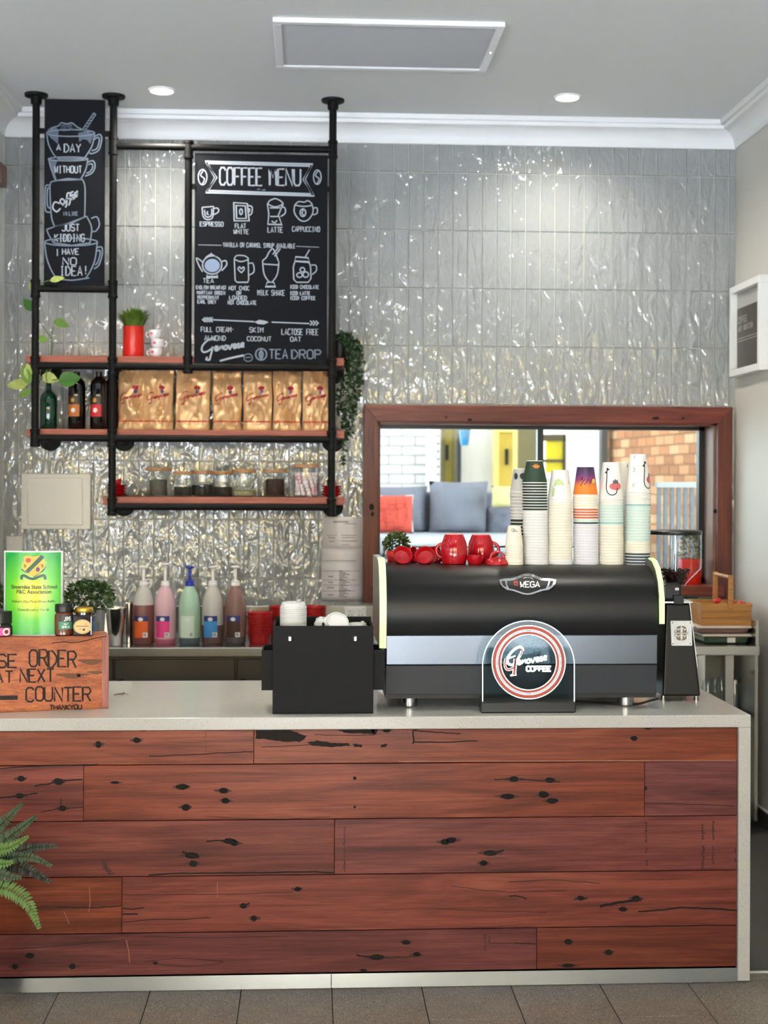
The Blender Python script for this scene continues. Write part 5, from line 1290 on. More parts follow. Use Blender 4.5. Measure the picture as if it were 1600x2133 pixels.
# power lead behind the sign
pts = [at(1195, 1460, Z=ZT + .006), at(1240, 1462, Z=ZT + .006), at(1290, 1466, Z=ZT + .006), at(1330, 1466, Z=ZT + .006), at(1352, 1460, Z=ZT + .01), at(1372, 1455, Z=ZT + .02)]
tag(MB().tube([Vector(p) for p in smooth_line([tuple(p) for p in pts], 5)], .004, 8).build('power_cable', m_black, smooth=True), 'black power cable trailing under the espresso machine to the grinder', 'cable')

# ------------------------------------------------------------------ edge-lit acrylic sign
YS = 4.725
x0, x1 = xat(1002, YS - .03, 1475), xat(1200, YS - .03, 1475); zb1 = zat(1463, YS - .03, 1100)
sg = thing('acrylic_sign', 'clear arched acrylic coffee sign with red rings on a black base', 'sign', ((x0 + x1) / 2, YS, ZT))
MB().box(x0, x1, YS - .03, YS + .03, ZT, zb1).build('base', M('sign_base_black', (14, 14, 15), .3), sg, bevel=.004)
arch = [(1005.5, 1466), (1005.5, 1386)] + [(1101 - 95.5 * math.cos(a), 1386 - 93 * math.sin(a)) for a in [PI * i / 36 for i in range(1, 36)]] + [(1196.5, 1386), (1196.5, 1466)]
pl_ = [(at(u, v, YS).x, at(u, v, YS).z) for u, v in arch]
MB().prism(pl_, YS - .0025, YS + .0025).build('acrylic_plate', glass('clear_acrylic', (236, 244, 246), .3, 1.4), sg)
m_lit = M('lit_white_engraving', (240, 250, 250), .4, emis=(225, 245, 245), es=.55); m_ring = M('red_ring_print', (176, 74, 60), .5)
ons = lambda u, v: at(u, v, YS - .0032)
MB().paint([arch], 1.9, ons).build('lit_outline', m_lit, sg)
for r, w, m_ in ((76.3, 2, m_lit), (71.6, 6.4, m_ring), (67.6, 1.8, m_lit), (64.6, 1.6, m_lit), (61.2, 5.2, m_ring), (57.8, 2, m_lit)):
    MB().paint([ellipse(1101.4, 1379.5, r, r, 72)], w, ons).build('ring', m_, sg)
ons2 = lambda u, v: at(u, v, YS - .0042)
Gp = smooth_line([(1090, 1356), (1087, 1349), (1080, 1348), (1068, 1356), (1058, 1370), (1058, 1381), (1066, 1385), (1074, 1380), (1084, 1364), (1087, 1356)], 5)
G2 = smooth_line([(1054, 1372), (1052, 1386), (1056, 1394), (1064, 1394), (1072, 1388), (1073, 1376)], 5)
G3 = [(1074, 1372), (1071, 1406)]
MB().paint([Gp, G2], 5.5, ons).paint([[(1056, 1368), (1058, 1372), (1074, 1366)]], 3, ons).paint([G3], 8, ons).paint([[(1063, 1407), (1076, 1405)]], 4, ons).build('script_initial_outline', m_lit, sg)
MB().paint([G2], 3, ons2).paint([G3], 4.4, ons2).paint([smooth_line([(1084, 1351), (1088, 1356), (1084, 1366)], 4)], 2.4, ons2).build('script_initial', m_ring, sg)
k_ = 10.6
low = [[(1078 + (a - 2.9) * k_, 1384 - (b_ - 1.0) * k_ * 1.05 - (a - 2.9) * .9) for a, b_ in smooth_line(s_, 4)] for s_ in SCRIPT[1:]]
MB().paint(low, 3.1, ons).build('script_lettering', m_lit, sg)
MB().paint(strokes('COFFEE', 1097, 1398, 51, 10, track=.12), 3.6, ons).build('block_lettering', m_lit, sg)

# ------------------------------------------------------------------ coffee grinder
YG = 4.93; xg = lambda px: xat(px, YG, 1350)
zt0, zt1_ = ZT + .018, zat(1258, YG, 1418)
gr = thing('coffee_grinder', 'black coffee grinder with clear bean hopper beside the espresso machine', 'coffee grinder', (xg(1421), 5.04, ZT))
bx0, bx1, tx0, tx1 = xg(1381), xg(1461), xg(1392), xg(1442)
xk_ = bx1 + (tx1 - bx1) * .1 / (zt1_ - zt0)
m_gr = M('satin_black_grinder', (18, 18, 18), .38, spec=.35)
MB().add([(bx0, YG, zt0), (bx1, YG, zt0), (bx1, YG + .24, zt0), (bx0, YG + .24, zt0), (tx0, YG + .03, zt1_), (tx1, YG + .03, zt1_), (tx1, YG + .22, zt1_), (tx0, YG + .22, zt1_)],
         [(0, 3, 2, 1), (4, 5, 6, 7), (0, 1, 5, 4), (1, 2, 6, 5), (2, 3, 7, 6), (3, 0, 4, 7)]).build('body', m_gr, gr, bevel=.008, bseg=3)
MB().box(xg(1374), xg(1446), YG + .02, YG + .23, zt1_, zt1_ + .008).build('top_plate', m_chrome, gr, bevel=.002)
MB().add([(tx1 + .001, YG + .05, zt1_), (xk_ + .001, YG + .03, zt0 + .1), (xk_ + .006, YG + .03, zt0 + .1), (tx1 + .006, YG + .05, zt1_), (tx1 + .001, YG + .07, zt1_), (xk_ + .001, YG + .05, zt0 + .1), (xk_ + .006, YG + .05, zt0 + .1), (tx1 + .006, YG + .07, zt1_)], [(0, 1, 2, 3), (4, 7, 6, 5), (0, 4, 5, 1), (2, 6, 7, 3), (0, 3, 7, 4), (1, 5, 6, 2)]).build('chrome_strip', m_chrome, gr)
for px in (1386, 1455):
    for yy in (YG + .025, YG + .2): MB().lathe((xg(px), yy, ZT), [(0, 0), (.011, 0), (.011, .006), (.009, .0065), (.009, .019), (0, .019)], 16).build('foot', M('foot_steel'), gr, smooth=True)
MB().box(xg(1382), xg(1424), YG + .02, YG + .2, zt1_ + .008, zat(1213, YG + .06, 1400)).build('collar', m_lidb, gr, bevel=.012, bseg=3)
MB().box(xg(1404), xg(1425), YG + .005, YG + .03, zt1_ - .002, zt1_ + .03).build('dose_block', M('dark_metal', (46, 46, 50), .3, .6), gr, bevel=.002)
MB().box(xg(1408), xg(1416), YG + .012, YG + .02, zat(1230, YG, 1412), zat(1225, YG, 1412)).build('switch', m_white, gr)
MB().tube([(xg(1432), YG + .05, zt1_ + .02), (xg(1458), YG + .03, zt1_ + .022)], .005, 8).build('lever', m_black, gr)
YH = YG + .13; sp = Spot(1407, YH, 0, 1160); s = sp.s; sp.z = zat(1222, YH, 1407)
m_hop = glass('hopper_plastic', (240, 242, 244), .6, 1.4)
MB().lathe(sp.c(), sp.prof([(21, 0), (22, 6), (53, 38), (54, 42), (54, 110)]), 36).build('hopper', m_hop, gr, smooth=True)
MB().lathe(sp.c(), sp.prof([(0, 109), (54.5, 109), (55, 110), (55, 116), (53, 117.5), (0, 118)]), 36).build('hopper_lid', m_lidb, gr, smooth=True)
MB().lathe(sp.c(), sp.prof([(3, 8), (3, 109)]), 10).build('hopper_rod', m_chrome, gr, smooth=True)
hp = MB(); r = random.Random(8)
for k in range(260):
    h = r.uniform(6, 38); R = 18 + (h - 6) * .42; a = r.uniform(0, 2 * PI); q = R * math.sqrt(r.uniform(.35, 1))
    if h > 34: h = 34 + r.uniform(0, 3)
    c = Vector((sp.x + q * math.cos(a) * s, sp.Y + q * math.sin(a) * s, sp.z + h * s)); d = rnd_dir(r); e = d.cross(Vector((.2, .5, 1))).normalized(); g_ = d.cross(e)
    L, W = 3.4 * s, 2.4 * s
    hp.add([c - d * L, c + e * W, c + g_ * W, c - e * W, c - g_ * W, c + d * L], [(0, 1, 2), (0, 2, 3), (0, 3, 4), (0, 4, 1), (5, 2, 1), (5, 3, 2), (5, 4, 3), (5, 1, 4)])
hp.build('coffee_beans', M('roasted_beans', (46, 26, 22), .35), gr, smooth=True)['kind'] = 'stuff'
MB().lathe(sp.c(), sp.prof([(0, 5), (15, 5), (25, 32), (0, 33)]), 24).build('bean_core', M('roasted_beans'), gr)
def ong(off):
    n = Vector((0, -(zt1_ - zt0), .03)).normalized()
    return lambda u, v: at_plane(u, v, Vector((bx0, YG, zt0)) + n * off, n)
pb = MB().fill([(1398, 1293), (1440, 1293), (1441, 1294), (1442, 1344), (1441, 1345), (1400, 1345), (1399, 1344), (1397, 1294)], ong(.0012)).build('plate', M('silver_plate', (196, 198, 202), .35, .4), gr)
m_pm = M('plate_bronze', (122, 112, 98), .5)
globe = MB()
for sx in (-1, 1):
    for sy in (-1, 1):
        globe.fill([(1419.5 + sx * 1.2, 1319 + sy * 1.0)] + [(1419.5 + sx * (1.2 + 13.5 * math.cos(a)), 1319 + sy * (1 + 14.5 * math.sin(a))) for a in [PI / 2 * i / 8 for i in range(9)]], ong(.002))
globe.build('globe_mark', m_pm, pb)
MB().paint(strokes('MM', 1408, 1317, 24, 9.5, track=.2) + strokes('MM', 1408, 1331, 24, 9.5, track=.2), 2.4, ong(.003)).build('plate_lettering', M('plate_light', (214, 214, 214), .5), pb)
for u, v in ((1401, 1297), (1438, 1297), (1402, 1341), (1438, 1341)): MB().fill(ellipse(u, v, 1.3, 1.3, 8)[:-1], ong(.002)).build('rivet', m_black, pb)

# ================================================================== CUPS ON THE MACHINE
def cup_mesh(rr_, rb, h, mats, key, body_mi=0):
    """upside-down paper cup: rolled rim below, closed base above, in metres"""
    t_ = .0006
    mb = MB()
    mb.lathe((0, 0, 0), [(rr_ - .001, 0), (rr_ + .0012, .0004), (rr_ + .0018, .0018), (rr_ + .001, .0034), (rr_, .0036)], 30, 1)
    mb.lathe((0, 0, 0), [(rr_, .0036), (rb + (rr_ - rb) * .5, h * .5), (rb, h - .002)], 30, 0)
    mb.lathe((0, 0, 0), [(rb, h - .002), (rb - .0012, h), (rb - .002, h - .004), (0, h - .004)], 30, 1)
    mb.lathe((0, 0, 0), [(rr_ - .001, 0), (rb - .0012, h - .005), (0, h - .005)], 30, 1)
    return mb
m_pw_ = M('cup_white', (232, 230, 226), .6); m_cream_ = M('cup_cream', (234, 228, 212), .6)
CM = {n_: M('cup_%s' % n_, c, .6) for n_, c in dict(grey=(190, 188, 184), green=(34, 52, 46), print=(222, 220, 220), orange=(214, 104, 66), mint=(196, 220, 210), teal=(150, 196, 188), lav=(218, 214, 224), navy=(64, 78, 88), peach=(226, 222, 214), gap=(40, 44, 44)).items()}
CM['white'] = m_pw_; CM['cream'] = m_cream_
CM['sunset'] = ramp_mat('cup_sunset', [(0, (232, 122, 28)), (.42, (236, 132, 40)), (.62, (150, 56, 110)), (.8, (88, 52, 104)), (1, (44, 40, 60))], 'Z', 0.0, .115, .5, .03)
_gm = M('cup_leafgreen', (38, 62, 46), .55, vary=(160, .5)); CM['leafgreen'] = _gm
cup_cache = {}
def cup(x, y, z, rr_, rb, h, mat, label, group, tilt=(0, 0)):
    key = (round(rr_, 4), round(rb, 4), round(h, 4), mat)
    if key not in cup_cache:
        o = cup_mesh(rr_, rb, h, None, key).build('paper_cup', [CM[mat], m_pw_ if mat not in ('cream',) else m_cream_], local=True, smooth=True); cup_cache[key] = o.data
    else:
        o = bpy.data.objects.new('paper_cup', cup_cache[key]); C.objects.link(o)
    o.location = (x, y, z); o.rotation_euler = (tilt[0], tilt[1], random.uniform(0, 6)) if tilt[0] or tilt[1] else (0, 0, 0)
    ORG[o.name] = Vector((x, y, z))
    return tag(o, label, 'cup', group)
def stack(cx, Y, half, bhalf, toph, py_first, seq, desc, toplabel, topmat, dxtop=0):
    """seq: colours from the bottom up; the top cup comes last"""
    s = psc(cx, 1100, Y); x = xat(cx, Y, 1150); n = len(seq)
    hh = toph * s; z_first = zat(py_first, Y, cx); st = (z_first - ZM - .0004) / n
    for k, cl in enumerate(seq):
        f_ = k / n * dxtop * s
        cup(x + f_ + random.uniform(-.0004, .0004), Y, ZM + .0004 + st * k, half * s, bhalf * s, hh, cl, ('%s cup, %s from the bottom of ' % ({'lav': 'pale lavender', 'print': 'white red-printed', 'green': 'dark green striped', 'leafgreen': 'dark green', 'peach': 'off-white'}.get(cl, cl), ORD[k])) + desc, 'cups nested in ' + desc)
    c = cup(x + dxtop * s, Y, ZM + .0004 + st * n, half * s, bhalf * s, hh, topmat, toplabel, 'cups nested in ' + desc)
    return c, x + dxtop * s, s, hh, ZM + .0004 + st * n
Y1 = 5.02
c, x, s, hh, z = stack(1071, 4.995, 18.5, 13.5, 42, 1137, ['cream'] * 8, 'the short cream stack by the red mugs', 'small cream paper cup on top of the short stack beside red mugs', 'cream')
def cupfn(x, Y, z, s, half, bhalf, hh, off=.0006):
    def fn(u, v):          # u px from centre line, v px above the rim
        h = v * s; r = half * s + (bhalf - half) * s * h / hh; a = -PI / 2 + u * s / r; r += off
        return (x + r * math.cos(a), Y + r * math.sin(a), z + h)
    return fn
f = cupfn(x, 4.995, z, s, 18.5, 13.5, hh)
MB().paint([ellipse(-5, 33, 3, 3, 10), ellipse(-2, 32, 2, 3, 8), smooth_line([(2, 34), (1, 31), (4, 31), (4, 28)])], 1, f).paint([[(-8, v), (5, v)] for v in (26, 24, 22, 20, 17, 15, 11)], .5, f).build('printed_mark', M('cup_print_grey', (110, 108, 106), .6), c)
c, x, s, hh, z = stack(1089, 5.13, 25, 17.5, 50, 1026, ['print'] * 8 + ['green'] * 5 + ['grey'] * 8, 'the grey stack behind the green-topped one', 'pale grey paper cup atop the stack half hidden behind the green one', 'grey', -2)
f = cupfn(x, 5.13, z, s, 25, 17.5, hh)
MB().fill(ellipse(-17, 34, 5, 7, 12)[:-1], f).fill(ellipse(0, 34, 8, 7, 12)[:-1], f).build('printed_mark', CM['green'], c)
c, x, s, hh, z = stack(1117, Y1, 26, 17, 47, 1006.5, ['print'] * 19 + ['green'] * 10, 'the green-topped stack', 'dark green paper cup with orange lotus flower on top of its stack', 'leafgreen', -4)
f = cupfn(x, Y1, z, s, 26, 17, hh)
MB().fill([(-3, 31), (-9, 37), (-4, 36), (-3, 41), (0, 37), (3, 41), (4, 36), (9, 37), (5, 31)], f).build('printed_lotus', M('lotus_orange', (222, 120, 50), .5), c)
# lip prints peeping out between the nested cups
c, x, s, hh, z = stack(1167, Y1, 25.5, 17.5, 62, 1041, ['white'] * 2 + ['cream'] * 20 + ['white'] * 1, 'the leaf-topped cream stack', 'white paper cup with pale green leaf print on top of its stack', 'white', -1)
f = cupfn(x, Y1, z, s, 25.5, 17.5, hh)
MB().fill([(-18, 26), (-14, 40), (-6, 44), (0, 40), (6, 30), (-4, 30)], f).fill([(-23, 22), (-20, 28), (-14, 22), (-17, 8), (-22, 6)], f).fill([(14, 32), (18, 42), (20, 34)], f).build('printed_leaf', M('pale_leaf_green', (186, 204, 146), .6), c)
c, x, s, hh, z = stack(1221, Y1, 26, 17.5, 60, 1032, ['lav'] * 15 + ['navy'] + ['mint'] + ['orange'] * 4 + ['cream'] * 5, 'the sunset-topped stack', 'purple and orange sunset paper cup on top of its stack', 'sunset', -2)
f = cupfn(x, Y1, z, s, 26, 17.5, hh)
MB().paint([smooth_line([(-14, 32), (-10, 38), (-12, 30)]), smooth_line([(-6, 34), (-10, 26), (-14, 22), (-13, 19)]), smooth_line([(2, 34), (-2, 28), (-7, 22)]), smooth_line([(9, 34), (5, 28), (7, 26), (10, 32)])], 1.3, f).build('printed_birds', m_black, c)
MB().fill(ellipse(15, 30, 5, 5, 12)[:-1], f).build('printed_sun', M('cup_sun', (244, 190, 92), .5), c)
def straw(c, x, s, hh, z, half, bh, dx, Y, cherry=True, k=1.0):
    f = cupfn(x, Y, z, s, half, bh, hh); g_ = cupfn(x, Y, z, s, half, bh, hh, .0011)
    MB().paint([smooth_line([(dx, 62), (dx - 1, 40), (dx - 2, 22), (dx + 2, 12), (dx + 10, 9), (dx + 18, 13), (dx + 21, 24)])], 2, g_).fill([(dx - 1, 66), (dx + 6, 62), (dx - 1, 58)], g_).fill([(dx, 60), (dx - 6, 55), (dx, 53)], g_).build('printed_straw', m_black, c)
    if cherry:
        MB().fill(ellipse(dx + 18, 27, 14, 8, 18)[:-1], f).build('printed_saucer', M('saucer_pink', (206, 106, 104), .6), c)
        MB().fill([(dx + 12, 30), (dx + 11, 40), (dx + 14, 38), (dx + 16, 43), (dx + 19, 39), (dx + 22, 41), (dx + 24, 32)], g_).build('printed_mug', M('print_grey', (96, 94, 100), .6), c)
c, x, s, hh, z = stack(1273, Y1, 25.5, 17.5, 77, 1040, ['cream'] * 14 + ['teal'] + ['mint'] * 6 + ['peach'] * 2, 'the straw-printed stack second from right', 'white paper cup with curved straw and pink saucer print, second from right', 'white', -1)
straw(c, x, s, hh, z, 25.5, 17.5, -12, Y1)
c2, x, s, hh, z = stack(1300, 5.14, 25, 17.5, 72, 1034, ['cream'] * 20, 'the half-hidden stack behind the straw cups', 'plain cream paper cup atop the stack behind the straw-printed cups', 'cream')
f = cupfn(x, 5.14, z, s, 25, 17.5, hh); MB().paint([[(2, 66), (2, 60)], [(4, 40), (3, 34)], [(2, 24), (2, 18)]], 1.2, f).build('printed_mark', m_black, c2)
c, x, s, hh, z = stack(1328, Y1, 26, 17.5, 80, 1026, ['navy'] * 4 + ['cream'] * 4 + ['mint'] * 12 + ['teal'] + ['peach'] * 4, 'the tallest stack at the right', 'white paper cup with curved straw print topping the tallest stack', 'white', 1)
straw(c, x, s, hh, z, 26, 17.5, 9, Y1); f = cupfn(x, Y1, z, s, 26, 17.5, hh)
MB().paint(strokes('1', -14, 70, 4, 7, up=1) + strokes('3', -16, 44, 4, 7, up=1) + strokes('2', -18, 12, 4, 6, up=1), .8, f).build('printed_mark', M('cup_print_grey'), c)

# ------------------------------------------------------------------ red crockery on the machine
m_red = M('red_glaze', (176, 14, 26), .12, coat=.5); m_redrim = M('worn_glaze_edge', (214, 150, 140), .3)
def torus_pts(c, ux, uz, r, a0, a1, n=14): return [Vector(c) + ux * (r * math.cos(a0 + (a1 - a0) * i / n)) + uz * (r * math.sin(a0 + (a1 - a0) * i / n)) for i in range(n + 1)]
def mug(cx, Y, label, prof, handle, hr, hz, side_a, rot=None, cat='mug', name='mug', foot=None, lift=0, seg=32):
    sp = Spot(cx, Y, 0, 1160); s = sp.s
    t = thing(name, label, cat, (sp.x, Y, ZM + .0005 + lift), 'red crockery on the espresso machine')
    MB().lathe((0, 0, 0), [(r * s, h * s) for r, h in prof], seg).build('body', m_red, t, smooth=True, local=True)
    ux = Vector((math.cos(side_a), math.sin(side_a), 0)); c0 = ux * (hz[0] * s) + Vector((0, 0, hz[1] * s))
    MB().tube(torus_pts(c0, ux, Vector((0, 0, 1)), handle * s, -PI * .55, PI * .55), hr * s, 10).build('handle', m_red, t, smooth=True, local=True)
    if foot: MB().lathe((0, 0, 0), [(r * s, h * s) for r, h in foot], seg).build('foot_ring', m_redrim, t, smooth=True, local=True)
    if rot: t.rotation_euler = rot
    return t
barrel = [(23, 0), (25, 1), (27.5, 14), (28, 26), (26, 44), (21, 58), (19, 62), (17, 62), (16.5, 60), (0, 60)]
mug(946, 5.03, 'big red barrel mug standing upside down, the taller front one', barrel, 14, 3.4, (24, 28), PI * 1.02, foot=[(19.5, 61.5), (18.5, 63), (17.2, 61.8)])
mug(1002, 5.12, 'red barrel mug upside down behind the small red cup', [(r, h * .93) for r, h in barrel], 14, 3.4, (24, 28), -PI * .13, foot=[(19, 57.5), (18, 58.8), (16.6, 57.6)])
mug(990, 5.0, 'small red espresso cup standing upright in front of the mugs', [(0, 1), (10, 1), (13, 0), (14, 1), (18, 12), (18.5, 19), (17.5, 19), (16.5, 12), (0, 4)], 6, 1.8, (16, 10), PI * .3)
def lying(cx, Y, label, k=1.0, rx=-58, rz=10):
    sp = Spot(cx, Y, 0, 1165); s = sp.s * k
    t = thing('espresso_cup', label, 'cup', (sp.x, Y, ZM + 15.5 * s), 'red crockery on the espresso machine')
    MB().lathe((0, 0, 0), [(r * s, (h - 10) * s) for r, h in [(0, 3), (12, 3), (14, 0), (15.5, 0), (20, 9), (21, 20), (20, 21), (18, 19), (16, 8), (0, 5)]], 28).build('body', m_red, t, smooth=True, local=True)
    MB().lathe((0, 0, 0), [(r * s, (h - 10) * s) for r, h in [(13.2, .6), (14.2, -.6), (15.6, -.4), (15.8, .8)]], 28).build('foot_ring', m_redrim, t, smooth=True, local=True)
    MB().tube(torus_pts((-19 * s, 0, 1 * s), Vector((-1, 0, 0)), Vector((0, 0, 1)), 6.5 * s, -PI * .5, PI * .5), 1.8 * s, 8).build('handle', m_red, t, smooth=True, local=True)
    t.rotation_euler = (math.radians(rx), 0, math.radians(rz))
    return t
lying(837, 5.02, 'red espresso cup lying with its foot ring towards us, left one', .98, 62, 8)
lying(886, 5.02, 'red espresso cup lying with its foot ring towards us, right one', .98, 60, -14)
lying(857, 5.12, 'red espresso cup lying behind and between the two front cups', .9, 70, 60)
lying(908, 5.11, 'red espresso cup lying against the big barrel mug', .9, 66, -40)
sp = Spot(1035, 5.0, 0, 1165); s = sp.s
t = thing('cappuccino_cup', 'wide red cup turned over with its looped handle upward', 'cup', (sp.x, 5.0, ZM + .0005), 'red crockery on the espresso machine')
MB().lathe((0, 0, 0), [(r * s, h * s) for r, h in [(26, 0), (27, 1), (26, 5), (20, 12), (14, 14.5), (12.5, 15), (12, 13.5), (0, 13)]], 32).build('body', m_red, t, smooth=True, local=True)
MB().tube(torus_pts((0, -.01, 13 * s), Vector((1, 0, 0)), Vector((0, 0, 1)), 14 * s, 0, PI), 2.6 * s, 10).build('handle', m_red, t, smooth=True, local=True)
# small pot plant
def small_pot(cx, Y, z, label, half, hpx, fol, pm, seed=1, n=170, grp=None, py=1150):
    sp = Spot(cx, Y, z, py); s = sp.s
    t = thing('potted_plant', label, 'plant', sp.c(), grp)
    lathe_part('pot', pm, t, sp, [(0, 0), (half * .86, 0), (half * .88, 1), (half, hpx - 1), (half - .5, hpx), (half - 2, hpx), (half - 2.5, hpx - 5), (0, hpx - 5)], 28)
    lf = MB(); bush(lf, (sp.x, sp.Y, sp.z + (hpx + fol[1] * .55) * s), fol[0] * s, fol[0] * s * .8, fol[1] * s * .8, n, fol[2] * s, fol[3] * s, seed)
    lf.build('foliage', fol[4], t)['kind'] = 'stuff'
    return t
m_potr = M('red_plastic_pot', (222, 40, 24), .3); m_lf2 = leafmat('olive_green_leaf', (70, 84, 42), .5)
small_pot(826, 5.2, ZM, 'tiny bushy plant in red pot behind the lying espresso cups', 21, 22, (25, 26, 10, 6, m_lf2), m_potr, 4, 420)
# ================================================================== ON THE PIPE SHELVES
# red pot with grass
def grass_pot(cx, Y, z, label, half, hpx, gw, gh, py, seed=3, n=420):
    sp = Spot(cx, Y, z, py); s = sp.s
    t = thing('potted_grass', label, 'plant', sp.c())
    lathe_part('pot', m_potr, t, sp, [(0, 0), (half - .5, 0), (half, 1), (half, hpx - .5), (half - .8, hpx), (half - 2, hpx), (half - 2, hpx - 4), (0, hpx - 4)], 32)
    g = MB(); r = random.Random(seed)
    for k in range(n):
        a = r.uniform(0, 2 * PI); q = r.uniform(0, 1) ** .5; b_ = Vector((sp.x + half * .8 * q * s * math.cos(a), sp.Y + half * .8 * q * s * math.sin(a), sp.z + (hpx - 4) * s))
        L = gh * s * r.uniform(.6, 1.05) * (1.05 - .3 * q); out = Vector((math.cos(a), math.sin(a), 0)) * gw * s * q * r.uniform(.5, 1)
        m_ = b_ + out * .45 + Vector((0, 0, L * .65)); e = b_ + out + Vector((0, 0, L * r.uniform(.8, 1.0)))
        sd = Vector((-math.sin(a), math.cos(a), 0)) * 1.1 * s
        g.add([b_ - sd, b_ + sd, m_ + sd * .8, m_ - sd * .8, e], [(0, 1, 2, 3), (3, 2, 4)])
    g.build('grass', leafmat('grass_green', (88, 118, 40), .5), t)['kind'] = 'stuff'
    return t
grass_pot(278, 7.04, S1, 'spiky green grass plant in a red cylinder pot on the top shelf', 22, 66, 32, 52, 710, n=900)
# three white espresso cups stacked
m_china = M('white_china', (232, 232, 234), .2); m_pinkp = M('pink_print', (214, 96, 112), .5)
for k, (dx, zz, hs, nm) in enumerate(((0, 0, PI, 'lowest of three stacked white espresso cups on the top shelf'), (4, 19, 0.1, 'middle of three stacked white espresso cups on the top shelf'), (-2, 38, PI, 'topmost of three stacked white espresso cups on the top shelf'))):
    sp = Spot(325 + dx, 7.03, S1 + .0005, 715); s = sp.s; sp.z += zz * s
    t = thing('espresso_cup', nm, 'cup', sp.c(), 'stacked white espresso cups')
    lathe_part('body', m_china, t, sp, [(0, .6), (8, .6), (9, 0), (10, .6), (14, 9), (14.5, 20), (13.6, 20), (13, 10), (0, 3)], 24)
    ux = Vector((math.cos(hs), math.sin(hs), 0)); MB().tube(torus_pts(Vector(sp.c()) + ux * 13 * s + Vector((0, 0, 11 * s)), ux, Vector((0, 0, 1)), 5.5 * s, -PI * .5, PI * .5, 8), 1.5 * s, 8).build('handle', m_china, t, smooth=True)
    MB().fill(ellipse(-6, 12, 4, 2.6, 10)[:-1], wrapfn(sp, lambda h: 14.4)).build('printed_mark', m_pinkp, t)

# trailing ivy in a black pot at the right end
sp = Spot(707, 7.06, S1, 720); s = sp.s
t = thing('trailing_ivy', 'trailing ivy in a small black pot hanging down past the shelf end', 'plant', sp.c())
lathe_part('pot', m_black, t, sp, [(0, 0), (11, 0), (14, 36), (15, 40), (13, 40), (13, 34), (0, 34)], 20)
r = random.Random(11); lf = MB(); vn = MB()
vines = [[(707, 705), (725, 700), (738, 715), (744, 745), (742, 790), (738, 830), (735, 870), (728, 905)], [(707, 705), (722, 702), (732, 722), (730, 760), (727, 800), (722, 850), (720, 895), (716, 925), (714, 963)], [(708, 706), (730, 705), (746, 725), (750, 755), (748, 800), (742, 850)], [(707, 706), (716, 700), (722, 715), (726, 760), (712, 800), (708, 850), (722, 880), (718, 910)], [(707, 705), (715, 702), (720, 730), (735, 780), (740, 840), (732, 870)]]
for v in vines:
    yb_ = r.uniform(6.98, 7.1); pts = [at(u, w_, yb_) for u, w_ in smooth_line(v, 5)]
    vn.tube(pts, .0016, 5)
    for i, p in enumerate(pts):
        for q in range(7 if i < len(pts) * .8 else 3):
            d = rnd_dir(r, -.3); leaf_mb(lf, p + rnd_dir(r, 0) * .018 * (1 if i < len(pts) * .75 else .4), d, rnd_dir(r, .2) + Vector((0, -.6, 0)), .024 * r.uniform(.7, 1.2), .016)
for q in range(40): leaf_mb(lf, Vector(sp.c()) + Vector((r.uniform(-.02, .05), r.uniform(-.03, .03), 40 * s + r.uniform(-.01, .03))), rnd_dir(r, .2), rnd_dir(r, 1), .024, .016)
vn.build('vines', M('green_stem'), t)['kind'] = 'stuff'; lf.build('foliage', leafmat('ivy_green', (34, 60, 30), .5), t)['kind'] = 'stuff'

# green bottle with pothos cuttings
Yq = 7.02
sp = Spot(101, Yq, S2, 850); s = sp.s
t = thing('green_bottle', 'dark green glass bottle holding pothos cuttings on the middle shelf', 'bottle', sp.c())
lathe_part('glass', M('bottle_green_glass', (18, 62, 46), .08, trans=.25, coat=.5), t, sp, [(0, 0), (16.5, 0), (18, 3), (18, 62), (16, 71), (8, 80), (6, 84), (5.5, 100), (7, 101), (7, 104), (4, 104), (4, 98), (0, 96)], 28)
ptop = Vector((sp.x, sp.Y, sp.z + 103 * s))
m_pot1 = leafmat('pothos_green', (96, 134, 48), .3); m_pot2 = leafmat('pothos_variegated', (164, 178, 96), .45); m_pot3 = leafmat('pothos_deep', (58, 108, 36), .25)
stems = [[(102, 795), (104, 760), (110, 720), (104, 700), (84, 672), (74, 650), (70, 630)], [(104, 795), (107, 750), (108, 700), (112, 680)], [(101, 795), (96, 790), (88, 785), (70, 815), (60, 812), (52, 800)], [(102, 795), (120, 790), (140, 795)], [(100, 800), (96, 785), (98, 770)], [(72, 640), (76, 610), (88, 590), (104, 584)]]
for k, v in enumerate(stems): MB().tube([at(u, w_, Yq - .08 - .01 * k) if i else ptop if v[0][1] > 700 else at(u, w_, Yq - .09) for i, (u, w_) in enumerate(smooth_line(v, 4))], .0024, 6).build('stem', M('pothos_stem', (92, 110, 60), .5), t, smooth=True)
leaves = [((70, 648), (-22, -28), 34, 22, m_pot3), ((112, 668), (34, 12), 34, 20, m_pot1), ((100, 708), (-34, -4), 36, 15, m_pot1), ((104, 585), (22, -6), 30, 14, m_pot2), ((72, 610), (-14, -34), 26, 14, m_pot2), ((58, 800), (-42, 2), 44, 24, m_pot2), ((66, 812), (-26, 12), 32, 16, m_pot1), ((62, 800), (-14, -34), 42, 22, m_pot1), ((68, 790), (4, -20), 36, 28, m_pot2), ((88, 782), (24, 8), 34, 24, m_pot2), ((122, 795), (44, -10), 46, 34, m_pot3), ((60, 790), (-4, -38), 34, 18, m_pot2)]
for k, ((u, v), (du, dv_), L, W, m_) in enumerate(leaves):
    yy = Yq - .1 - .012 * (k % 4); p = at(u, v, yy); e = at(u + du, v + dv_, yy); d = (e - p).normalized()
    mb = MB(); leaf_mb(mb, p, d, Vector((.15 * (-1) ** k, -1, .25)), L * s, W * s, .12, 5); mb.build('leaf', m_, t, smooth=True)
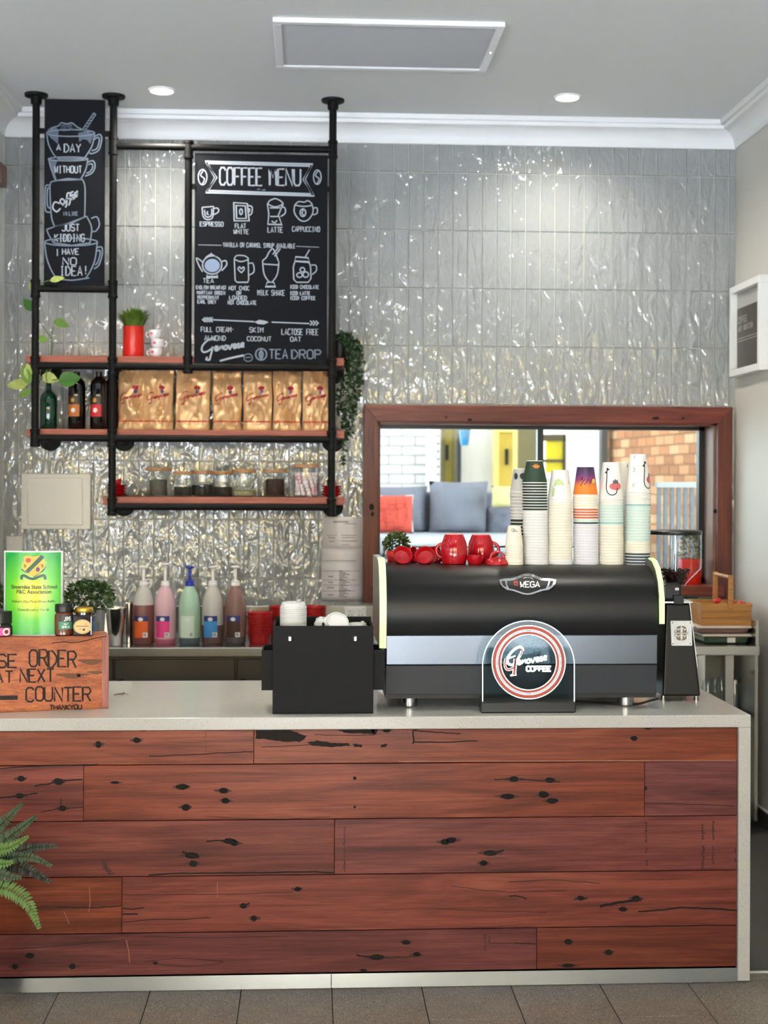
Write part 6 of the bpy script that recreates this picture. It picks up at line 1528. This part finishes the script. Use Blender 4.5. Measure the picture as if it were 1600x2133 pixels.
# dark syrup bottles
def syrup(cx, label, lab):
    sp = Spot(cx, 7.02, S2, 850); s = sp.s
    t = thing('syrup_bottle', label, 'bottle', sp.c(), 'dark syrup bottles on the middle shelf')
    rf = lambda h: 18
    lathe_part('body', M('dark_cola_glass', (18, 14, 16), .07, coat=.6), t, sp, [(0, 0), (16, 0), (18, 3), (18, 92), (16.5, 100), (9, 108), (6.5, 111), (6.5, 112), (0, 112)], 28)
    lathe_part('cap', m_lidb, t, sp, [(0, 111), (6.8, 111), (7, 120), (6, 121), (0, 121)], 18)
    patch('label', lab, t, sp, rf, -1.0, .45, 27, 52); patch('label_top', M('dark_label_band', (44, 34, 24), .4), t, sp, rf, -1.0, .45, 52, 70)
    MB().fill(ellipse(-6, 61, 4, 5, 12)[:-1], wrapfn(sp, rf, .0016)).build('crest', M('label_gold', (200, 140, 50), .5), t)
    MB().fill(ellipse(-5, 40, 4.5, 5, 12)[:-1], wrapfn(sp, rf, .0016)).build('printed_mark', m_china, t)
    return t
syrup(160, 'dark bottle with orange brown label on the middle shelf', M('label_amber', (190, 106, 40), .5)); syrup(206, 'dark bottle with bright red label on the middle shelf', M('label_red', (204, 34, 46), .5))
sp = Spot(232, 7.14, S2, 850)
t = thing('syrup_bottle', 'dark reddish bottle half hidden behind the pipe post', 'bottle', sp.c(), 'dark syrup bottles on the middle shelf')
lathe_part('body', M('ruby_glass', (64, 20, 30), .08, coat=.4), t, sp, [(0, 0), (20, 0), (22, 3), (22, 80), (18, 95), (9, 106), (6.5, 110), (0, 110)], 24); lathe_part('cap', m_lidb, t, sp, [(0, 109), (7, 109), (7, 118), (0, 118)], 16)

# coffee bags
m_bag = M('gold_kraft_foil', (222, 180, 132), .36, .35, vary=(10, .15)); m_band = M('red_band_print', (196, 52, 40), .5); m_bred = M('red_ink', (178, 40, 62), .5); m_bblue = M('blue_ink', (96, 92, 150), .5)
def coffee_bag(px0, px1, label, seed, lean=0.0, shade=0):
    r = random.Random(seed); cx = (px0 + px1) / 2; sp = Spot(cx, 7.06, S2 + .0006, 840); s = sp.s
    W, H, D = (px1 - px0) * s - .004, 124 * s, .085
    t = thing('coffee_bag', label, 'coffee bag', sp.c(), 'gold coffee bags on the middle shelf')
    nx, nz_ = 18, 28
    sd = Vector((seed * 7.3, seed * 3.1, 0))
    def front(u, v):        # u -1..1, v 0..1
        tz = 1 - .75 * max(0, (v - .78) / .22) ** 1.2
        wob = noise.noise(Vector((u * 1.3, v * 2.6, 0)) + sd) * .024 + (abs(noise.noise(Vector((u * 1.9 + v, v * 4.2 - u, 2)) + sd)) - .2) * .042 + (abs(noise.noise(Vector((u * 3.5 - v * 2, v * 8, 5)) + sd)) - .2) * .012
        edge = (1 - abs(u) ** 4)
        fold = .006 * math.sin(v * 40 + seed) * max(0, (v - .8) / .2)
        x = sp.x + W / 2 * u * (1 - .05 * max(0, v - .75) - .03 * math.sin(v * PI)) + .006 * noise.noise(Vector((v * 3, seed, u))) + lean * v * H
        return Vector((x, sp.Y - D / 2 * tz * (.55 + .45 * edge) + wob * min(1, v * 6 + .15) * edge + fold, sp.z + H * v * (1 - .01 * noise.noise(Vector((u * 3, 5, seed))))))
    mb = MB(); vs = []; mi = []; fs = []
    for j in range(nz_ + 1):
        for i in range(nx + 1): vs.append(front(-1 + 2 * i / nx, j / nz_))
    for j in range(nz_):
        for i in range(nx): fs.append((j * (nx + 1) + i, j * (nx + 1) + i + 1, (j + 1) * (nx + 1) + i + 1, (j + 1) * (nx + 1) + i))
    n0 = len(vs)
    for j in range(nz_ + 1):
        v = j / nz_; tz = 1 - .75 * max(0, (v - .78) / .22) ** 1.2
        for i in range(nx + 1):
            f = vs[j * (nx + 1) + i]; vs.append(Vector((f.x, sp.Y + D / 2 * tz * (.55 + .45 * (1 - abs(-1 + 2 * i / nx) ** 4)), f.z)))
    for j in range(nz_):
        for i in range(nx): fs.append((n0 + j * (nx + 1) + i, n0 + (j + 1) * (nx + 1) + i, n0 + (j + 1) * (nx + 1) + i + 1, n0 + j * (nx + 1) + i + 1))
        for i in (0, nx): a = j * (nx + 1) + i; fs.append((a, a + nx + 1, n0 + a + nx + 1, n0 + a))
    for i in range(nx):
        fs.append((i, i + 1, n0 + i + 1, n0 + i)); a = nz_ * (nx + 1) + i; fs.append((a, a + 1, n0 + a + 1, n0 + a))
    mb.add(vs, fs); mb.build('pouch', m_bag, t, smooth=True)
    k = 2 * s / W
    def on(off): return lambda u, v: front(max(-.97, min(.97, u * k)), v * s / H) + Vector((0, -off, 0))
    hw = W / 2 / s
    MB().paint([[(-hw * .95 + hw * 1.9 * i / 14, 18.5) for i in range(15)]], 2.6, on(.0016)).build('red_band', m_band, t)
    MB().paint([[(a, b_) for a, b_ in l] for l in script(-hw * .8, 57, hw * 1.55, up=1, rise=.16)], 1.7, on(.0018)).build('script_lettering', m_bred, t)
    MB().fill(ellipse(8, 88, 6.5, 4.5, 14)[:-1], on(.002)).build('flower_print', m_bred, t)
    MB().fill([(6, 84), (12, 83), (11, 78), (7, 75), (5, 79)], on(.002)).build('stem_print', m_bblue, t)
bags = [(246, 303, 'crumpled gold coffee bag next to the second pipe post, leftmost of seven'), (299, 362, 'gold coffee bag with smooth front, second of seven from the left'), (365, 438, 'widest gold coffee bag, third of seven from the left'), (443, 505, 'gold coffee bag with diagonal crease, middle of the seven'),
        (506, 567, 'flat fronted gold coffee bag, third from the right'), (568, 628, 'gold coffee bag with turned brown side, second from the right'), (629, 687, 'gold coffee bag beside the right pipe post, rightmost of seven')]
for k, (a, b_, l) in enumerate(bags): coffee_bag(a, b_, l, k + 1, lean=random.uniform(-.02, .02))

# storage jars
m_cork = wood('cork_lid', (160, 116, 78), (186, 140, 96), (204, 160, 116), 'X', .6, rand=.1)
def jar(cx, half, h, label, cont, ch, waist=0.0, Y=7.04, lid=7):
    sp = Spot(cx, Y, S3 + .0006, 1010); s = sp.s
    t = thing('storage_jar', label, 'jar', sp.c(), 'glass jars with wooden lids on the lowest shelf')
    b0 = h - lid; w = half - waist
    prof = [(0, .6), (w - 2, .6), (w, 3), (w, b0 * .55), (w + waist * .4, b0 * .72), (half - 1, b0 - 3), (half - 1, b0)]
    lathe_part('glass', m_jglass, t, sp, prof, 28)
    lathe_part('lid', m_cork, t, sp, [(0, b0 - .5), (half - 2.4, b0 - .5), (half + 1, b0 + .2), (half + 1, h - .6), (half, h), (0, h)], 28)
    if cont: lathe_part('contents', cont, t, sp, [(0, 2.2), (w - 1.8, 2.2), (w - 1.8, ch), (w - 4, ch + 1), (0, ch + .5)], 22)
    return t
m_tea = M('dark_tea', (44, 38, 30), .8, bump=(500, .6, .003)); m_choc = M('cocoa', (58, 38, 28), .8, bump=(400, .5, .003)); m_herb = M('pale_herb', (150, 146, 110), .8, bump=(400, .6, .003)); m_mint_t = M('grey_tea', (86, 82, 70), .8, bump=(400, .6, .003))
jar(330, 25, 60, 'flared glass jar with wooden lid, first from the left on the lowest shelf', m_mint_t, 34, 5)
jar(381, 20, 53, 'small glass jar with reddish wooden lid, second from the left', m_tea, 20, Y=7.0)
jar(421, 23, 54, 'glass jar of dark tea with pale lid, third from the left', m_tea, 24, Y=7.05)
jar(464, 21, 53, 'glass jar of dark tea with reddish lid, fourth from the left', m_tea, 20)
jar(508, 24, 57, 'tall glass jar with a little pale herb tea, fifth from the left', m_herb, 12)
jar(573, 25, 57, 'flared glass jar full of dark cocoa, second from the right', m_choc, 36, 4)
t = jar(638, 26, 68, 'large glass jar of pink and white marshmallows beside the post', None, 0)
sp = Spot(638, 7.04, S3, 1010); s = sp.s; r = random.Random(6); m_mm = [M('marsh_white', (236, 222, 222), .8), M('marsh_pink', (226, 176, 186), .8)]
mm = [MB(), MB()]
for lay in range(6):
    for q in range(15):
        a = q * 2 * PI / 10 + lay * .5 if q < 10 else q * 2 * PI / 5; R = 19 if q < 10 else 8
        c = (sp.x + R * s * math.cos(a), sp.Y + R * s * math.sin(a), sp.z + (3 + lay * 8) * s + r.uniform(0, .003)); k = r.random() < .35
        mm[k].lathe(c, [(0, 0), (3.8 * s, 0), (4.6 * s, 1.2 * s), (4.6 * s, 6.5 * s), (3.8 * s, 7.8 * s), (0, 7.8 * s)], 8)
mm[0].build('marshmallows', m_mm[0], t, smooth=True)['kind'] = 'stuff'; mm[1].build('pink_marshmallows', m_mm[1], t, smooth=True)['kind'] = 'stuff'
# red saucers with a cup on top, both ends of the lowest shelf
for cx, where in ((243, 'behind the left pipe post'), (691, 'behind the right pipe post')):
    sp = Spot(cx, 7.06, S3 + .0005, 1020); s = sp.s
    for k in range(4):
        q = Spot(cx, 7.06, S3 + .0005 + k * 5.5 * s, 1020)
        t = MB().lathe(q.c(), q.prof([(0, .5), (9, .5), (10, 0), (11, .6), (20, 5), (21.5, 7), (20.6, 7.4), (11, 3), (0, 2.4)]), 28).build('saucer', m_red, smooth=True)
        tag(t, 'red saucer, %s from the bottom of the stack %s' % (ORD[k], where), 'saucer', 'red saucers %s' % where)
    q = Spot(cx, 7.06, S3 + .0008 + 3 * 5.5 * s + 2.5 * s, 1020)
    t = thing('espresso_cup', 'red espresso cup on the saucer stack %s' % where, 'cup', q.c(), 'red cups on the lowest shelf')
    lathe_part('body', m_red, t, q, [(0, 0), (7.5, 0), (9.5, 9), (10, 17), (9.2, 17), (8, 8), (0, 3)], 22)
    MB().tube(torus_pts(Vector(q.c()) + Vector((0, 9 * s, 9 * s)), Vector((.3, 1, 0)), Vector((0, 0, 1)), 4.5 * s, -PI * .5, PI * .5, 8), 1.2 * s, 6).build('handle', m_red, t, smooth=True)

# ================================================================== ON THE STEEL BENCH
def pump_bottle(cx, label, upper, lower, level, pump, labcol, topcol, tall=0, squat=0):
    sp = Spot(cx, 6.78, ZB + .0005, 1290); s = sp.s
    t = thing('pump_bottle', label, 'bottle', sp.c(), 'pump syrup bottles on the steel bench')
    prof = [(0, 0), (20, 0), (22.5, 4), (22.8, 40), (22.8, 70), (22, 82), (19, 98), (14, 112), (9, 120), (8, 122), (0, 122)]
    def rad(h):
        for (r0, h0), (r1, h1) in zip(prof[1:], prof[2:]):
            if h0 <= h <= h1: return r0 + (r1 - r0) * (h - h0) / (h1 - h0) if h1 > h0 else r0
        return 20
    lo = [p for p in prof if p[1] < level] + [(rad(level), level)]; up = [(rad(level), level)] + [p for p in prof if p[1] > level]
    if level > 3: lathe_part('filled_body', lower, t, sp, lo, 32)
    if level < 120: lathe_part('clear_body', upper, t, sp, up, 32)
    lathe_part('collar', pump, t, sp, [(8, 120), (9.6, 121), (9.6, 125), (8.6, 126), (8.6, 131), (4, 132), (0, 132)], 20)
    lathe_part('stem', pump, t, sp, [(3.2, 131), (3, 158 + tall), (0, 158 + tall)], 12)
    lathe_part('pump_head', pump, t, sp, [(0, 156 + tall), (4, 156 + tall), (9.6, 159 + tall), (9.6, 161.5 + tall), (6, 162.5 + tall), (0, 162.5 + tall)], 18)
    MB().tube([(sp.x, sp.Y, sp.z + (159 + tall) * s), (sp.x, sp.Y + 14 * s, sp.z + (160 + tall) * s), (sp.x, sp.Y + 24 * s, sp.z + (154 + tall) * s)], 2.2 * s, 8).build('spout', pump, t, smooth=True)
    rf = lambda h: 22.8
    patch('label', labcol, t, sp, rf, -.82, .5, 15, 60, off=.0008); patch('label_head', topcol, t, sp, rf, -.82, .5, 49, 60, off=.0012)
    MB().fill(ellipse(-3.5, 53, 5, 4, 12)[:-1], wrapfn(sp, rf, .0018)).build('label_mark', m_china, t)
    patch('barcode', m_china, t, sp, rf, .05, .48, 16, 26, off=.0012)
    MB().paint([[(3 + 1.5 * k, 18), (3 + 1.5 * k, 25)] for k in range(4)], .8, wrapfn(sp, rf, .0018)).build('barcode_lines', m_black, t)
    return t
m_clr = M('cloudy_plastic', (196, 190, 184), .35, trans=.15)
m_pump = M('pump_white', (232, 228, 226), .4); m_blue = M('pump_blue', (26, 50, 168), .35); m_navy = M('label_navy', (44, 52, 120), .4)
pump_bottle(299, 'pump bottle of brown syrup with orange label, first from the left', m_clr, M('caramel_syrup', (118, 72, 66), .3), 82, m_pump, M('label_orange', (222, 96, 40), .45), m_navy)
pump_bottle(344, 'pink pump bottle with bright pink label, second from the left', M('pink_plastic', (206, 168, 178), .35, trans=.1), M('pink_syrup', (176, 92, 116), .3), 12, m_pump, M('label_pink', (226, 62, 132), .45), m_navy, 6)
pump_bottle(395, 'green pump bottle with blue pump in the middle of the row', M('green_plastic', (164, 196, 172), .35, trans=.1), M('dark_mint', (84, 96, 104), .3), 14, m_blue, M('label_pale_green', (206, 222, 208), .45), M('label_pale_green'))
pump_bottle(443, 'half empty pump bottle with blue label, second from the right', m_clr, M('cola_syrup', (108, 78, 74), .3), 40, m_pump, M('label_blue', (60, 138, 204), .45), m_navy)
pump_bottle(490, 'brown pump bottle with dark chocolate label, rightmost of the row', M('brown_plastic', (126, 94, 86), .35), M('dark_syrup', (92, 84, 84), .3), 16, m_pump, M('label_choc', (70, 44, 34), .45), m_navy)
# steel milk jugs / tumblers
for cx, Y, hb_, ht, h, label in ((241, 6.72, 15, 21, 78, 'tapered stainless tumbler behind the sign box, left of the two'), (268, 6.84, 13, 15, 84, 'tall stainless canister beside the first pump bottle')):
    sp = Spot(cx, Y, ZB + .0005, 1300)
    t = thing('steel_tumbler', label, 'tumbler', sp.c(), 'steel tumblers on the bench')
    lathe_part('body', M('polished_steel', (204, 200, 196), .14, 1.0), t, sp, [(0, 0), (hb_ - 1, 0), (hb_, 1), (ht, h), (ht - 1, h), (hb_ - 1, 3), (0, 3)], 30)
    lathe_part('rim', m_chrome, t, sp, [(ht - .6, h - 1.2), (ht + .7, h - .8), (ht + .6, h + .6), (ht - 1, h + .4)], 30)
# stacks of red plastic baskets
m_rpl = M('red_plastic_bowl', (176, 22, 24), .35)
def bowl_stack(cx, Y, half, h1, n, stepp, label, top_label, lean=0.0):
    me = None
    for k in range(n):
        sp = Spot(cx + lean * k, Y, ZB + .0006, 1310); s = sp.s; sp.z += k * stepp * s
        if me is None:
            o = MB().lathe(sp.c(), sp.prof([(0, .8), (half * .72, .8), (half * .76, 0), (half * .8, 1), (half - 3, h1 - 2), (half + .8, h1 - 1.6), (half + .8, h1 - .2), (half - 3.2, h1), (half * .76, 2), (0, 1.8)]), 30).build('red_bowl', m_rpl, smooth=True); me = o.data
        else:
            o = bpy.data.objects.new('red_bowl', me); C.objects.link(o); o.location = sp.c()
        tag(o, top_label if k == n - 1 else label % ORD[k], 'bowl', 'red bowls ' + label[50:])
bowl_stack(540, 6.78, 26, 22, 12, 4.0, 'red plastic bowl, %s from the bottom in the stack beside the brown pump bottle', 'topmost red bowl of the stack beside the brown pump bottle', .15)
bowl_stack(585, 6.95, 25, 22, 13, 4.0, 'red plastic bowl, %s from the bottom in the stack behind the tall lid stack', 'topmost red bowl of the stack behind the tall lid stack')
bowl_stack(655, 6.95, 24, 22, 13, 4.0, 'red plastic bowl, %s from the bottom in the stack behind the middle lids', 'topmost red bowl of the stack behind the middle lids')
# food tubs and bamboo caddy at the right end
Yt0 = 6.70
def tub(px0, px1, z0, h, label, body, cont, d=.3):
    x0, x1 = xat(px0, Yt0, 1320), xat(px1, Yt0, 1320)
    t = thing('food_container', label, 'container', ((x0 + x1) / 2, Yt0 + d / 2, z0), 'plastic food tubs on the bench')
    MB().frustum(((x0 + x1) / 2, Yt0 + d / 2), (x1 - x0) / 2 - .02, d / 2 - .02, (x1 - x0) / 2 - .006, d / 2 - .006, z0, z0 + h - .012).build('tub', body, t, bevel=.014, bseg=3)
    MB().box(x0, x1, Yt0, Yt0 + d, z0 + h - .012, z0 + h).build('lid', M('milky_lid', (214, 200, 186), .4), t, bevel=.005)
    return t
s = psc(1510, 1320, Yt0)
za = ZB + .0006; h1 = 21 * s
t = tub(1464, 1567, za, h1, 'plastic food tub of green contents with blank label, lower one', M('tub_green', (66, 84, 66), .3, vary=(30, .4)), None)
p = at(1523, 1338, Yt0 + .006); MB().box(p.x - .018, p.x + .022, Yt0 + .008, Yt0 + .0105, za + .008, za + h1 - .016).build('label', m_offw, t)
t = tub(1452, 1567, za + h1 + .0004, 17 * s, 'plastic food tub of pinkish contents, upper one under the bamboo caddy', M('tub_pink', (136, 104, 100), .3, vary=(30, .3)), None)
zc = za + h1 + 17 * s + .001
m_bam = wood('bamboo', (166, 112, 54), (186, 130, 68), (200, 146, 84), 'X', .5, rand=.04)
x0, x1 = xat(1462, Yt0 + .01, 1290), xat(1566, Yt0 + .01, 1290); y0, y1 = Yt0 + .01, Yt0 + .26; z1 = zc + 46 * s; w = .009
t = thing('bamboo_caddy', 'bamboo caddy with a tall handle standing on the food tubs', 'caddy', ((x0 + x1) / 2, (y0 + y1) / 2, zc))
xL = x0 + .0
MB().box(x0, x1, y0, y0 + w, zc, z1).build('front_panel', m_bam, t, bevel=.002); MB().box(x0, x1, y1 - w, y1, zc, z1).build('back_panel', m_bam, t, bevel=.002)
MB().box(x0, x0 + w, y0 + w, y1 - w, zc, z1).build('side_panel', m_bam, t); MB().box(x1 - w, x1, y0 + w, y1 - w, zc, z1).build('side_panel', m_bam, t)
MB().box(x0 + w, x1 - w, y0 + w, y1 - w, zc, zc + w).build('floor_panel', m_bam, t)
xh = xat(1523, Yt0, 1250); MB().box(xh - .004, xh + .004, y0 + w, y1 - w, zc + w, z1 - .004).build('divider', m_bam, t)
zh = zat(1203, Yt0, 1520)
MB().box(xh - .013, xh + .013, y0 - .008, y0, z1 - .025, zh + .012).build('handle_upright', m_bam, t, bevel=.004); MB().box(xh - .013, xh + .013, y1, y1 + .008, z1 - .025, zh + .012).build('handle_upright', m_bam, t, bevel=.004)
MB().tube([(xh, y0 - .006, zh), (xh, y1 + .006, zh)], .009, 12).build('handle_bar', m_bam, t, smooth=True)
r = random.Random(9)
for k in range(9):
    xx = xat((1488, 1498, 1534, 1540, 1546, 1552, 1556, 1548, 1536)[k], Yt0 + .1, 1250); o = MB(); rr_ = .015
    o.lathe((xx, y0 + .05 + (k % 3) * .05, z1 - .012 + (.02 if k < 2 else 0)), [(0, -rr_), (rr_ * .7, -rr_ * .7), (rr_, 0), (rr_ * .7, rr_ * .7), (0, rr_)], 10)
    tag(o.build('red_sachet', M('red_wrapper', (196, 36, 40), .3), smooth=True), 'small red wrapped portion in the bamboo caddy, %s' % ('left one behind the handle', 'right one behind the handle', 'front left', 'middle left', 'back middle', 'front right', 'middle right end', 'back right', 'front by the handle')[k], 'sachet', 'red portions in the bamboo caddy')
# red pot plant on the window sill
grass = small_pot(1438, 7.34, OZ0, 'tall red pot with leafy sprig on the window sill behind the grinder', 25, 52, (24, 44, 9, 5, leafmat('sill_leaf', (112, 118, 66), .5)), m_potr, 6, 220, None, 1170)
# preserving jars on the lower shelf of the bench, seen beyond the counter end
for k, (px, yy, h) in enumerate(((1474, 6.78, .2), (1489, 6.84, .2), (1503, 6.78, .215), (1519, 6.84, .235), (1530, 6.76, .205), (1548, 6.9, .19))):
    x = xat(px, yy, 1440); zz = .5205
    t = thing('mason_jar', 'clear glass mason jar under the bench, number %s from the left' % ('one', 'two', 'three', 'four', 'five', 'six')[k], 'jar', (x, yy, zz), 'mason jars under the steel bench')
    R = .034
    MB().lathe((x, yy, zz), [(0, 0), (R - .004, 0), (R, .006), (R, h - .05), (R * .72, h - .025), (R * .72, h - .003), (R * .66, h - .003), (R * .66, h - .026), (R - .004, h - .05), (R - .004, .006), (0, .004)], 20).build('glass', m_jglass, t, smooth=True)
    if k >= 3: MB().lathe((x, yy, zz), [(R * .78, h - .022), (R * .8, h - .004), (R * .7, h), (0, h)], 20).build('lid', m_steel, t, smooth=True)

# ================================================================== FERN IN FRONT OF THE COUNTER
Yf = 4.36
pc = at(-64, 1800, Yf)
t = thing('potted_fern', 'green sword fern reaching into the picture before the timber counter', 'plant', (pc.x, Yf, 0))
MB().lathe((pc.x, Yf, 0), [(0, 0), (.05, 0), (.066, pc.z - .06), (.07, pc.z - .05), (.07, pc.z - .03), (.06, pc.z - .03), (.058, pc.z - .06), (0, pc.z - .06)], 28).build('pot', M('charcoal_pot', (54, 54, 56), .6), t, smooth=True)
m_fern = [leafmat('fern_green', (34, 60, 24), .35), leafmat('fern_dark', (18, 38, 22), .35), leafmat('fern_light', (76, 106, 34), .3)]
def frond(pts, W, m_, yy, seed):
    r = random.Random(seed); P = [at(u, v, yy + dy) for u, v, dy in smooth_line([tuple(p) for p in pts], 7)]
    mb = MB(); mb.tube(P, .0014, 5); s = psc(50, 1800, yy); n = len(P); tot = sum((b_ - a).length for a, b_ in zip(P, P[1:])); nl = int(tot / (6.2 * s))
    acc = 0; seglen = [(b_ - a).length for a, b_ in zip(P, P[1:])]
    for k in range(nl):
        q = (k + .5) / nl * tot; i = 0; a_ = q
        while i < len(seglen) - 1 and a_ > seglen[i]: a_ -= seglen[i]; i += 1
        p = P[i].lerp(P[i + 1], a_ / seglen[i]); d = (P[i + 1] - P[i]).normalized(); f = (k + .5) / nl
        w = W * s * (min(1, .35 + f * 2.2) if f < .35 else 1) * (1 - max(0, f - .55) / .45 * .75)
        nrm_ = Vector((0, -1, .35)); sdv = d.cross(nrm_).normalized()
        for sg_ in (-1, 1):
            dd = (sdv * sg_ + d * .35 + Vector((0, -.15, -.12)) + rnd_dir(r, 0) * .1).normalized()
            leaf_mb(mb, p, dd, nrm_ + rnd_dir(r, 0) * .3, w, 6.0 * s, .12, 5)
    mb.build('frond', m_, t, smooth=True)
fr_ = [([(-60, 1790, 0), (-20, 1740, -.02), (15, 1705, -.03), (46, 1674, -.03)], 17, 0, 0), ([(-60, 1800, 0), (-10, 1765, -.03), (30, 1735, -.05), (76, 1700, -.06)], 18, 0, -.02), ([(-60, 1810, 0), (0, 1790, -.03), (55, 1768, -.05), (120, 1762, -.05)], 17, 1, .01), ([(-60, 1815, 0), (0, 1790, -.02), (60, 1785, -.04), (108, 1804, -.05)], 15, 0, -.03), ([(-60, 1820, 0), (0, 1800, 0), (50, 1808, -.01), (106, 1838, -.02)], 18, 1, .03),
       ([(-50, 1850, -.03), (10, 1850, -.06), (55, 1878, -.08), (82, 1934, -.08)], 20, 2, -.03), ([(-60, 1810, 0), (-20, 1775, -.02), (20, 1765, -.04), (60, 1742, -.05)], 16, 2, -.04), ([(-60, 1820, 0), (-20, 1815, -.03), (15, 1825, -.05), (45, 1828, -.05)], 17, 0, -.05), ([(-60, 1810, 0), (-25, 1795, -.05), (5, 1800, -.06), (28, 1795, -.07)], 17, 2, -.05), ([(-60, 1830, 0), (-25, 1830, -.03), (0, 1845, -.05), (28, 1838, -.06)], 16, 1, .0), ([(-60, 1800, 0), (-90, 1740, 0), (-120, 1700, 0), (-150, 1690, 0)], 17, 0, 0), ([(-60, 1800, 0), (-100, 1790, 0), (-150, 1800, 0), (-190, 1830, 0)], 17, 1, 0)]
for k, (p, w, mi_, dy) in enumerate(fr_): frond(p, w, m_fern[mi_], Yf + dy, k)
